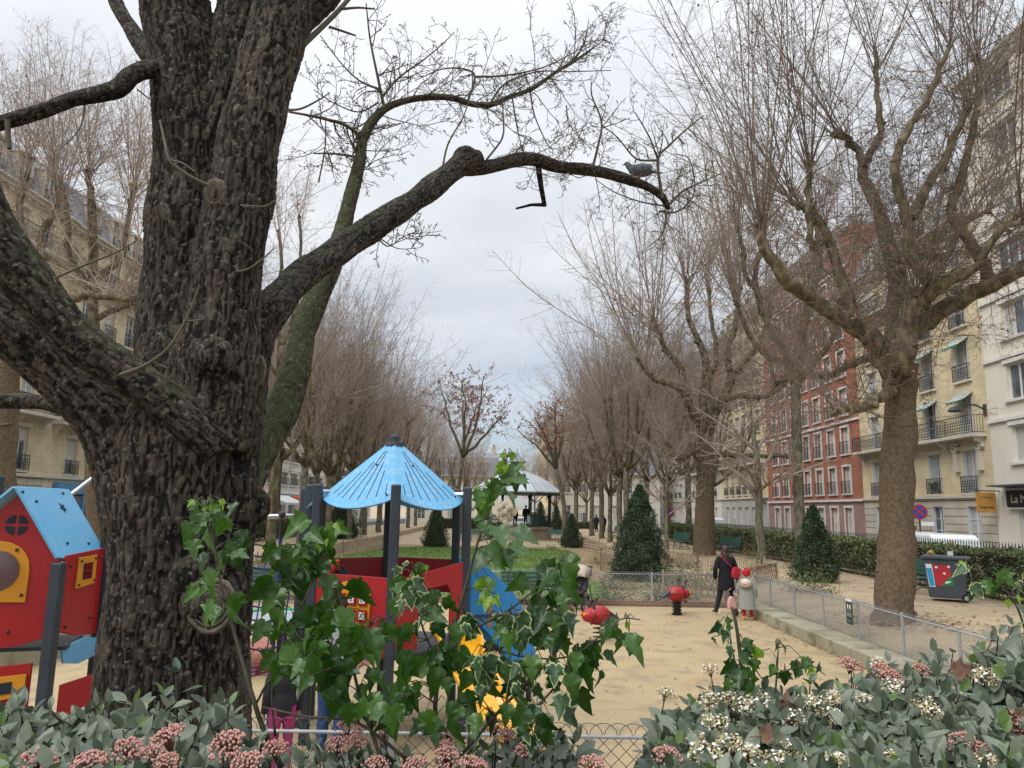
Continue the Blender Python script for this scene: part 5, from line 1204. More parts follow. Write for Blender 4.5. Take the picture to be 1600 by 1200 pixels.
b = MB(); b.lathe([(.62, 5.95), (.62, 6.45), (.95, 6.5), (.6, 6.85), (.25, 7.05), (.05, 7.35), (.03, 7.7)], (0, 0, 0), 8, a0=ro_); b.build('lantern', M['zinc'], rf)
b = MB(); b.lathe([(4.1, 3.70), (4.1, 3.85), (3.0, 3.86), (3.0, 3.84)], (0, 0, 0), 8, a0=ro_); b.build('eaves_board', M['greeniron'], bs)
for k in range(8):
    a = ro_ + k * math.pi / 4; c = (3.08 * math.cos(a), 3.08 * math.sin(a), 0); b = MB(); b.lathe([(.16, 1.05), (.16, 1.3), (.085, 1.36), (.07, 3.3), (.11, 3.36), (.07, 3.42), (.16, 3.8)], c, 10); b.build('column', M['greeniron'], bs, smooth=True)
    if k != 5:
        a2 = ro_ + (k + 1) * math.pi / 4; p = Vector((3.08 * math.cos(a), 3.08 * math.sin(a), 0)); q = Vector((3.08 * math.cos(a2), 3.08 * math.sin(a2), 0)); b = MB(); b.bar(p + Vector((0, 0, 1.95)), q + Vector((0, 0, 1.95)), .05); b.bar(p + Vector((0, 0, 1.15)), q + Vector((0, 0, 1.15)), .04)
        for j in range(1, 16): e = p.lerp(q, j / 16); b.bar(e + Vector((0, 0, 1.08)), e + Vector((0, 0, 1.95)), .02)
        b.build('railing', M['greeniron'], bs)
b = MB()
for k in range(6): b.box((-.1 + 0, -3.1 - .28 * (6 - k) - .0, .09 + k * .175 - .0875), (1.7, .30, .18 + .0))
b.box((-1.05, -3.9, .5), (.22, 1.9, 1.0)); b.box((.85, -3.9, .5), (.22, 1.9, 1.0)); b.build('steps', M['bstone'], bs)
gb = thing('wheeled_bin', 'green wheeled bin with white notice standing on the bandstand', 'bin', (1.95, 64.0, 1.05)); b = MB(); b.prism([(-.45, 0), (.45, 0), (.52, .95), (-.52, .95)], (0, -.3, .06), (1, 0, 0), (0, 0, 1), (0, .6, 0)); b.build('body', M['benchgreen'], gb, bevel=.03)
b = MB(); b.box((0, 0, 1.05), (1.1, .7, .08)); b.build('lid', M['benchgreen'], gb, bevel=.03); b = MB(); b.box((-.28, -.315, .62), (.42, .012, .62)); b.build('notice', M['white'], gb)
b = MB(); b.box((0, .42, 1.16), (.6, .05, .1)); b.build('handle', M['darkmetal'], gb)
# ------------------------------------------------------------------ vehicles beyond the hedge
M['tyre'] = mat('tyre', (.02, .02, .02), .9); M['lampglass'] = mat('lampglass', (.5, .5, .5), .1); M['redlamp'] = mat('redlamp', (.35, .02, .02), .2)
M['carglass'] = mat('carglass', (.03, .035, .04), .06, spec=.9)
def car(name, label, loc, rz, col, L=4.1, W=1.72, H=1.46, van=False, cat='car'):
    m = mat('car_paint', col, .28, spec=.7); t = thing(name, label, cat, loc, rz)
    if van: prof = [(-L / 2, .35), (-L / 2 - .02, .9), (-L / 2 + .05, H - .12), (-L / 2 + .25, H), (L * .2, H + .02), (L * .29, H - .12), (L * .40, 1.15), (L / 2 - .08, .98), (L / 2, .7), (L / 2 - .02, .32)]
    else: prof = [(-L / 2 + .02, .35), (-L / 2, .62), (-L / 2 + .04, .86), (-L * .40, .95), (-L * .27, H - .1), (-L * .16, H), (L * .08, H), (L * .17, H - .08), (L * .30, .98), (L * .45, .80), (L / 2 - .02, .62), (L / 2, .36)]
    def halfw(z): return W / 2 * (1 - .0 * (z < .9) - max(0, z - .92) * (.12 if van else .30) / max(.5, H - .9))
    vs = []; n = len(prof)
    for s in (-1, 1):
        for x, z in prof: vs.append((x, s * halfw(z), z))
    b = MB(); b.add(vs, [tuple(range(n)), tuple(range(2 * n - 1, n - 1, -1))] + [(i, (i + 1) % n, n + (i + 1) % n, n + i) for i in range(n)]); b.build('body', m, t, bevel=.05, smooth=False)
    def wpan(pts, nm='side_window', off=.012):
        for s in (-1, 1):
            q = MB(); q.add([(x, s * (halfw(z) + off), z) for x, z in pts] + [(x, s * (halfw(z) - .02), z) for x, z in pts], [tuple(range(len(pts))), tuple(range(2 * len(pts) - 1, len(pts) - 1, -1))] + [(i, (i + 1) % len(pts), len(pts) + (i + 1) % len(pts), len(pts) + i) for i in range(len(pts))]); q.build(nm, M['carglass'], t)
    if van: wpan([(L * .12, 1.12), (L * .34, 1.12), (L * .27, H - .22), (L * .12, H - .2)])
    else: wpan([(-L * .35, .98), (-L * .05, .98), (-L * .05, H - .1), (-L * .2, H - .1), (-L * .26, H - .16)]); wpan([(-L * .02, .98), (L * .24, .98), (L * .13, H - .12), (L * .05, H - .1), (-L * .02, H - .1)])
    def scr(a, b_, nm):
        q = MB(); dx = .014 if a[0] > 0 else -.014; w1 = halfw(a[1]) - .1; w2 = halfw(b_[1]) - .1; q.add([(a[0] + dx, -w1, a[1] + .01), (a[0] + dx, w1, a[1] + .01), (b_[0] + dx, w2, b_[1] + .012), (b_[0] + dx, -w2, b_[1] + .012)], [(0, 1, 2, 3)]); q.build(nm, M['carglass'], t)
    if van: scr((L * .395, 1.2), (L * .30, H - .14), 'windscreen'); 
    else: scr((L * .29, 1.0), (L * .18, H - .09), 'windscreen'); scr((-L * .39, .98), (-L * .275, H - .11), 'rear_window')
    for sx in (-L * .31, L * .31):
        for s in (-1, 1):
            q = MB(); My = Matrix.Rotation(R_(90), 3, 'X'); q.lathe([(.2, -.1), (.31, -.1), (.33, -.06), (.33, .06), (.31, .1), (.2, .1)], (sx, s * (W / 2 - .1), .33), 20, My); w = q.build('wheel', M['tyre'], t, smooth=False)
            q = MB(); q.lathe([(.05, -.112), (.2, -.11), (.2, .11), (.05, .112)], (sx, s * (W / 2 - .1), .33), 14, My); q.build('rim', M['galv'], w)
    for s in (-1, 1):
        q = MB(); q.ball((L / 2 - .08, s * (W / 2 - .25), .68), (.1, .18, .09), 10, 6); q.build('headlight', M['lampglass'], t, smooth=True)
        q = MB(); q.box((-L / 2 + .03, s * (W / 2 - .2), .78), (.07, .22, .16)); q.build('tail_light', M['redlamp'], t)
        q = MB(); q.ball((L * .19, s * (W / 2 + .08), 1.0), (.06, .1, .07), 8, 5); q.build('mirror', m, t)
    return t
car('parked_van', 'white van whose roof shows above the hedge beside the wheeled bin', (15.8, 29.5, 0), R_(90), (.75, .76, .76), 4.7, 1.85, 1.86, True, 'van')
car('parked_car', 'dark grey car just left of the thick plane trunk, beyond the hedge', (15.7, 37.0, 0), R_(90), (.05, .06, .07))
car('parked_car', 'black car beyond the hedge in front of the pink ground floor', (15.7, 43.5, 0), R_(90), (.02, .022, .03))
car('parked_car', 'silver grey car beyond the hedge, left of the black one', (15.7, 49.5, 0), R_(90), (.20, .21, .23))
car('parked_car', 'blue-grey car beyond the hedge beside the slim pale trunk', (15.7, 55.2, 0), R_(90), (.10, .12, .16))
car('parked_van', 'tall white van just right of the second big plane trunk', (15.8, 62, 0), R_(90), (.72, .74, .74), 4.9, 1.9, 2.1, True, 'van')
car('parked_car', 'white car seen through the bandstand at the far end', (2.0, 99.5, 0), R_(0), (.7, .7, .7))
car('parked_car', 'grey car at the far end left of the bandstand steps', (-4.0, 99.5, 0), R_(180), (.25, .27, .3))
car('parked_van', 'white van on the left street behind the dark trunk', (-17.3, 52, 0), R_(90), (.72, .74, .74), 4.9, 1.9, 2.0, True, 'van')
car('parked_car', 'white car on the left street near the modern block', (-17.2, 60, 0), R_(90), (.66, .67, .68))
# ------------------------------------------------------------------ signs, bins
M['signred'] = mat('signred', (.42, .02, .03), .4); M['signblue'] = mat('signblue', (.02, .05, .30), .4); M['signwhite'] = mat('signwhite', (.75, .75, .75), .5); M['plategreen'] = mat('plategreen', (.025, .05, .045), .5)
def road_sign(label, loc, rz, H, r, ring=True, sub=True):
    t = thing('no_parking_sign', label, 'road sign', loc, rz); b = MB(); b.tube([(0, 0, 0), (0, 0, H + r)], .03, 8); b.build('pole', M['darkmetal'], t)
    My = Matrix.Rotation(R_(90), 3, 'X'); b = MB(); b.lathe([(r, 0), (r, .02)], (0, -.04, H), 24, My); b.build('ring', M['signred'], t); b = MB(); b.lathe([(r * .78, 0), (r * .78, .02)], (0, -.048, H), 24, My); b.build('disc', M['signblue'], t)
    b = MB(); b.bar((-r * .62, -.066 - .008, H + r * .62), (r * .62, -.066 - .008, H - r * .62), r * .2, .008, up=(0, 1, 0)); b.bar((-r * .62, -.078, H - r * .62), (r * .62, -.078, H + r * .62), r * .2, .006, up=(0, 1, 0)); b.build('cross', M['signred'], t)
    if sub: b = MB(); b.box((r * .9, -.05, H - r * 1.5), (r * 1.5, .02, r * .5)); b.build('plate', M['signwhite'], t)
    return t
p = P(1436, 800, 33.0); road_sign('round red and blue no parking sign behind the thick plane tree', (p.x, 33.0, 0), R_(-22), p.z, .33)
p = P(1047, 801, 58.0); road_sign('small round no parking sign far away between the two slim trunks', (p.x, 58.0, 0), 0, p.z, .30, sub=True)
# fence notice
nt_ = thing('fence_notice', 'dark green playground notice with two white figures tied to the wire fence', 'sign', (6.38, 14.6, .72), R_(-90)); b = MB(); b.box((0, 0, 0), (.26, .008, .46)); b.build('plate', M['plategreen'], nt_)
b = MB(); b.box((0, -.007, .205), (.255, .004, .05)); b.build('white_band', M['signwhite'], nt_)
for sx in (-.045, .05):
    b = MB(); b.ball((sx, -.008, .085), (.022, .004, .05), 12, 8); b.build('white_figure', M['signwhite'], nt_)
for k, (w_, z_) in enumerate(((.12, .01), (.19, -.03), (.19, -.055), (.19, -.08), (.1, -.17))):
    b = MB(); b.box((0, -.006, z_), (w_, .003, .012)); b.build('text_line', M['galv'], nt_)
# wheeled grey bin with stickers
M['binplastic'] = mat('binplastic', (.045, .055, .07), .5, var=(.06, .07, .085), scale=3, bump=.1)
M['stred'] = mat('stred', (.45, .02, .035), .5); M['stgreen'] = mat('stgreen', (.01, .22, .08), .5); M['stblue'] = mat('stblue', (.02, .30, .58), .5)
wb = thing('wheeled_bin', 'big dark grey wheeled bin with red, green and blue stickers', 'bin', (11.15, 19.75, .4), R_(-31))
b = MB(); b.prism([(-.40, .0), (.40, 0), (.50, .95), (-.52, .95)], (0, -.36, .09), (1, 0, 0), (0, 0, 1), (0, .72, 0)); bd = b.build('body', M['binplastic'], wb, bevel=.03)
b = MB(); b.prism([(-.58, 0), (.56, .0), (.56, .07), (-.5, .09)], (0, -.42, 1.03), (1, 0, 0), (0, 0, 1), (0, .84, 0)); b.build('lid', M['binplastic'], wb, bevel=.025)
for sy in (-.34, .34):
    b = MB(); b.lathe([(.03, -.035), (.10, -.035), (.115, -.02), (.115, .02), (.10, .035), (.03, .035)], (.42, sy, .115), 18, Matrix.Rotation(R_(90), 3, 'X')); w = b.build('wheel', M['tyre'], wb); b = MB(); b.lathe([(.02, -.04), (.055, -.04), (.055, .04), (.02, .04)], (.42, sy, .115), 12, Matrix.Rotation(R_(90), 3, 'X')); b.build('hub', M['galv'], w)
b = MB(); b.box((-.46, 0, 1.06), (.1, .5, .03)); b.build('grip', M['binplastic'], wb)
def sticker(pts, m, nm, off=-.366):
    b = MB(); b.prism(pts, (0, off, .09), (1, 0, 0), (0, 0, 1), (0, .004, 0)); return b.build(nm, m, wb)
sticker([(-.30, .82), (-.44, .82), (-.38, .26), (-.24, .26)], M['signwhite'], 'white_sticker'); sticker([(-.305, .72), (-.425, .72), (-.365, .28), (-.255, .28)], M['stblue'], 'blue_sticker', -.370)
sticker([(-.30, .80), (.10, .81), (.14, .30), (-.22, .28)], M['stred'], 'red_sticker'); sticker([(.135, .56), (.165, .31), (-.13, .30)], M['stgreen'], 'green_sticker', -.372)
for x, z in ((-.20, .745), (-.03, .60), (.075, .77)):
    sticker([(x - .04, z), (x, z + .035), (x + .04, z), (x, z - .035)], M['signwhite'], 'white_square', -.374)
b = MB()
for dx, dz, s in ((.02, .385, .035), (.06, .395, .03), (.0, .37, .028), (.085, .405, .02)): b.ball((dx, -.378, .09 + dz), (s, .004, s * .7), 10, 6)
b.build('white_logo', M['signwhite'], wb)
bx = thing('paper_cup', 'small white paper box standing on the lid of the grey bin', 'litter', (11.22, 19.62, 1.52), R_(-31)); b = MB(); b.prism([(-.06, 0), (.06, 0), (.065, .1), (-.07, .105)], (0, -.03, 0), (1, 0, 0), (0, 0, 1), (0, .08, 0)); b.build('box', M['signwhite'], bx, bevel=.006); b = MB(); b.box((0, .01, .108), (.13, .09, .008)); b.build('flap', M['signwhite'], bx)
bn = thing('banana_skin', 'yellowish banana skin lying on the lid of the grey bin', 'litter', (10.85, 19.85, 1.52), R_(-31)); b = MB(); M['ban'] = mat('ban', (.5, .33, .08), .6)
for a in (-.5, .1, .7): b.tube([(0, 0, .12), (.04 * a, -.02, .1), (.1 * a - .02, -.03, .05), (.16 * a, -.05, .008)], [.012, .02, .02, .006], 5)
b.build('skin', M['ban'], bn, smooth=True)
# ------------------------------------------------------------------ play equipment
M['pred'] = mat('pred', (.35, .010, .013), .4, var=(.31, .009, .012), scale=3, bump=.06, bscale=200)
M['pblue'] = mat('pblue', (.10, .37, .62), .42, var=(.12, .40, .65), scale=2, bump=.05, bscale=150, var2=(.16, .40, .60), scale2=9)
M['pblue_dirty'] = mat('pblue_dirty', (.080, .31, .53), .55, var=(.10, .35, .57), scale=2, bump=.08, bscale=90, var2=(.24, .36, .44), scale2=24, stretch=(1, 1, .45))
M['pblue2'] = mat('pblue2', (.02, .20, .48), .4, var=(.025, .23, .53), scale=3)
M['pyellow'] = mat('pyellow', (.62, .27, .012), .4, var=(.56, .23, .01), scale=3)
M['syellow'] = mat('syellow', (.72, .36, .01), .28)
M['ppost'] = mat('ppost', (.022, .030, .040), .5, var=(.03, .04, .052), scale=5)
M['bolt'] = mat('bolt', (.02, .018, .018), .35)
M['slot'] = mat('slot', (.012, .02, .03), .9)
M['openred'] = mat('openred', (.10, .035, .035), .4); M['rope'] = mat('rope', (.015, .03, .12), .8)
M['dome'] = bpy.data.materials.new('dome'); M['dome'].use_nodes = True; _n, _b, _L = nodes_of(M['dome']); _b.inputs['Base Color'].default_value = (.5, .45, .45, 1); _b.inputs['Roughness'].default_value = .06; _b.inputs['Transmission Weight'].default_value = .75; _b.inputs['IOR'].default_value = 1.15; _b.inputs['Alpha'].default_value = .55
# playhouse: local u along the front (to the right), v away from the camera
A0 = Vector((-4.35, 6.28, 0)); B0 = Vector((-3.73, 6.48, 0)); U = (B0 - A0).normalized(); Wd = (B0 - A0).length; Vd = Vector((-U.y, U.x, 0)); Vd = (Vector((-3.77, 7.38, 0)) - B0).normalized(); Dp = .66
ph = thing('playhouse', 'red playhouse with light blue gabled roof and bubble window', 'playhouse', A0)
Z3 = Vector((0, 0, 1)); nrmF = -Vd
def lp(u, v, z): return U * u + Vd * v + Z3 * z
# front gable panel, wavy bottom edge
gx = [( -.20, 1.38), (-.05, 1.35), (.1, 1.33), (.25, 1.32), (.42, 1.34), (.55, 1.38), (Wd - .01, 1.44), (Wd - .01, 2.04), (.285, 2.55), (-.20, 2.02)]
b = MB(); b.prism(gx, (0, 0, 0), U, Z3, nrmF * .022); b.build('front_panel', M['pred'], ph, bevel=.004)
b = MB(); b.prism([(0, 1.44), (.3, 1.36), (Dp, 1.32), (Dp, 2.08), (0, 2.05)], B0 - A0 + U * .0, Vd, Z3, U * .022); b.build('side_panel', M['pred'], ph, bevel=.004)
# roof: right slope and left slope
ridge = .285
def slab(o, u, v, L_, Wf, t, nm, m, curve=0.0):
    n = 8; out = [(0, 0), (L_, 0)] + [(L_ * (1 - k / n), Wf + curve * math.sin(math.pi * k / n)) for k in range(n + 1)]; b = MB(); b.prism(out, o, u, v, t); return b.build(nm, m, ph, bevel=.004)
slope = (U * (Wd - .01 - ridge) + Z3 * (2.03 - 2.60)); sl = slope.length; slope.normalize()
slab(lp(ridge, -.10, 2.60), Vd, slope, Dp + .16, sl, Vd.cross(slope).normalized() * -.022, 'roof', M['pblue'], .03)
slope2 = (U * (-.30 - ridge) + Z3 * (1.98 - 2.60)); sl2 = slope2.length; slope2.normalize()
slab(lp(ridge, -.10, 2.60), Vd, slope2, Dp + .16, sl2, Vd.cross(slope2).normalized() * .022, 'roof', M['pblue'], .03)
# star cut-out in the roof
nr = Vd.cross(slope).normalized(); nr = nr if nr.z > 0 else -nr
b = MB(); b.prism([((.055 if k % 2 == 0 else .022) * math.cos(k * math.pi / 5 + .5), (.055 if k % 2 == 0 else .022) * math.sin(k * math.pi / 5 + .5)) for k in range(10)], lp(ridge, .42, 2.60) + slope * .20 + nr * .0235, Vd, slope, nr * .003); b.build('star', M['slot'], ph)
bl = MB()
for v_, s_ in ((0, .05), (.12, .14), (Dp - .04, .05), (.22, sl - .12), (Dp - .1, sl - .1)): bl.ball(lp(ridge, v_ - .06, 2.60) + slope * s_ + nr * .025, (.014, .014, .014), 8, 6)
for u_, z_ in ((-.02, 1.46), (.33, 1.45), (Wd - .05, 1.98)): bl.ball(lp(u_, -.028, z_), (.013, .013, .013), 8, 6)
for v_, z_ in ((.1, 1.46), (Dp - .15, 1.48), (.08, 1.96), (Dp - .06, 2.0)): bl.ball(lp(Wd + .03, v_, z_), (.013, .013, .013), 8, 6)
bl.build('bolts', M['bolt'], ph, smooth=True)
# round cross window
cw = lp(.30, -.026, 2.30); b = MB()
for q in range(4):
    a0 = q * math.pi / 2; o_ = [(.012 * (1 if q in (0, 3) else -1), .012 * (1 if q in (0, 1) else -1))] + [(.083 * math.cos(a0 + .14 + k * (math.pi / 2 - .28) / 6), .083 * math.sin(a0 + .14 + k * (math.pi / 2 - .28) / 6)) for k in range(7)]; b.prism(o_, cw, U, Z3, nrmF * .003)
b.build('round_window', M['slot'], ph)
# yellow arch with clear bubble
yo = [(.03, 1.69), (.48, 1.68), (.485, 1.93)] + [(.255 + .23 * math.cos(a), 1.94 + .23 * math.sin(a)) for a in [k * math.pi / 10 for k in range(1, 10)]] + [(.025, 1.93)]
b = MB(); b.prism([(x - .05, z) for x, z in yo], -Vd * .024, U, Z3, nrmF * .014); yf = b.build('window_frame', M['pyellow'], ph, bevel=.004)
b = MB(); b.ball((0, 0, 0), (.168, .15, .168), 28, 16); dm = b.build('bubble', M['dome'], yf, smooth=True); hb_ = MB(); hb_.prism([(.205 + .16 * math.cos(a), 1.93 + .16 * math.sin(a)) for a in [k * .2618 for k in range(24)]], -Vd * .038, U, Z3, nrmF * .003); hb_.build('opening', M['openred'], yf); dm.location = lp(.205, -.04, 1.93); dm.rotation_euler = (0, 0, math.atan2(U.y, U.x))
b = MB()
for u_, z_ in ((.40, 1.74), (.33, 2.10), (.08, 2.10), (.01, 1.74)): b = MB(); b.ball(lp(u_, -.042, z_), (.014, .014, .014), 8, 6); b.build('bolt', M['bolt'], yf, smooth=True)
# small yellow grille window in the side
b = MB(); o_ = B0 - A0 + U * .024; b.prism([(.19, 1.76), (.51, 1.78), (.50, 2.03), (.20, 2.02)], o_, Vd, Z3, U * .014); gf = b.build('grille_frame', M['pyellow'], ph, bevel=.004)
b = MB(); b.prism([(.275, 1.83), (.435, 1.835), (.435, 1.97), (.275, 1.965)], o_ + U * .014, Vd, Z3, U * .003); b.build('opening', M['slot'], gf)
b = MB()
for k in range(3): b.bar(o_ + U * .020 + Vd * (.31 + k * .045) + Z3 * 1.83, o_ + U * .020 + Vd * (.31 + k * .045) + Z3 * 1.97, .018, .006)
b.bar(o_ + U * .022 + Vd * .275 + Z3 * 1.90, o_ + U * .022 + Vd * .435 + Z3 * 1.90, .02, .006); b.build('grille', M['pred'], gf)
b = MB()
for v_, z_ in ((.22, 1.79), (.48, 1.81), (.23, 1.99), (.47, 2.0)): b = MB(); b.ball(o_ + U * .018 + Vd * v_ + Z3 * z_, (.012, .012, .012), 8, 5); b.build('bolt', M['bolt'], gf, smooth=True)
# blue bracket below, lower red and yellow panels, posts
b = MB(); b.prism([(.0, 1.33), (.05, 1.20), (.3, 1.15), (.66, 1.17), (.66, 1.30), (.4, 1.36)], B0 - A0 + U * .03 + Vd * .04 - Z3 * .03, Vd, Z3, U * .02); b.build('blue_bracket', M['pblue'], ph, bevel=.004)
for c in (B0 - A0 - U * .005 - Vd * .04, -U * .28 - Vd * .04, B0 - A0 + U * .02 + Vd * (Dp + .05), -U * .28 + Vd * (Dp + .05)):
    b = MB(); top = 2.0 if c.dot(Vd) < .5 else 2.72; b.bar(c + Z3 * -.05, c + Z3 * top, .095, .095, up=Vd); pp = b.build('post', M['ppost'], ph, bevel=.014)
b = MB(); b.prism([(-.45, .82), (.50, .95), (.50, 1.12), (-.45, 1.05)], -Vd * .02, U, Z3, nrmF * .02); lw = b.build('lower_panel', M['pyellow'], ph, bevel=.003); b = MB()
for k in range(6): x = -.38 + k * .14; b.prism([(x, .88 + .14 * (x + .38) * .9), (x + .09, .89 + .14 * (x + .38) * .9), (x + .09, .98 + .14 * (x + .38) * .9), (x, .97 + .14 * (x + .38) * .9)], -Vd * .042, U, Z3, nrmF * .003)
b.build('slots', M['slot'], lw)
b = MB(); b.prism([(-.5, .6), (.52, .72), (.52, 1.20), (-.5, 1.12)], Vd * .005, U, Z3, nrmF * .02); b.build('lower_red_panel', M['pred'], ph, bevel=.003)
b = MB(); b.prism([(.05, .55), (.05, 1.02), (1.5, 1.28), (1.5, .55)], B0 - A0 + U * .05 - Vd * .05, (U * .75 + Vd * .66).normalized(), Z3, Vd * .02); b.build('red_ramp_side', M['pred'], ph, bevel=.003)
b = MB(); b.bar(lp(-.25, .35, 1.30), lp(Wd, .35, 1.30), .6, .03, up=(0, 0, 1)); b.build('deck', M['ppost'], ph)
# spiral bar behind the house and the sloping top bar
b = MB(); c = B0 - A0 + Vd * 1.55 + U * .20; b.tube([c + Z3 * 0, c + Z3 * 1.4], .02, 8); b.tube([c + Vector((.13 * math.cos(k * .5), .13 * math.sin(k * .5), .62 + k * .028)) for k in range(26)], .013, 6); b.build('spiral_bar', M['steel'], ph, smooth=True)
b = MB(); p1 = P(104, 778, 7.6) - A0; p2 = P(150, 742, 8.4) - A0; b.tube([p1, p2, p2 + (p2 - p1) * .8], .02, 8); b.build('top_bar', M['steel'], ph, smooth=True)

# --- play tower with hexagonal blue roof
TC = Vector((-1.41, 9.15, 0)); tw = thing('play_tower', 'play tower with conical light blue roof on dark posts and red panels', 'play tower', TC)
RT = .97; hexa = [TC + Vector((RT * math.cos(a), RT * math.sin(a), 0)) - TC for a in [R_(-79 + 60 * k) for k in range(6)]]
AP = Vector((0, 0, 3.22))
def post(x, y, z1, nm='post', w=.1):
    b = MB(); b.bar((x, y, -.05), (x, y, z1), w, w, up=(0, 1, 0)); return b.build(nm, M['ppost'], tw, bevel=.016)
for k, h in enumerate(hexa): post(h.x, h.y, 2.74)
# roof: six petals, each with a curved eave and saw grooves
apr = .20; ev = 2.60
for k in range(6):
    a = hexa[k]; c = hexa[(k + 1) % 6]; m_ = (a + c) / 2; outd = m_.normalized()
    ta = Vector((outd.x, outd.y, 0)); w0 = (a.normalized() * apr * .55); w1 = (c.normalized() * apr * .55)
    E0 = a * .94 + Z3 * ev; E1 = c * .94 + Z3 * ev; T0 = w0 + Z3 * 3.24; T1 = w1 + Z3 * 3.24
    sag = outd * .20 - Z3 * .12
    edge = [E0.lerp(E1, t / 12) + sag * math.sin(math.pi * t / 12) ** .75 for t in range(13)]
    top = [T0.lerp(T1, t / 12) for t in range(13)]; mb = MB(); rows = 5; vs = []
    for s_ in range(rows + 1):
        for t in range(13): vs.append(top[t].lerp(edge[t], s_ / rows))
    nrm = ((E1 - E0).cross(T0 - E0)).normalized(); nrm = nrm if nrm.z > 0 else -nrm
    n = len(vs); vs2 = [v - nrm * .016 for v in vs]; fs = []
    for s_ in range(rows):
        for t in range(12): q = s_ * 13 + t; fs.append((q, q + 1, q + 14, q + 13)); fs.append((n + q, n + q + 13, n + q + 14, n + q + 1))
    for t in range(12): q = rows * 13 + t; fs.append((q, q + 1, n + q + 1, n + q)); fs.append((t, n + t, n + t + 1, t + 1))
    for s_ in range(rows): q = s_ * 13; fs.append((q, q + 13, n + q + 13, n + q)); q += 12; fs.append((q, n + q, n + q + 13, q + 13))
    mb.add(vs + vs2, fs); pet = mb.build('roof_panel', M['pblue_dirty'], tw)
    g = MB()
    for f, s0 in ((.10, .72), (.2, .48), (.3, .30), (.42, .12), (.55, .12), (.67, .30), (.79, .46), (.9, .70)):
        i = f * 12; i0 = int(i); p0 = top[i0].lerp(top[min(i0 + 1, 12)], i - i0); p1 = edge[i0].lerp(edge[min(i0 + 1, 12)], i - i0)
        if f < .5: d_ = (p1 - p0)
        g.bar(p0.lerp(p1, s0) + nrm * .001, p0.lerp(p1, .88) + nrm * .001, .008, .003, up=nrm)
    g.build('grooves', M['slot'], pet)
    bb = MB()
    for f, s0 in ((.3, .03), (.7, .03), (.5, .35), (.06, .9), (.94, .9)): i0 = int(f * 12); bb.ball(top[i0].lerp(edge[i0], s0) + nrm * .008, (.013,) * 3, 7, 5)
    bb.build('bolts', M['bolt'], pet)
    br = MB(); br.tube([hexa[k] * .98 + Z3 * 2.66, hexa[k] * .84 + Z3 * 2.66], .022, 8); br.build('bracket', M['steel'], tw)
b = MB(); b.lathe([(.13, 3.22), (.12, 3.27), (.055, 3.28), (.055, 3.34), (.04, 3.36)], (0, 0, 0), 14); b.build('roof_cap', M['ppost'], tw, smooth=False)
b = MB(); b.prism([(h.x, h.y) for h in hexa], (0, 0, .92), (1, 0, 0), (0, 1, 0), (0, 0, .04)); b.build('deck', M['ppost'], tw)
def panel(i, z0, z1, m, nm, outl=None, inset=.06, off=0.0):
    a = hexa[i]; c = hexa[(i + 1) % 6]; d = (c - a); L = d.length; d.normalize(); nn = ((a + c) / 2).normalized()
    outl = outl or [(inset, z0), (L - inset, z0), (L - inset, z1), (inset, z1)]; b = MB(); b.prism(outl, a + nn * off, d, Z3, nn * .02); return b.build(nm, m, tw, bevel=.003), a, d, nn, L
# hexa[0] faces camera (front); 0->1 right front, 5->0 left front
L6 = RT
p0, a, d, nn, L = panel(0, .95, 1.86, M['pred'], 'front_panel', [(.05, 1.05), (.05, 1.74), (L6 - .05, 1.90), (L6 - .05, 1.0), (L6 - .22, .98), (L6 - .22, 1.60), (L6 - .27, 1.66), (.40, 1.62), (.33, 1.52), (.33, 1.0)])
p5, a, d, nn, L = panel(5, .95, 1.76, M['pred'], 'front_panel', [(.05, .95), (L6 - .05, .95), (L6 - .05, 1.76), (.05, 1.78)])
b = MB(); b.prism([(.28, 1.02), (.72, 1.02), (.74, 1.60)] + [(.50 + .24 * math.cos(t), 1.58 + .13 * math.sin(t)) for t in [k * math.pi / 8 for k in range(1, 8)]] + [(.26, 1.58)], a + nn * .022, d, Z3, nn * .012); yl = b.build('yellow_panel', M['pyellow'], p5, bevel=.003)
ti = 0
for r_ in range(3):
    for c_ in range(3):
        x = .33 + c_ * .135; z = 1.14 + r_ * .165; b = MB(); b.prism([(x, z), (x + .105, z), (x + .105, z + .115), (x, z + .115)], a + nn * .036, d, Z3, nn * .02); b.build('letter_tile', M['pred'], p5)
        b = MB(); b.prism([(x + .02, z + .02), (x + .085, z + .02), (x + .085, z + .095), (x + .02, z + .095)], a + nn * .057, d, Z3, nn * .004); b.build('tile_face', M['signwhite'], p5)
        ch = 'GHOC+XABD'[ti]; ti += 1
        pc = a + nn * .063 + d * (x + .0525) + Z3 * (z + .057); text_obj(ch, .075, M['black'], p5, pc, (R_(90), 0, math.atan2(d.y, d.x)), 'letter', .001)
for i in (2, 3): panel(i, 1.45, 1.86, M['pred'], 'rear_panel')
panel(4, 1.35, 1.80, M['pred'], 'rear_panel')
# extra posts to the left carrying a bar, and the bar
for x, y, z in ((P(485, 757, 9.15) - TC)[:], (P(478, 762, 9.6) - TC)[:]): post(x, y, z)
bp_ = P(480, 806, 9.2) - TC; be = P(392, 808, 8.9) - TC; b = MB(); b.tube([bp_, be], .03, 10); b.tube([bp_, bp_ + (be - bp_) * .06], .045, 10); b.build('climbing_bar', M['steel'], tw, smooth=True)
bp_ = P(440, 812, 9.05) - TC; b = MB(); b.ball(bp_ + Z3 * .06, .045, 8, 6); b.tube([bp_, bp_ - Z3 * .25], .02, 8); b.build('clamp', M['bolt'], tw); b = MB(); b.tube([bp_ - Z3 * .2, Vector((bp_.x, bp_.y, 0))], .022, 8); b.build('blue_pole', M['rope'], tw)
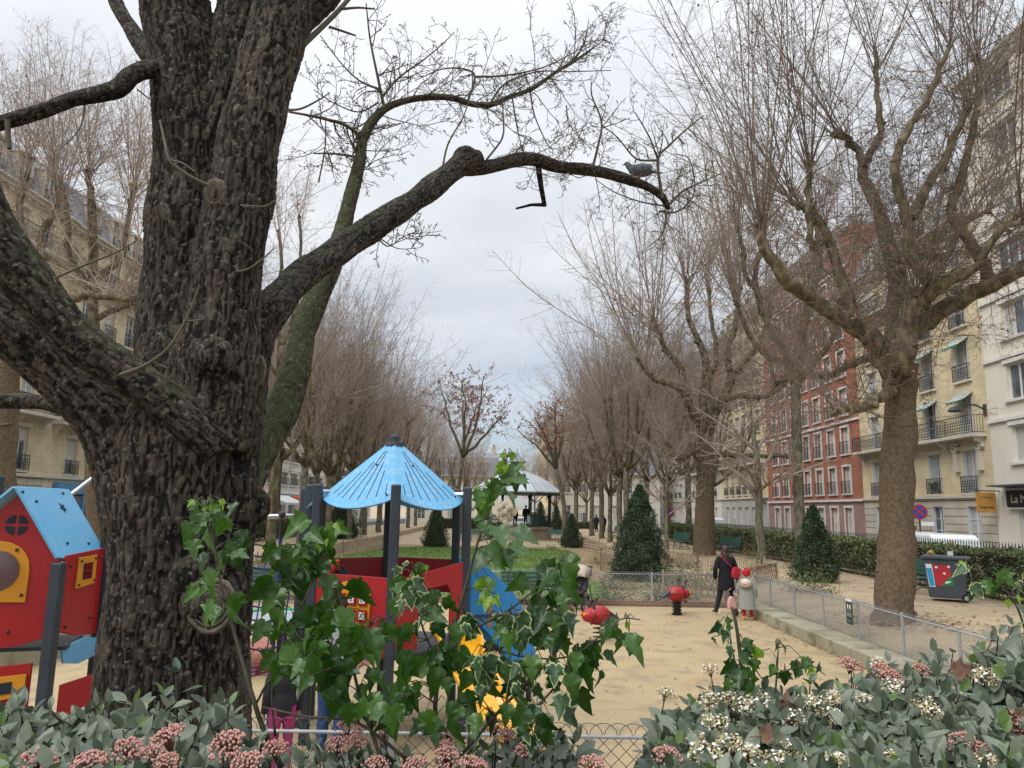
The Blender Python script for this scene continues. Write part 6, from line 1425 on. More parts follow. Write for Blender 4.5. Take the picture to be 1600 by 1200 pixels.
# rope net down to the red mat
b = MB(); n0 = P(440, 840, 9.0) - TC; n1 = P(385, 1015, 7.9) - TC
for k in range(9):
    t = k / 8; a_ = (P(395, 850, 8.6) - TC).lerp(P(370, 1010, 7.6) - TC, t); c_ = (P(462, 850, 9.3) - TC).lerp(P(440, 1010, 8.5) - TC, t); b.tube([a_, a_.lerp(c_, .5) - Z3 * .04, c_], .009, 5)
for k in range(4):
    t = k / 3; b.tube([(P(395, 850, 8.6) - TC).lerp(P(462, 850, 9.3) - TC, t), (P(370, 1010, 7.6) - TC).lerp(P(440, 1010, 8.5) - TC, t)], .009, 5)
nb = b.build('rope_net', M['rope'], tw); 
for px, py in ((404, 1046), (420, 1040)): b = MB(); c_ = P(px, py, 8.0) - TC; b.box(c_, (.055, .05, .1)); b.box(c_ + Z3 * .055, (.03, .03, .04)); b.build('rope_clamp', M['pred'], nb, bevel=.008)
b = MB(); 
for dz in (0, .04, .08): b.tube([P(385, 1058, 7.9) - TC + Z3 * dz, P(400, 1052, 7.95) - TC + Z3 * (dz - .02), P(470, 1030, 8.3) - TC + Z3 * dz], .008, 5)
b.build('ropes', M['rope'], tw)
# blue slide side wall behind and yellow slide to the front right
def world_prism(nm, pts, m, parent, thick, origin, sub=None):
    P0, P1, P2 = pts[0], pts[1], pts[-1]; n = (P1 - P0).cross(P2 - P0).normalized() * thick; k = len(pts); b = MB(); v = [p - origin for p in pts]; b.add(v + [q + n for q in v], [tuple(range(k)), tuple(range(2 * k - 1, k - 1, -1))] + [(i, (i + 1) % k, k + (i + 1) % k, k + i) for i in range(k)]); return b.build(nm, m, parent, bevel=.003)
h1 = TC + hexa[1]; h2 = TC + hexa[2]
sd_ = Vector((.93, .36, 0)).normalized()
def sp(u, z, off=0): return h1 + Vector((.05, .25, 0)) + sd_ * u + Z3 * z + Vector((-sd_.y, sd_.x, 0)) * off
blue = world_prism('slide_side', [sp(0, 1.30), sp(.25, 1.05), sp(.6, .62), sp(.80, .50), sp(.84, .75), sp(.76, 1.2), sp(.5, 1.56), sp(.2, 1.82), sp(0, 1.90)], M['pblue2'], tw, .02, TC)
b = MB()
nb2 = (sp(0, 0) - sp(0, 0, 1)).normalized()
for u_, z_, h_ in ((.24, 1.30, .34), (.48, 1.12, .24)):
    b = MB(); b.prism([(-.03, -h_ / 2), (.03, -h_ / 2), (.03, h_ / 2), (-.03, h_ / 2)], sp(u_, z_) - TC + nb2 * .024, sd_, Z3, nb2 * .003); b.build('hand_hole', M['mulch'], blue)
pass
world_prism('slide_side', [q + Vector((-sd_.y, sd_.x, 0)) * .5 for q in [sp(0, 1.30), sp(.25, 1.05), sp(.6, .62), sp(.80, .50), sp(.84, .75), sp(.76, 1.2), sp(.5, 1.56), sp(.2, 1.82), sp(0, 1.90)]], M['pblue2'], tw, .02, TC)
for u_, o_ in ((.76, .02), (.8, .5)): q = sp(u_, 0, o_) - TC; b = MB(); b.tube([q, q + Z3 * 1.25], .035, 10); b.build('end_post', M['ppost'], tw, smooth=True)
b = MB(); b.prism([(-.03, 1.25), (.7, 1.25), (.7, 1.28), (-.03, 1.28)], Vector((h1.x + .02, h1.y + .2, 0)) - TC, sd_, Z3, Vector((-sd_.y, sd_.x, 0)) * .45); b.build('bridge_deck', M['ppost'], tw)
# curved yellow slide
cl = [h1 + Vector((-.10, -.36, 0)) + Vector((x, y, z)) for x, y, z in ((-.05, .15, 1.02), (.02, -.02, 1.0), (.10, -.22, .92), (.2, -.42, .78), (.34, -.62, .60), (.50, -.82, .44), (.68, -1.0, .30), (.86, -1.14, .21), (1.02, -1.24, .17), (1.14, -1.30, .16))]
def chute(pts, w, h):
    P_ = []; 
    for i in range(len(pts) - 1):
        for k in range(4): P_.append(pts[i].lerp(pts[i + 1], k / 4))
    P_.append(pts[-1]); n = 11; vs = []; fs = []
    for i, p in enumerate(P_):
        t = (P_[min(i + 1, len(P_) - 1)] - P_[max(i - 1, 0)]).normalized(); x = t.cross(Z3).normalized(); y = x.cross(t); hh = h * (1.5 if i < 8 else 1)
        for k in range(n): a_ = math.pi * (1 + k / (n - 1)); vs.append(p + x * math.cos(a_) * w + y * (math.sin(a_) * hh + hh) - TC)
        for k in range(n): a_ = math.pi * (1 + (n - 1 - k) / (n - 1)); vs.append(p + x * math.cos(a_) * (w + .018) + y * (math.sin(a_) * (hh + .018) + hh + .004) - TC)
    m_ = 2 * n
    for i in range(len(P_) - 1):
        for k in range(m_): a_ = i * m_ + k; b_ = i * m_ + (k + 1) % m_; fs.append((a_, b_, b_ + m_, a_ + m_))
    fs.append(tuple(range(m_))); fs.append(tuple(range((len(P_) - 1) * m_, len(P_) * m_))[::-1]); return vs, fs
v_, f_ = chute(cl, .22, .17); b = MB(); b.add(v_, f_); b.build('slide', M['syellow'], tw, smooth=True)
for q in (cl[9], cl[5]): q = q - TC; b = MB(); b.tube([(q.x, q.y, -.05), (q.x, q.y, q.z + .02)], .025, 8); b.build('slide_leg', M['ppost'], tw)
world_prism('red_side', [P(765, 1000, 8.3), P(802, 1050, 8.0), P(800, 1062, 7.95), P(780, 1058, 8.0), P(755, 1030, 8.2)], M['pred'], tw, .02, TC)
# grey and green spinning disc table at the back
dt = thing('play_disc', 'grey play table with green rim on the red rubber mat', 'play table', (-3.55, 12.4, 0)); b = MB(); b.lathe([(.08, 0), (.08, .55), (.5, .62)], (0, 0, 0), 16); b.build('foot', M['ppost'], dt); b = MB(); b.lathe([(.95, .66), (.98, .70), (.9, .74), (.1, .74)], (0, 0, 0), 32); b.build('top', M['galv'], dt)
M['pgreen'] = mat('pgreen', (.02, .30, .12), .4); b = MB(); b.tube([(1.0 * math.cos(a), 1.0 * math.sin(a), .74) for a in [k * .1963 for k in range(33)]], .035, 8); b.build('rim', M['pgreen'], dt, smooth=True); b = MB(); b.lathe([(.2, .76), (.22, .8), (.1, .86)], (-.75, -.3, 0), 14); b.build('seat', M['pgreen'], dt)
# --- ladybird spring riders
def rider(label, loc, rz, side, spring):
    t = thing('spring_rider', label, 'spring rider', loc, rz, None)
    b = MB(); b.ball((0, 0, .50), (.27, .20, .185), 20, 12); b.ball((.20, 0, .50), (.15, .15, .13), 16, 10); b.build('body', M['pred'], t, smooth=True)
    b = MB(); b.ball((-.02, 0, .52), (.275, .205, .03), 16, 6); b.tube([(.14, .0, .33), (.165, .14, .42), (.15, .19, .52), (.14, .0, .70)], .012, 6); b.tube([(.14, .0, .33), (.165, -.14, .42), (.15, -.19, .52), (.14, .0, .70)], .012, 6); b.build('markings', M['slot'], t)
    for s in (-1, 1):
        b = MB(); b.tube([(.12, s * .08, .6), (.16, s * .14, .72), (.15, s * .20, .82)], .018, 8); b.lathe([(.03, 0), (.045, .02), (.02, .04)], (.15, s * .20, .82), 10); b.build('handle', M['darkmetal'], t, smooth=True)
        b = MB(); b.tube([(.02, s * .1, .42), (.06, s * .30, .38)], .018, 8); b.ball((.06, s * .33, .375), (.045, .05, .045), 8, 6); b.build('foot_rest', M['darkmetal'], t, smooth=True)
        b = MB(); b.ball((.335, s * .06, .53), (.03, .03, .035), 10, 8); b.build('eye', M['pyellow'], t, smooth=True)
    b = MB(); b.prism([(-.15, .5), (-.42, .40), (-.44, .44), (-.16, .62)], (0, -.1, 0), (1, 0, 0), (0, 0, 1), (0, .2, 0)); b.build('tail', M['ppost'], t, bevel=.01)
    b = MB()
    if spring: b.tube([(.085 * math.cos(k * .45), .085 * math.sin(k * .45), .02 + k * .0058) for k in range(56)], .014, 6)
    else:
        for k in range(5): b.lathe([(.075, 0), (.115, .02), (.115, .045), (.075, .065)], (0, 0, .02 + k * .066), 16)
    b.build('spring', M['bolt'], t, smooth=spring); b = MB(); b.lathe([(.14, .0), (.14, .02)], (0, 0, 0), 16); b.build('base_plate', M['bolt'], t); return t
p = G(1058, 961, 0); rider('red ladybird spring rider on a black rubber spring, left of the woman', p, R_(15), 1, False)
p = G(934, 1003, 0); rider('nearer red ladybird spring rider on a coil spring, beside the stroller', p, R_(205), 1, True)
# --- stroller
p = G(905, 952, 0); st = thing('stroller', 'black stroller with beige hood parked by the back fence', 'stroller', p, R_(-115))
M['beige'] = mat('beige', (.42, .35, .30), .8); M['strap'] = mat('strap', (.02, .02, .024), .7)
for s in (-.24, .24):
    b = MB(); b.tube([(.42, s, .12), (.05, s, .55), (-.28, s, 1.02), (-.36, s, 1.05)], .014, 8); b.tube([(-.38, s, .12), (-.1, s, .55), (.05, s, .62)], .014, 8); b.build('frame', M['darkmetal'], st, smooth=True)
    for x in (.40, -.36):
        b = MB(); b.lathe([(.03, -.02), (.10, -.02), (.115, 0), (.10, .02), (.03, .02)], (x, s, .115), 18, Matrix.Rotation(R_(90), 3, 'X')); w = b.build('wheel', M['tyre'], st); b = MB(); b.lathe([(.02, -.025), (.045, -.025), (.045, .025), (.02, .025)], (x, s, .115), 12, Matrix.Rotation(R_(90), 3, 'X')); b.build('hub', M['galv'], w)
b = MB(); b.tube([(-.36, -.24, 1.05), (-.36, .24, 1.05)], .02, 8); b.build('push_bar', M['strap'], st, smooth=True)
b = MB(); b.prism([(-.18, .95), (.0, .45), (.34, .40), (.36, .46), (.08, .52), (-.10, .97)], (0, -.21, 0), (1, 0, 0), (0, 0, 1), (0, .42, 0)); b.build('seat', M['strap'], st, bevel=.02)
b = MB(); vs = []; 
for i in range(6):
    a = R_(5 + i * 26)
    for k in range(7): ph_ = math.pi * k / 6; vs.append((-.12 + .34 * math.cos(a) , .24 * math.cos(ph_), .82 + .30 * math.sin(a) * math.sin(ph_) ** .6))
b.add(vs, [(i * 7 + k, i * 7 + k + 1, i * 7 + k + 8, i * 7 + k + 7) for i in range(5) for k in range(6)]); hd = b.build('hood', M['beige'], st, smooth=True); so_ = hd.modifiers.new('s', 'SOLIDIFY'); so_.thickness = .01
b = MB(); b.prism([(-.25, .20), (.28, .20), (.24, .34), (-.28, .36)], (0, -.2, 0), (1, 0, 0), (0, 0, 1), (0, .4, 0)); b.build('basket', M['strap'], st, bevel=.02)
rb_ = thing('red_bag', 'small red bag in the basket of the stroller', 'bag', p + Vector((.03, -.05, .36)), R_(-115)); b = MB(); b.ball((0, 0, .06), (.13, .12, .09), 12, 8); b.build('body', M['pred'], rb_, smooth=True); b = MB(); b.tube([(-.06, 0, .13), (0, 0, .2), (.06, 0, .13)], .01, 6); b.build('strap', M['strap'], rb_)
sc = thing('scooter', 'small blue scooter seen through the play tower opening', 'scooter', (-.75, 12.2, 0), R_(60)); b = MB(); b.box((0, 0, .07), (.5, .1, .03)); b.build('deck', M['pblue2'], sc, bevel=.01); b = MB(); b.tube([(.24, 0, .08), (.2, 0, .65)], .016, 8); b.tube([(.2, -.16, .65), (.2, .16, .65)], .014, 8); b.build('handlebar', M['steel'], sc, smooth=True)
for x in (-.24, .27): b = MB(); b.lathe([(.02, -.02), (.06, -.02), (.06, .02), (.02, .02)], (x, 0, .06), 14, Matrix.Rotation(R_(90), 3, 'X')); b.build('wheel', M['signblue'], sc)
# ------------------------------------------------------------------ people (body one skin; clothes follow it), local +Y is forward
M['skin'] = mat('skin', (.45, .25, .17), .55); M['skindark'] = mat('skindark', (.16, .08, .05), .55)
M['hairbrown'] = mat('hairbrown', (.026, .013, .010), .5, var=(.05, .022, .016), scale=40, bump=.5, bscale=80); M['hairblond'] = mat('hairblond', (.33, .20, .10), .5, var=(.42, .27, .14), scale=30); M['hairblack'] = mat('hairblack', (.012, .010, .009), .6)
M['coatblack'] = mat('coatblack', (.006, .006, .010), .95, bump=.3, bscale=60); M['jeans'] = mat('jeans', (.010, .016, .032), .9, var=(.018, .026, .048), scale=12); M['jeansblue'] = mat('jeansblue', (.03, .07, .20), .9)
M['bagred'] = mat('bagred', (.45, .02, .035), .45); M['knitred'] = mat('knitred', (.45, .012, .02), .95, bump=.6, bscale=90); M['greycoat'] = mat('greycoat', (.26, .27, .25), .95, bump=.3, bscale=60); M['fur'] = mat('fur', (.34, .24, .14), 1, bump=1, bscale=70); M['fleece'] = mat('fleece', (.66, .60, .54), 1, bump=.8, bscale=60)
M['pinkbag'] = mat('pinkbag', (.55, .30, .29), .8); M['bootyellow'] = mat('bootyellow', (.60, .34, .03), .5); M['hoodie'] = mat('hoodie', (.26, .27, .30), .95, var=(.31, .32, .35), scale=60, bump=.3, bscale=60); M['magenta'] = mat('magenta', (.33, .015, .12), .85); M['vestnavy'] = mat('vestnavy', (.012, .022, .06), .6, bump=.3, bscale=30); M['lime'] = mat('lime', (.45, .65, .06), .8); M['shoe'] = mat('shoe', (.02, .02, .022), .6); M['darkcloth'] = mat('darkcloth', (.018, .018, .022), .95)
M['eyewhite'] = mat('eyewhite', (.7, .7, .7), .3)
def person(label, loc, rz, height, pose=None, skin='skin', top=None, top_len=.86, legs=('jeans', .0), hair=None, hair_len=0.0, shoes='shoe', voxel=.007, coat_skirt=False, sleeve=True, hat=None, topr=1.0, hoodup=False, extra=None):
    s = height / 1.70; J = dict(pel=(0, 0, .93), che=(0, .0, 1.25), nk=(0, 0, 1.43), hd=(0, .02, 1.585))
    for sd, x in (('L', -1), ('R', 1)):
        J['hip' + sd] = (.09 * x, 0, .90); J['kn' + sd] = (.10 * x, .01, .50); J['an' + sd] = (.10 * x, -.02, .09); J['to' + sd] = (.11 * x, .15, .03)
        J['sh' + sd] = (.175 * x, 0, 1.38); J['el' + sd] = (.23 * x, -.02, 1.10); J['wr' + sd] = (.24 * x, .05, .86); J['ha' + sd] = (.24 * x, .08, .77)
    if pose: J.update(pose)
    J = {k: Vector(v) * s for k, v in J.items()}
    t = thing('person', label, 'person', loc, rz); b = MB()
    pel, che, nk, hd = J['pel'], J['che'], J['nk'], J['hd']
    wst = pel.lerp(che, .45)
    b.tube([pel - Z3 * .06 * s, pel + Z3 * .03 * s, wst, che, nk - Z3 * .05 * s], [.13 * s, .155 * s, .12 * s, .155 * s, .085 * s], 14, ecc=.66); b.tube([nk - Z3 * .08 * s, nk + (hd - nk) * .35], [.058 * s, .05 * s], 10)
    b.ball(hd, (.075 * s, .092 * s, .115 * s), 16, 12); fw = Vector((hd.x - nk.x, 0, 0)) * 0 + Vector((0, 1, 0)); b.ball(hd + Vector((0, .088, -.015)) * s, (.013 * s, .02 * s, .024 * s), 8, 6); b.ball(hd + Vector((0, .05, -.08)) * s, (.04 * s, .035 * s, .03 * s), 10, 6)
    for x in (-1, 1): b.ball(hd + Vector((x * .077, 0, -.01)) * s, (.012 * s, .02 * s, .032 * s), 8, 6)
    for sd, x in (('L', -1), ('R', 1)):
        b.tube([J['hip' + sd] + Z3 * .04 * s, J['hip' + sd].lerp(J['kn' + sd], .3), J['kn' + sd], J['kn' + sd].lerp(J['an' + sd], .3), J['an' + sd]], [q * s for q in (.088, .08, .055, .057, .036)], 12)
        b.tube([J['an' + sd], J['an' + sd].lerp(J['to' + sd], .5) - Z3 * .01 * s, J['to' + sd]], [.036 * s, .036 * s, .028 * s], 8)
        b.tube([J['che'].lerp(J['sh' + sd], .6), J['sh' + sd], J['sh' + sd].lerp(J['el' + sd], .3), J['el' + sd], J['el' + sd].lerp(J['wr' + sd], .3), J['wr' + sd]], [q * s for q in (.06, .056, .048, .038, .036, .025)], 10)
        w = J['wr' + sd]; h = J['ha' + sd]; d = (h - w).normalized(); lat = d.cross(Vector((1, 0, 0))); lat = lat.normalized() if lat.length > .1 else Vector((0, 1, 0)); inn = lat.cross(d)
        b.tube([w, h], [.024 * s, .036 * s], 8, ecc=.5, up=lat)
        for k, (o, L_) in enumerate(((-.027, .062), (-.009, .072), (.009, .068), (.027, .052))):
            p0 = h + lat * o * s; p1 = p0 + d * L_ * .5 * s; p2 = p1 + (d + inn * -.5 * x).normalized() * L_ * .5 * s; b.tube([p0 - d * .01 * s, p1, p2], [.0095 * s, .0085 * s, .007 * s], 6)
        p0 = w.lerp(h, .4) + lat * .025 * s; b.tube([p0, p0 + (lat + d * .8).normalized() * .035 * s, p0 + (lat * .4 + d).normalized() * .06 * s], [.011 * s, .010 * s, .008 * s], 6)
    fuse(b, voxel, 'body', M[skin], t, 2)
    for x in (-1, 1): e = MB(); e.ball(hd + Vector((x * .03, .083, .012)) * s, (.011 * s, .008 * s, .007 * s), 8, 5); e.build('eye', M['eyewhite'], t, smooth=True)
    e = MB(); e.ball(hd + Vector((0, .088, -.058)) * s, (.022 * s, .006 * s, .006 * s), 8, 4); e.build('mouth', M['bagred'], t)
    # trousers
    if legs:
        b = MB(); b.tube([pel - Z3 * .08 * s, pel + Z3 * .06 * s], [.145 * s, .155 * s], 12, ecc=.72)
        for sd in 'LR':
            a0 = J['kn' + sd].lerp(J['an' + sd], .93 - legs[1]); b.tube([J['hip' + sd] + Z3 * .05 * s, J['hip' + sd].lerp(J['kn' + sd], .3), J['kn' + sd], J['kn' + sd].lerp(J['an' + sd], .35), a0], [q * s for q in (.10, .094, .068, .066, .052)], 12)
        fuse(b, .012 * s, 'trousers', M[legs[0]], t, 3)
    for sd in 'LR':
        b = MB(); b.tube([J['an' + sd] + Z3 * .05 * s, J['an' + sd] - Z3 * .02 * s], [.05 * s, .052 * s], 10); b.tube([J['an' + sd] - Vector((0, .03, .035)) * s, J['an' + sd].lerp(J['to' + sd], .5) - Z3 * .012 * s, J['to' + sd] + Vector((0, .02, 0))], [.042 * s, .046 * s, .034 * s], 10, ecc=.8); fuse(b, .011 * s, 'shoe', M[shoes], t, 2)
    if top:
        b = MB(); lowz = pel.z if not coat_skirt else None; k = topr
        lo = pel + Vector((0, 0, (top_len - .93) * s))
        pr = [lo, pel.lerp(lo, .4) if top_len < .9 else lo + Z3 * .02, pel + Z3 * .08 * s, wst + Z3 * .05 * s, che, che.lerp(nk, .55), nk]
        rd = [.215 if coat_skirt else .17, .20 if coat_skirt else .172, .18, .158, .185, .165, .085]
        b.tube(pr, [q * s * k for q in rd], 16, ecc=.70)
        for sd in 'LR':
            if sleeve: b.tube([J['che'].lerp(J['sh' + sd], .7), J['sh' + sd] , J['sh' + sd].lerp(J['el' + sd], .3), J['el' + sd], J['wr' + sd]], [q * s * k for q in (.085, .082, .072, .060, .047)], 12)
        b.tube([nk - Z3 * .04 * s, nk + (hd - nk) * .25], [.09 * s, .078 * s], 12)
        fuse(b, .012 * s, 'coat' if coat_skirt else 'jacket', M[top], t, 4)
    if hair:
        b = MB(); b.ball(hd + Vector((0, -.018, .022)) * s, (.094 * s, .104 * s, .112 * s), 16, 12)
        if hair_len: b.tube([hd + Vector((0, -.03, 0)) * s, hd + Vector((0, -.05, -.12)) * s, hd + Vector((0, -.06, -.10 - hair_len)) * s], [.097 * s, .105 * s, .075 * s], 12, ecc=.75)
        fuse(b, .010 * s, 'hair', M[hair], t, 2)
        # cut the fringe back so that the face shows: push face-side verts inside the head
    if extra: extra(t, J, s)
    return t
def woman_bits(t, J, s):
    b = MB(); b.tube([J['shL'] + Vector((.06, -.04, .07)) * s, J['che'] + Vector((0, -.15, .03)) * s, J['pel'] + Vector((.17, -.15, .20)) * s], .013, 6, ecc=.5); b.tube([J['shL'] + Vector((.06, -.04, .07)) * s, J['shL'] + Vector((.07, .06, .06)) * s, J['che'] + Vector((0, .15, 0)) * s, J['pel'] + Vector((.2, .12, .2)) * s, J['pel'] + Vector((.24, -.0, .2)) * s], .013, 6)
    g = thing('handbag', 'red leather handbag worn by the woman in the black coat', 'bag', t.location + Matrix.Rotation(t.rotation_euler.z, 3, 'Z') @ (J['pel'] + Vector((.22, -.17, .02)) * s), t.rotation_euler.z + R_(12)); c = MB(); c.prism([(-.11, -.02), (.09, -.03), (.11, .06), (.08, .2), (0, .25), (-.09, .22), (-.12, .1)], (0, 0, 0), (1, 0, 0), (0, 0, 1), (0, .10, 0)); c.build('body', M['bagred'], g, bevel=.03); c = MB(); c.prism([(-.115, .08), (.11, .06), (.08, .205), (0, .255), (-.09, .225)], (0, -.012, 0), (1, 0, 0), (0, 0, 1), (0, .008, 0)); c.build('flap', M['bagred'], g, bevel=.004)
    st_ = b.build('strap', M['bagred'], g, smooth=True); st_.matrix_parent_inverse = par_mat(g).inverted() @ Matrix.LocRotScale(t.location, t.rotation_euler, (1, 1, 1))
pw = G(1136, 963, 0)
person('woman seen from behind in a knee-length black coat and dark jeans, walking', pw, R_(6), 1.69, dict(knL=(-.13, .12, .50), anL=(-.17, .26, .12), toL=(-.18, .42, .08), knR=(.13, .06, .49), anR=(.20, -.12, .10), toR=(.22, .03, .03), elL=(-.28, -.02, 1.12), wrL=(-.24, .10, .90), haL=(-.20, .16, .84), elR=(.27, .02, 1.12), wrR=(.33, .12, .88), haR=(.36, .16, .80)), top='coatblack', top_len=.62, coat_skirt=True, legs=('jeans', .0), hair='hairbrown', hair_len=.14, extra=woman_bits, topr=1.05)
def child_bits(t, J, s):
    hd = J['hd']
    c = MB(); c.ball(hd + Vector((0, -.01, .05)) * s, (.135 * s, .14 * s, .135 * s), 14, 10); c.tube([hd + Vector((0, 0, -.04)) * s, hd + Vector((0, 0, .01)) * s], [.138 * s, .14 * s], 14); fuse(c, .012 * s, 'hat', M['knitred'], t, 2)
    for x in (-1, 1): c = MB(); c.ball(hd + Vector((x * .10, 0, .14)) * s, .05 * s, 10, 8); c.build('pompom', M['knitred' if x > 0 else 'beige'], t, smooth=True)
    c = MB(); c.tube([J['nk'] + Vector((math.cos(a) * .17, math.sin(a) * .15 - .09, .0 - .10 * (1 - math.sin(a)))) * s for a in [k * .4488 for k in range(15)]], .055 * s, 8); c.build('fur_trim', M['fur'], t, smooth=True)
    c = MB(); c.ball(J['nk'] + Vector((0, -.13, -.06)) * s, (.17 * s, .10 * s, .12 * s), 14, 8); c.build('hood', M['fleece'], t, smooth=True)
p = Vector((5.66, 18.5, 0))
person('small child in grey coat with fur-trimmed hood, red hat and yellow boots, from behind', p, R_(-25), 1.17, dict(hipL=(-.07, 0, .80), hipR=(.07, 0, .80), pel=(0, 0, .82), anL=(-.11, -.02, .09), anR=(.14, .12, .09), toR=(.15, .28, .03), che=(0, 0, 1.17), nk=(0, 0, 1.34), shL=(-.16, 0, 1.28), shR=(.16, 0, 1.28), hd=(0, .02, 1.55), elL=(-.27, .02, 1.06), wrL=(-.30, .10, .90), haL=(-.31, .13, .82), elR=(.28, 0, 1.05), wrR=(.32, .06, .86), haR=(.33, .08, .78)), top='greycoat', top_len=.48, coat_skirt=True, legs=('knitred', .0), hair='hairbrown', shoes='bootyellow', topr=1.38, extra=child_bits)
pk = thing('pink_bag', 'pale pink soft bag hanging between the woman and the child', 'bag', p + Vector((-.34, .05, .24)), R_(10)); c = MB(); c.prism([(-.10, 0), (.13, .02), (.10, .15), (.03, .30), (-.06, .30), (-.11, .14)], (0, -.05, 0), (1, 0, 0), (0, 0, 1), (0, .12, 0)); c.build('body', M['pinkbag'], pk, bevel=.035); c = MB(); c.tube([(-.04, 0, .28), (-.10, 0, .42), (-.02, 0, .48)], .008, 5); c.build('handle', M['pinkbag'], pk)
# play tower kid
person('boy in navy vest with red sleeves leaning over the play tower panel', TC + Vector((-.52, -.02, .96)), R_(118), 1.12, dict(nk=(0, .22, 1.36), hd=(0, .30, 1.50), che=(0, .14, 1.20), shL=(-.17, .20, 1.32), shR=(.17, .20, 1.32), elL=(-.24, .36, 1.14), wrL=(-.20, .46, 1.0), haL=(-.18, .54, .98), elR=(.24, .30, 1.12), wrR=(.22, .44, .98), haR=(.2, .52, .97)), skin='skindark', top='knitred', top_len=.9, legs=('jeansblue', 0), hair='hairblack', voxel=.008,
       extra=lambda t, J, s: (lambda c: (c.tube([J['pel'] + Z3 * .02 * s, J['che'], J['nk'] - Z3 * .02], [.19 * s, .205 * s, .12 * s], 14, ecc=.74), fuse(c, .012, 'vest', M['vestnavy'], t, 3), (lambda d: (d.tube([J['nk'] + Vector((math.cos(a) * .10, math.sin(a) * .09, .01)) * s for a in [k * .5236 for k in range(13)]], .03 * s, 7), d.build('collar', M['lime'], t, smooth=True)))(MB())))(MB()))
# big child in grey hoodie and another behind leaves
def hood_bits(t, J, s):
    c = MB(); c.ball(J['nk'] + Vector((0, -.08, .03)) * s, (.13 * s, .09 * s, .10 * s), 12, 8); c.build('hood', M['hoodie'], t, smooth=True)
person('person in grey hooded sweatshirt and blue jeans standing behind the ivy leaves', Vector((-1.75, 8.0, 0)), R_(-20), 1.60, dict(elL=(-.27, .14, 1.14), wrL=(-.2, .36, 1.1), haL=(-.16, .44, 1.1), elR=(.27, .16, 1.14), wrR=(.2, .4, 1.12), haR=(.15, .48, 1.12), hd=(.0, .06, 1.58)), top='hoodie', top_len=.80, legs=('jeansblue', 0), hair='hairbrown', topr=1.12, extra=hood_bits)
person('child in magenta leggings standing behind the near fence beside the dark trunk', Vector((-2.10, 7.5, 0)), R_(30), 1.15, None, top='darkcloth', top_len=.84, legs=('magenta', 0), hair='hairblond', hair_len=.1)
# far people
person('person in dark coat standing alone on the left of the bandstand column', Vector((.45, 64.6, 1.05)), R_(190), 1.68, None, top='coatblack', top_len=.6, coat_skirt=True, legs=('darkcloth', 0), hair='hairbrown', hair_len=.1, voxel=.012)
person('person in dark jacket and blue jeans on the bandstand, beside the green bin', Vector((1.35, 64.2, 1.05)), R_(185), 1.78, None, top='darkcloth', top_len=.84, legs=('jeansblue', 0), hair='hairblack', voxel=.012)
person('blond person whose head shows above the right hedge by the white van', Vector((14.35, 25.0, .05)), R_(-60), 1.68, None, top='beige', top_len=.7, legs=('darkcloth', 0), hair='hairblond', hair_len=.16, voxel=.010)
person('distant walker in dark clothes on the right-hand path under the trees', Vector((8.6, 76, .4)), R_(20), 1.7, None, top='darkcloth', top_len=.7, legs=('darkcloth', 0), hair='hairbrown', voxel=.014)
person('second distant walker in purple-black coat beside the first', Vector((9.4, 76.5, .4)), R_(10), 1.62, None, top='coatblack', top_len=.6, coat_skirt=True, legs=('darkcloth', 0), hair='hairbrown', hair_len=.1, voxel=.014)
person('person in navy coat sitting place beside the dark trunk near the play disc', Vector((-5.05, 18.6, 0)), R_(160), 1.6, None, top='vestnavy', top_len=.7, legs=('darkcloth', 0), hair='hairbrown', voxel=.012) if False else None
# baby in the stroller
person('baby in dark suit sitting in the stroller under the beige hood', st.location + Matrix.Rotation(R_(-115), 3, 'Z') @ Vector((.02, 0, .38)), R_(-115 - 90), .72, dict(pel=(0, -.12, .30), hipL=(-.1, -.1, .30), hipR=(.1, -.1, .30), knL=(-.14, .32, .40), knR=(.14, .32, .40), anL=(-.14, .52, .14), anR=(.14, .52, .14), toL=(-.14, .66, .12), toR=(.14, .66, .12), che=(0, -.22, .66), nk=(0, -.28, .88), hd=(0, -.28, 1.06), shL=(-.2, -.24, .80), shR=(.2, -.24, .80), elL=(-.28, -.05, .6), elR=(.28, -.05, .6), wrL=(-.15, .14, .56), wrR=(.15, .14, .56), haL=(-.1, .24, .56), haR=(.1, .24, .56)), top='vestnavy', top_len=.9, legs=('darkcloth', 0), hair=None, shoes='shoe', topr=1.25, voxel=.006)
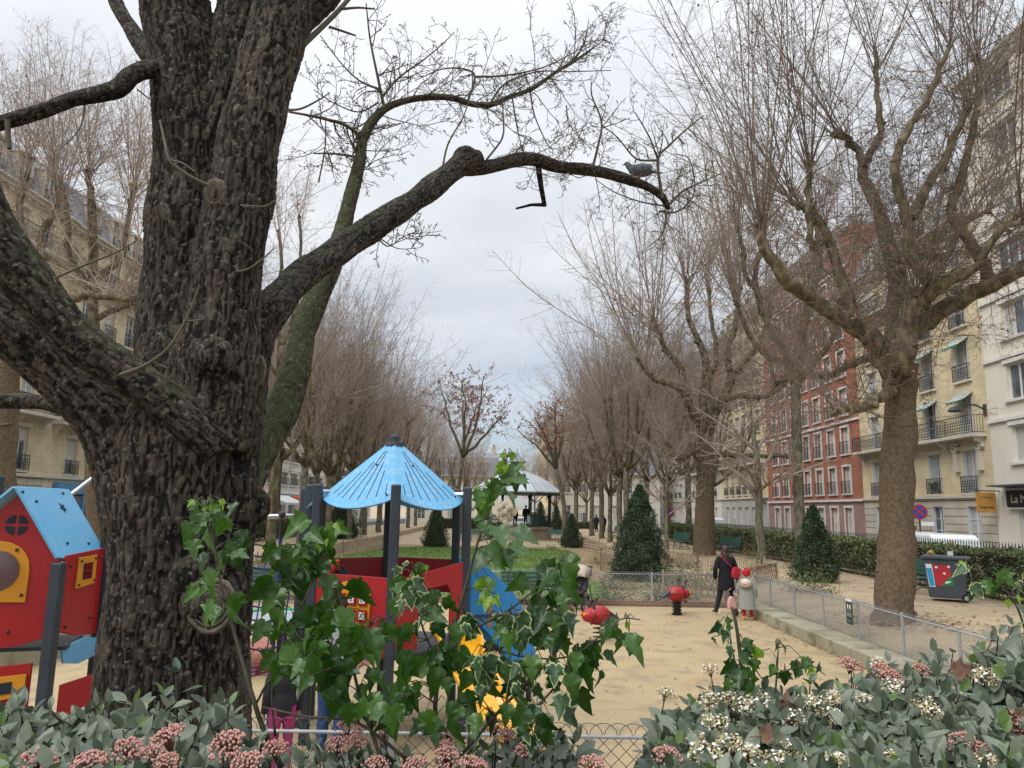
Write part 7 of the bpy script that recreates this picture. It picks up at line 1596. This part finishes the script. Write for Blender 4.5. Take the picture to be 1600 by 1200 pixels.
# ------------------------------------------------------------------ pigeon on the long branch
PG = P(1000, 278, 7.72); pg = thing('pigeon', 'grey pigeon perched near the tip of the long branch', 'bird', PG, R_(172))
M['pigeon'] = mat('pigeon', (.065, .075, .10), .6, var=(.11, .125, .15), scale=22); M['pigeondark'] = mat('pigeondark', (.02, .022, .03), .6)
b = MB(); b.ball((0, 0, .085), (.125, .072, .066), 16, 10); b.tube([(.07, 0, .10), (.115, 0, .135), (.135, 0, .155)], [.055, .036, .030], 12); b.ball((.140, 0, .168), (.030, .025, .026), 12, 8); b.tube([(-.08, 0, .085), (-.14, 0, .062), (-.24, 0, .045)], [.045, .030, .016], 10, ecc=.45)
b.tube([(.165, 0, .165), (.188, 0, .155)], [.009, .004], 6); fuse(b, .006, 'body', M['pigeon'], pg, 3)
for s_ in (-1, 1):
    b = MB(); b.ball((-.025, s_ * .060, .092), (.115, .018, .048), 14, 8); wg = b.build('wing', M['pigeon'], pg, smooth=True); b = MB(); b.ball((-.035, s_ * .076, .078), (.012, .006, .036), 8, 6); b.ball((-.08, s_ * .072, .078), (.013, .008, .034), 8, 6); b.build('wing_bar', M['pigeondark'], wg, smooth=True)
    b = MB(); b.tube([(.0, s_ * .025, .04), (.005, s_ * .025, -.005)], .006, 6)
    for k in (-.02, 0, .02): b.tube([(.005, s_ * .025, -.004), (.03, s_ * .025 + k, -.008)], .004, 5)
    b.tube([(.005, s_ * .025, -.004), (-.02, s_ * .025, -.006)], .004, 5); b.build('leg', M['bagred'], pg, smooth=True)
    b = MB(); b.ball((.150, s_ * .023, .173), (.005, .004, .005), 8, 6); b.build('eye', M['orange'], pg)
b = MB(); b.tube([(.17, 0, .164), (.192, 0, .153)], [.006, .003], 6); b.build('beak', M['pigeondark'], pg)
b = MB(); b.ball((-.21, 0, .048), (.028, .014, .006), 8, 5); b.build('tail_band', M['pigeondark'], pg)
# ------------------------------------------------------------------ foreground: flowering viburnum hedge and ivy shoots
def leaf_field(name, outline, inner_f, items, m, parent, fold=.25, curl=.35, seed=0, rim=True, wave=.0):
    """items: list of (pos, dir(tip), normal, length). outline: (x along -w..w, y 0..1) closed, symmetric leaf."""
    n = len(outline); cx = np.array([[0.0, .08], [0, .3], [0, .5], [0, .72], [0, .93]]); out = np.array(outline); inner = np.stack([out[:, 0] * inner_f, (out[:, 1] - .5) * inner_f + .5], 1)
    mid = np.array([0, .5]); base = np.concatenate([out, inner, [[0, .45]]]); N = len(base)
    F = []
    for i in range(n): j = (i + 1) % n; F.append((i, j, n + j, n + i)); F.append((n + i, n + j, 2 * n, 2 * n))
    Fq = [f for f in F if f[2] != f[3]]; Ft = [f[:3] for f in F if f[2] == f[3]]
    T = []
    for f in Fq: T += [(f[0], f[1], f[2]), (f[0], f[2], f[3])]
    T += Ft; T = np.array(T); K = len(items); V = np.zeros((K, N, 3)); r = np.random.RandomState(seed)
    for k, (p, d, nn, L) in enumerate(items):
        d = np.array(d, float); d /= np.linalg.norm(d); nn = np.array(nn, float); x = np.cross(d, nn); x /= max(np.linalg.norm(x), 1e-6); z = np.cross(x, d)
        fo = fold * r.uniform(.3, 1.6); cu = curl * r.uniform(-.2, 1.5); tw_ = r.normal(0, .25)
        bx = base[:, 0]; by = base[:, 1]; zz = np.abs(bx) * fo - cu * by ** 2 * .6 + tw_ * bx * by + wave * np.sin(by * 16 + k) * np.abs(bx)
        V[k] = np.array(p, float) + (x * bx[:, None] + d * by[:, None] + z * zz[:, None]) * L
    FF = (np.arange(K)[:, None, None] * N + T[None]).reshape(-1, 3); rimv = np.tile(np.concatenate([np.ones(n), np.zeros(n + 1)]), K)
    midv = np.tile(np.concatenate([np.ones(n), np.full(n, .5), [0]]), K)
    rv = np.repeat(r.uniform(0, 1, K), N)
    return fast_mesh(name, V.reshape(-1, 3), FF, m, parent, smooth=True, attrs={'rim': rimv, 'var': rv})
oval = [(0, 0), (.12, .08), (.22, .25), (.26, .45), (.21, .68), (.10, .88), (0, 1), (-.10, .88), (-.21, .68), (-.26, .45), (-.22, .25), (-.12, .08)]
lobed = [(0, .02), (.10, -.06), (.24, -.04), (.30, .06), (.44, .14), (.36, .26), (.40, .34), (.50, .48), (.33, .47), (.24, .50), (.20, .62), (.14, .76), (0, 1.02), (-.14, .76), (-.20, .62), (-.24, .50), (-.33, .47), (-.50, .48), (-.40, .34), (-.36, .26), (-.44, .14), (-.30, .06), (-.24, -.04), (-.10, -.06)]
broad = [(0, .03), (.14, -.04), (.30, .05), (.40, .2), (.43, .36), (.36, .44), (.28, .56), (.17, .74), (0, 1), (-.17, .74), (-.28, .56), (-.36, .44), (-.43, .36), (-.40, .2), (-.30, .05), (-.14, -.04)]
def leafmat(name, c1, c2, rough, rimcol=None, spec=.5, trans=.1, veincol=None):
    m = bpy.data.materials.new(name); m.use_nodes = True; nt, b, L = nodes_of(m); b.inputs['Roughness'].default_value = rough; b.inputs['Specular IOR Level'].default_value = spec
    a = nt.nodes.new('ShaderNodeAttribute'); a.attribute_name = 'var'; tc = nt.nodes.new('ShaderNodeTexCoord'); n = nt.nodes.new('ShaderNodeTexNoise'); n.inputs['Scale'].default_value = 45; n.inputs['Detail'].default_value = 4; L(tc.outputs['Object'], n.inputs['Vector'])
    ad = nt.nodes.new('ShaderNodeMath'); ad.operation = 'MULTIPLY_ADD'; L(n.outputs['Fac'], ad.inputs[0]); ad.inputs[1].default_value = .7; L(a.outputs['Fac'], ad.inputs[2]); mr = nt.nodes.new('ShaderNodeMapRange'); L(ad.outputs[0], mr.inputs[0]); mr.inputs[1].default_value = .35; mr.inputs[2].default_value = 1.2
    mx = nt.nodes.new('ShaderNodeMix'); mx.data_type = 'RGBA'; L(mr.outputs[0], mx.inputs[0]); mx.inputs[6].default_value = (*c1, 1); mx.inputs[7].default_value = (*c2, 1); last = mx.outputs[2]
    if rimcol:
        ar = nt.nodes.new('ShaderNodeAttribute'); ar.attribute_name = 'rim'; n2 = nt.nodes.new('ShaderNodeTexNoise'); n2.inputs['Scale'].default_value = 45; L(tc.outputs['Object'], n2.inputs['Vector']); s_ = nt.nodes.new('ShaderNodeMath'); s_.operation = 'MULTIPLY_ADD'; L(n2.outputs['Fac'], s_.inputs[0]); s_.inputs[1].default_value = .9; L(ar.outputs['Fac'], s_.inputs[2])
        m2 = nt.nodes.new('ShaderNodeMapRange'); L(s_.outputs[0], m2.inputs[0]); m2.inputs[1].default_value = 1.08; m2.inputs[2].default_value = 1.18; x2 = nt.nodes.new('ShaderNodeMix'); x2.data_type = 'RGBA'; L(m2.outputs[0], x2.inputs[0]); L(last, x2.inputs[6]); x2.inputs[7].default_value = (*rimcol, 1); last = x2.outputs[2]
    L(last, b.inputs['Base Color'])
    bp = nt.nodes.new('ShaderNodeBump'); bp.inputs['Strength'].default_value = .35; bp.inputs['Distance'].default_value = .004; L(n.outputs['Fac'], bp.inputs['Height']); L(bp.outputs[0], b.inputs['Normal'])
    if trans:
        tr = nt.nodes.new('ShaderNodeBsdfTranslucent'); hs = nt.nodes.new('ShaderNodeHueSaturation'); hs.inputs['Value'].default_value = 1.6; hs.inputs['Saturation'].default_value = 1.2; L(last, hs.inputs['Color']); L(hs.outputs[0], tr.inputs[0]); ms = nt.nodes.new('ShaderNodeMixShader'); ms.inputs[0].default_value = trans; o = nt.nodes['Material Output']; L(b.outputs[0], ms.inputs[1]); L(tr.outputs[0], ms.inputs[2]); L(ms.outputs[0], o.inputs[0])
    return m
M['viburnum'] = leafmat('viburnum', (.048, .074, .044), (.145, .17, .115), .42, spec=.55)
M['viburnum_young'] = leafmat('viburnum_young', (.10, .17, .05), (.16, .24, .08), .5, trans=.25)
M['ivy'] = leafmat('ivy', (.018, .052, .010), (.060, .135, .024), .34, spec=.5, trans=.28)
M['ivy_var'] = leafmat('ivy_var', (.022, .060, .022), (.045, .095, .035), .42, rimcol=(.42, .46, .22), spec=.5, trans=.2)
M['ivy_young'] = leafmat('ivy_young', (.12, .24, .02), (.20, .33, .04), .4, trans=.4)
M['planeleaf'] = leafmat('planeleaf', (.10, .05, .03), (.17, .09, .055), .7, trans=.1)
M['stem'] = mat('stem', (.06, .045, .03), .8); M['ivystem'] = mat('ivystem', (.035, .032, .018), .8, var=(.07, .06, .035), scale=20); M['redstem'] = mat('redstem', (.16, .05, .03), .7)
M['budpink'] = mat('budpink', (.55, .31, .265), .9, var=(.43, .215, .175), scale=60, spec=.2); M['budcream'] = mat('budcream', (.50, .46, .24), .8, var=(.42, .30, .18), scale=60); M['petal'] = mat('petal', (.66, .64, .57), .7)
fr = random.Random(5); fn = np.random.RandomState(5)
def ico(r_):
    t = (1 + 5 ** .5) / 2; v = [(-1, t, 0), (1, t, 0), (-1, -t, 0), (1, -t, 0), (0, -1, t), (0, 1, t), (0, -1, -t), (0, 1, -t), (t, 0, -1), (t, 0, 1), (-t, 0, -1), (-t, 0, 1)]; k = r_ / math.sqrt(1 + t * t)
    f = [(0, 11, 5), (0, 5, 1), (0, 1, 7), (0, 7, 10), (0, 10, 11), (1, 5, 9), (5, 11, 4), (11, 10, 2), (10, 7, 6), (7, 1, 8), (3, 9, 4), (3, 4, 2), (3, 2, 6), (3, 6, 8), (3, 8, 9), (4, 9, 5), (2, 4, 11), (6, 2, 10), (8, 6, 7), (9, 8, 1)]
    return np.array(v) * k, np.array(f)
ICV, ICF = ico(1.0)
def make_cluster(kind, seed):
    """flat-domed umbel of buds, or buds with small white flowers"""
    r = np.random.RandomState(seed); V = []; F = []; mi = []; o = 0; segs = []
    n = 120 if kind == 'pink' else 95; R0 = .046 if kind == 'pink' else .042
    for i in range(n):
        a = r.uniform(0, 6.283); q = R0 * math.sqrt(r.uniform(0, 1)); g = int(a / (6.283 / 6)); c = np.array([q * math.cos(a), q * math.sin(a), .018 - 8 * q * q + r.uniform(-.004, .004) + (.004 if (int(q * 90) + g) % 2 else -.003)])
        white = kind == 'white' and r.uniform() < .20
        if white:
            ax = np.array([r.normal(0, .4), r.normal(0, .4), 1]); ax /= np.linalg.norm(ax); x = np.cross(ax, [0, 1, 0]); x /= np.linalg.norm(x); y = np.cross(ax, x); L = r.uniform(.0045, .007); a0 = r.uniform(0, 6)
            for k in range(5):
                th = a0 + k * 1.2566; dd = x * math.cos(th) + y * math.sin(th); pp = x * -math.sin(th) + y * math.cos(th); V += [c + ax * .004, c + ax * .006 + dd * L * .6 + pp * L * .45, c + ax * .005 + dd * L, c + ax * .006 + dd * L * .6 - pp * L * .45]; F += [(o, o + 1, o + 2), (o, o + 2, o + 3)]; mi += [1, 1]; o += 4
        else:
            s = r.uniform(.0028, .0042) * (1.0 if kind == 'pink' else 1.0); V += list(ICV * np.array([s, s, s * 1.3]) + c); F += [tuple(f + o) for f in ICF]; mi += [0] * 20; o += 12
        if i % 5 == 0: segs.append((0, 0, -.04, c[0] * .55, c[1] * .55, .0, .0014, .001)); segs.append((c[0] * .55, c[1] * .55, 0, *c, .001, .0008))
    sv, sf = seg_tubes(segs, 3); V += list(sv); F += [t_ for f in sf for t_ in ((f[0] + o, f[1] + o, f[2] + o), (f[0] + o, f[2] + o, f[3] + o))]; mi += [2] * (2 * len(sf))
    me_o = fast_mesh('flower_cluster', np.array(V), np.array(F), [M['budpink' if kind == 'pink' else 'budcream'], M['petal'], M['redstem']], mis=mi); me = me_o.data; bpy.data.objects.remove(me_o); return me
clus = {'pink': [make_cluster('pink', s) for s in (1, 2)], 'white': [make_cluster('white', s) for s in (3, 4, 5)]}
def viburnum(label, surf, n_shoot, seed, flowers, young=.12, loc=(0, 0, 0)):
    """surf(): returns a random point on the canopy with outward direction; each shoot carries opposite leaves below it"""
    r = random.Random(seed); t = thing('viburnum_shrub', label, 'shrub', loc); L0 = Vector(loc); it = []; yg = []; segs = []
    for i in range(n_shoot):
        p, d = surf(r); p = p - L0; d = (d + vnoise(r, .28)).normalized(); Ls = r.uniform(.14, .26); b = p - d * Ls
        segs.append((*b, *p, .0028, .0018)); root = Vector((b.x * 1.0 + r.gauss(0, .05), b.y + r.gauss(0, .05), b.z - r.uniform(.2, .5))); segs.append((*root, *b, .005, .003))
        x = d.cross(Vector((r.gauss(0, 1), r.gauss(0, 1), r.gauss(0, 1)))).normalized(); y = d.cross(x)
        for k in range(5):
            f = 1 - k * .22; q = p.lerp(b, 1 - f) if k else p; ax = x if k % 2 else y
            for s in (1, -1):
                if r.random() < .12: continue
                dd = (ax * s * (1.0 if k else .6) + d * (.12 if k else .9) + vnoise(r, .22)).normalized(); LL = r.uniform(.052, .085) * (1 if k else .62)
                nn = (d + Vector((0, -.35, .5)) + vnoise(r, .3)).normalized(); (yg if (k == 0 and r.random() < young) else it).append((tuple(q + dd * .006), tuple(dd), tuple(nn), LL))
    leaf_field('leaves', oval, .55, it, M['viburnum'], t, .22, .3, seed)
    if yg: leaf_field('young_leaves', oval, .55, yg, M['viburnum_young'], t, .4, .1, seed)
    for kind, p, d in flowers:
        q_ = Vector(p) - L0; m_ = q_ + Vector((r.gauss(0, .01), .02, -.07)); e_ = m_ + Vector((r.gauss(0, .03), .04, -.16)); segs.append((*q_, *m_, .0016, .002)); segs.append((*m_, *e_, .002, .003))
    seg_obj('stems', segs, M['stem'], t, 4)
    for kind, p, d in flowers:
        p = Vector(p) - L0; o = bpy.data.objects.new('flower_cluster', r.choice(clus[kind])); COL.objects.link(o); o.parent = t; o.location = p; d = (Vector(d) + vnoise(r, .2)).normalized(); o.rotation_euler = d.to_track_quat('Z', 'Y').to_euler(); o.scale = (r.uniform(.58, .9),) * 3
    return t
# left and middle hedge: flat top around 1.95 m above the playground, from 1.3 to 2.35 m away
def surfL(r):
    y = r.uniform(1.15, 2.45); x = r.uniform(-.74, .10) * y; z = (1.905 if x / y < -.34 else 1.80) + .035 * math.sin(x * 7 + 1) + .03 * math.sin(y * 9) + r.gauss(0, .018)
    if x < -.9 : z += .03
    if -1.0 < x / y * 1.0 < -.25 and y > 2.2: z -= .03
    return Vector((x, y, z - .25 * max(0, y - 2.2))), Vector((0, -.35, 1))
fl_ = []
for px, py in ((262, 1152), (200, 1172), (240, 1178), (545, 1140), (560, 1158), (600, 1152), (528, 1166), (775, 1135), (790, 1150), (690, 1168), (700, 1150), (820, 1172), (650, 1195), (385, 1195), (262, 1195), (590, 1198), (740, 1196), (355, 1165), (60, 1190), (700, 1186), (925, 1196), (430, 1170), (140, 1196)):
    Y = (2.5 - (1.96 if px < 400 else 1.848)) / ((py - 792) / FPX) ; q = P(px, py, Y); fl_.append(('pink', q, (0, -.3, 1)))
viburnum('low viburnum hedge with dusty pink bud clusters along the bottom left', surfL, 700, 1, fl_, .10, (-.6, 1.7, .9))
# right mound: rises to the right
def topz(px):   # photo row of the hedge outline at a given column
    xs = [(1020, 1120), (1060, 1090), (1100, 1070), (1140, 1050), (1200, 1050), (1260, 1055), (1320, 1050), (1370, 1025), (1430, 1012), (1480, 1000), (1530, 990), (1570, 962), (1620, 940), (1750, 915)]
    for (a, b), (c, d) in zip(xs, xs[1:]):
        if a <= px <= c: return b + (d - b) * (px - a) / (c - a)
    return 1120 if px < 1020 else 915
def surfR(r):
    px = r.uniform(1025, 1720) ** 1; u = r.random() ** .8; t0 = topz(px); py = t0 + u * (1260 - t0) + 14; Y = 2.5 - .95 * u + r.gauss(0, .04); p = P(px, py, Y); return p, Vector((-.15, -.6, 1.0))
fl_ = []
for px, py in ((1110, 1095), (1140, 1092), (1160, 1105), (1185, 1100), (1115, 1130), (1125, 1135), (1240, 1125), (1285, 1105), (1300, 1120), (1260, 1100), (1360, 1100), (1350, 1095), (1440, 1100), (1455, 1115), (1540, 1060), (1395, 1060), (1380, 1050), (1370, 1035), (1440, 1048), (1140, 1165), (1100, 1180), (1170, 1180), (1215, 1190), (1235, 1170), (1115, 1190), (1260, 1190), (1310, 1195), (1505, 1165), (1530, 1178), (1385, 1185), (1545, 1195), (1590, 1130), (1040, 1085), (1085, 1155), (1110, 1048), (1300, 1090), (1395, 1075)):
    t0 = topz(px); u = max(0, min(1, (py - 14 - t0) / (1260 - t0))); q = P(px, py, 2.5 - .95 * u - .03); pk_ = (px, py) in ((1395, 1060), (1380, 1050), (1370, 1035), (1440, 1048), (1505, 1165), (1590, 1130), (1530, 1178)); fl_.append(('pink' if pk_ and px != 1370 else 'white', q, (-.1, -.55, 1)))
fl_.append(('pink', P(1042, 1183, 1.9), (0, -.3, 1))); fl_.append(('pink', P(1330, 1040, 2.5), (0, -.3, 1)))
viburnum('tall flowering viburnum with white and pink blossom clusters, bottom right', surfR, 620, 2, fl_, .12, (1.2, 2.1, .9))
# dry plane leaves caught in the hedge
dl = []
def dead(px, py, Y, L, d, lab):
    t = thing('dead_leaf', lab, 'leaf', P(px, py, Y)); leaf_field('blade', lobed, .5, [((0, 0, 0), d, (.2, -.9, .4), L)], M['planeleaf'], t, .3, .5, px, wave=.25); b = MB(); d = Vector(d).normalized(); b.tube([(0, 0, 0), tuple(-d * L * .5)], .0015, 4); b.build('stalk', M['redstem'], t)
dead(1490, 1050, 2.35, .07, (.95, 0, .2), 'large curled brown plane leaf caught in the right hedge'); dead(1225, 1112, 2.25, .06, (.3, 0, 1), 'small dark red-brown dead leaf standing in the right hedge')
dead(1570, 1150, 1.95, .10, (.6, 0, .5), 'dark brown dead leaf at the right edge of the picture'); dead(1190, 1150, 2.0, .06, (1, 0, .1), 'flat brown dead leaf below the white blossom')
# ------------------------------------------------------------------ ivy
def ivy(label, stems, leafspec, seed, loc):
    """stems: list of photo polylines (px,py,Y,width px). leafspec: list of (px,py,Y,len px,kind,angle)"""
    r = random.Random(seed); t = thing('ivy_bush', label, 'climbing plant', loc); L0 = Vector(loc); b = MB(); allp = []
    for S in stems:
        pp = [P(a, c, Y) - L0 for a, c, Y, w in S]; rr = [w / 2 * Y / FPX for a, c, Y, w in S]; o, ro = limb(b, pp, rr, 6); allp += o
    by = {}; segs = []
    for px, py, Y, L, kind, ang in leafspec:
        tip = Vector((math.sin(ang), r.uniform(-.55, .1), -math.cos(ang) + r.gauss(0, .1))); p = P(px, py, Y) - L0; nn = Vector((r.gauss(0, .85), -.8, .75 + r.gauss(0, .5)))
        by.setdefault(kind, []).append((tuple(p), tuple(tip), tuple(nn), L * Y / FPX))
        near = min(allp, key=lambda q: (q - p).length); m_ = p.lerp(near, .5) + Vector((0, 0, .02)); 
        if (near - p).length < .4: segs.append((*p, *m_, .0013, .0013)); segs.append((*m_, *near, .0013, .0015))
    for kind, it in by.items():
        sh = broad if kind.startswith('b') else lobed; mm_ = {'d': 'ivy', 'v': 'ivy_var', 'y': 'ivy_young'}[kind[1]]
        leaf_field({'d': 'leaves', 'v': 'variegated_leaves', 'y': 'young_leaves'}[kind[1]], sh, .62, it, M[mm_], t, .38, .75, seed + len(it), wave=.16)
    for s_ in segs: b.tube([s_[0:3], s_[3:6]], [s_[6], s_[7]], 4)
    b.build('stems', M['ivystem'], t, smooth=True)
    return t
ir = random.Random(12)
def fill(spec, blobs):
    for cx, cy, rx, ry, n, Y, L, kinds in blobs:
        for i in range(max(1, int(n * (.84 if n > 5 else 1)))):
            a = ir.uniform(0, 6.283); q = math.sqrt(ir.random()) * .93; x = cx + rx * q * math.cos(a); y = cy + ry * q * math.sin(a); k = ir.choice(kinds); ll = L * ir.uniform(.44, .84) * (.65 if k[1] == 'y' else 1)
            spec.append((x, y - ll * .4, Y + ir.uniform(-.12, .12), ll, k, ir.gauss(0, .5) + (x - cx) / rx * .35))
sp_ = []
D = ['bd', 'ld', 'ld']; DV = ['ld', 'lv', 'lv', 'bd']; DY = ['ly', 'ly', 'ld', 'by']
fill(sp_, [(330, 850, 40, 62, 15, 2.3, 54, D), (350, 925, 42, 45, 11, 2.3, 58, D), (325, 800, 28, 24, 9, 2.3, 34, DY), (372, 830, 25, 40, 6, 2.3, 50, D),
           (505, 860, 45, 45, 13, 2.2, 62, D), (512, 845, 25, 20, 6, 2.15, 36, DY), (455, 905, 45, 50, 13, 2.25, 64, D), (470, 1000, 62, 60, 17, 2.2, 68, D), (540, 960, 60, 70, 12, 2.2, 66, D), (545, 1060, 80, 60, 22, 2.15, 66, D), (620, 1000, 70, 80, 17, 2.15, 60, D),
           (650, 915, 45, 40, 12, 2.15, 46, DV), (640, 890, 30, 20, 4, 2.1, 30, ['ly', 'lv']), (690, 960, 50, 60, 9, 2.15, 50, DV), (720, 1040, 60, 60, 16, 2.1, 56, D), (655, 1100, 80, 45, 16, 2.1, 56, D), (780, 1080, 60, 60, 20, 2.1, 50, DV), (850, 1085, 60, 55, 22, 2.1, 52, DV), (820, 1130, 50, 45, 12, 2.05, 48, DV),
           (790, 745, 28, 30, 8, 2.2, 54, ['ld', 'ld', 'ly']), (775, 790, 42, 40, 13, 2.2, 54, D), (745, 765, 20, 28, 4, 2.2, 40, DY), (772, 860, 36, 50, 13, 2.2, 58, D), (790, 725, 30, 14, 6, 2.18, 34, ['ly', 'ly']), (768, 920, 26, 30, 6, 2.2, 52, ['ld', 'ly']),
           (862, 905, 24, 40, 10, 2.15, 62, D), (862, 975, 40, 50, 13, 2.15, 58, D), (845, 935, 25, 45, 9, 2.15, 50, D), (925, 1045, 36, 32, 10, 2.1, 58, D), (975, 1000, 26, 30, 8, 2.1, 56, D), (985, 975, 22, 14, 3, 2.1, 32, ['ly']), (872, 950, 16, 45, 4, 2.1, 48, ['lv', 'ld']), (830, 1010, 45, 50, 12, 2.15, 46, DV), (790, 985, 40, 40, 9, 2.15, 40, DV), (590, 1120, 60, 30, 12, 2.0, 56, D), (495, 1070, 40, 40, 8, 2.1, 56, D), (760, 1020, 40, 40, 8, 2.1, 48, D), (700, 1120, 60, 30, 10, 2.0, 50, D)])
ivy('big ivy bush with glossy drooping leaves, some cream-edged, in the middle foreground',
    [[(700, 1200, 2.1, 9), (680, 1120, 2.12, 7), (690, 1040, 2.15, 6), (715, 960, 2.2, 5), (735, 890, 2.2, 4), (752, 830, 2.2, 4), (780, 760, 2.2, 3), (792, 715, 2.2, 2)],
     [(440, 1200, 2.2, 9), (412, 1140, 2.2, 8), (392, 1080, 2.2, 7), (372, 1010, 2.25, 5), (352, 940, 2.28, 4), (335, 860, 2.3, 3), (325, 790, 2.3, 2)],
     [(400, 1100, 2.2, 4), (425, 1060, 2.2, 4), (480, 1035, 2.2, 4), (560, 985, 2.18, 3), (640, 950, 2.15, 3)], [(430, 1150, 2.2, 4), (425, 1080, 2.2, 3), (440, 1010, 2.2, 3), (470, 950, 2.2, 3), (505, 870, 2.2, 2)],
     [(640, 1190, 2.1, 6), (560, 1130, 2.1, 4), (480, 1120, 2.15, 4), (410, 1105, 2.2, 3)], [(720, 1180, 2.1, 6), (790, 1100, 2.1, 5), (850, 1040, 2.12, 4), (900, 960, 2.15, 3), (890, 900, 2.15, 2)], [(760, 1010, 2.15, 4), (830, 1028, 2.12, 3), (900, 1022, 2.1, 3), (965, 970, 2.1, 2), (1000, 968, 2.1, 2)],
     [(600, 1200, 2.1, 6), (560, 1080, 2.15, 5), (540, 980, 2.2, 4), (520, 900, 2.2, 3)], [(700, 1060, 2.15, 4), (660, 980, 2.15, 3), (650, 900, 2.15, 2)], [(800, 1200, 2.1, 5), (830, 1120, 2.08, 4), (870, 1070, 2.1, 3)], [(745, 980, 2.18, 4), (800, 950, 2.15, 3), (860, 900, 2.15, 3), (885, 870, 2.15, 2)]],
    sp_, 9, P(700, 1200, 2.1))
# withered creamy ivy flower head
t = thing('withered_flower', 'withered cream hydrangea-like flower head among the tall ivy shoot', 'flower', P(792, 800, 2.3)); b = MB()
for k in range(60): v = vnoise(ir, 1).normalized() * .028 * ir.uniform(.5, 1); b.ball(v + Vector((0, 0, .02 * ir.uniform(-1, 1))), (.008, .003, .009), 6, 4)
M['wither'] = mat('wither', (.58, .50, .38), .9); b.build('head', M['wither'], t); b = MB(); b.tube([(0, 0, -.02), (-.01, 0, -.1), (-.03, 0, -.16)], .002, 5); b.build('stalk', M['ivystem'], t)
sp_ = []
fill(sp_, [(1140, 980, 24, 18, 3, 2.4, 44, ['lv', 'ld']), (1148, 1025, 22, 24, 5, 2.4, 36, ['ld', 'lv']), (1160, 1062, 30, 24, 8, 2.4, 40, ['ld', 'bd']), (1112, 995, 6, 8, 1, 2.4, 30, ['ld']), (1195, 1055, 34, 22, 6, 2.4, 36, D), (1218, 1012, 14, 8, 3, 2.4, 26, ['ly', 'lv']), (1185, 1022, 10, 12, 2, 2.4, 40, ['by']), (1250, 1050, 24, 16, 4, 2.4, 32, D), (1275, 1048, 18, 10, 3, 2.4, 30, ['ld', 'ly'])])
ivy('thin ivy shoot rising above the right-hand viburnum in front of the woman', [[(1165, 1120, 2.4, 6), (1160, 1060, 2.4, 5), (1155, 1010, 2.4, 6), (1150, 975, 2.4, 5), (1143, 948, 2.4, 4)], [(1160, 1080, 2.4, 3), (1145, 1020, 2.4, 3), (1138, 975, 2.4, 2)], [(1210, 1100, 2.4, 3), (1214, 1050, 2.4, 3), (1216, 1012, 2.4, 2)], [(1190, 1060, 2.4, 2), (1260, 1040, 2.4, 2), (1290, 1055, 2.4, 1.5)]], sp_, 4, P(1165, 1120, 2.4))
sp_ = []
fill(sp_, [(1515, 890, 14, 12, 3, 2.6, 34, ['lv', 'ly']), (1545, 908, 20, 16, 4, 2.6, 38, ['lv', 'ld']), (1588, 912, 22, 14, 4, 2.6, 36, ['lv']), (1518, 915, 6, 14, 2, 2.6, 40, ['lv']), (1570, 935, 20, 12, 2, 2.6, 34, ['ly'])])
ivy('variegated ivy shoot with cream-edged leaves in front of the right hedge and bin', [[(1610, 1010, 2.6, 4), (1585, 940, 2.6, 3), (1550, 905, 2.6, 2), (1512, 885, 2.6, 1.5)], [(1585, 940, 2.6, 2), (1600, 910, 2.6, 2)]], sp_, 6, P(1610, 1010, 2.6))
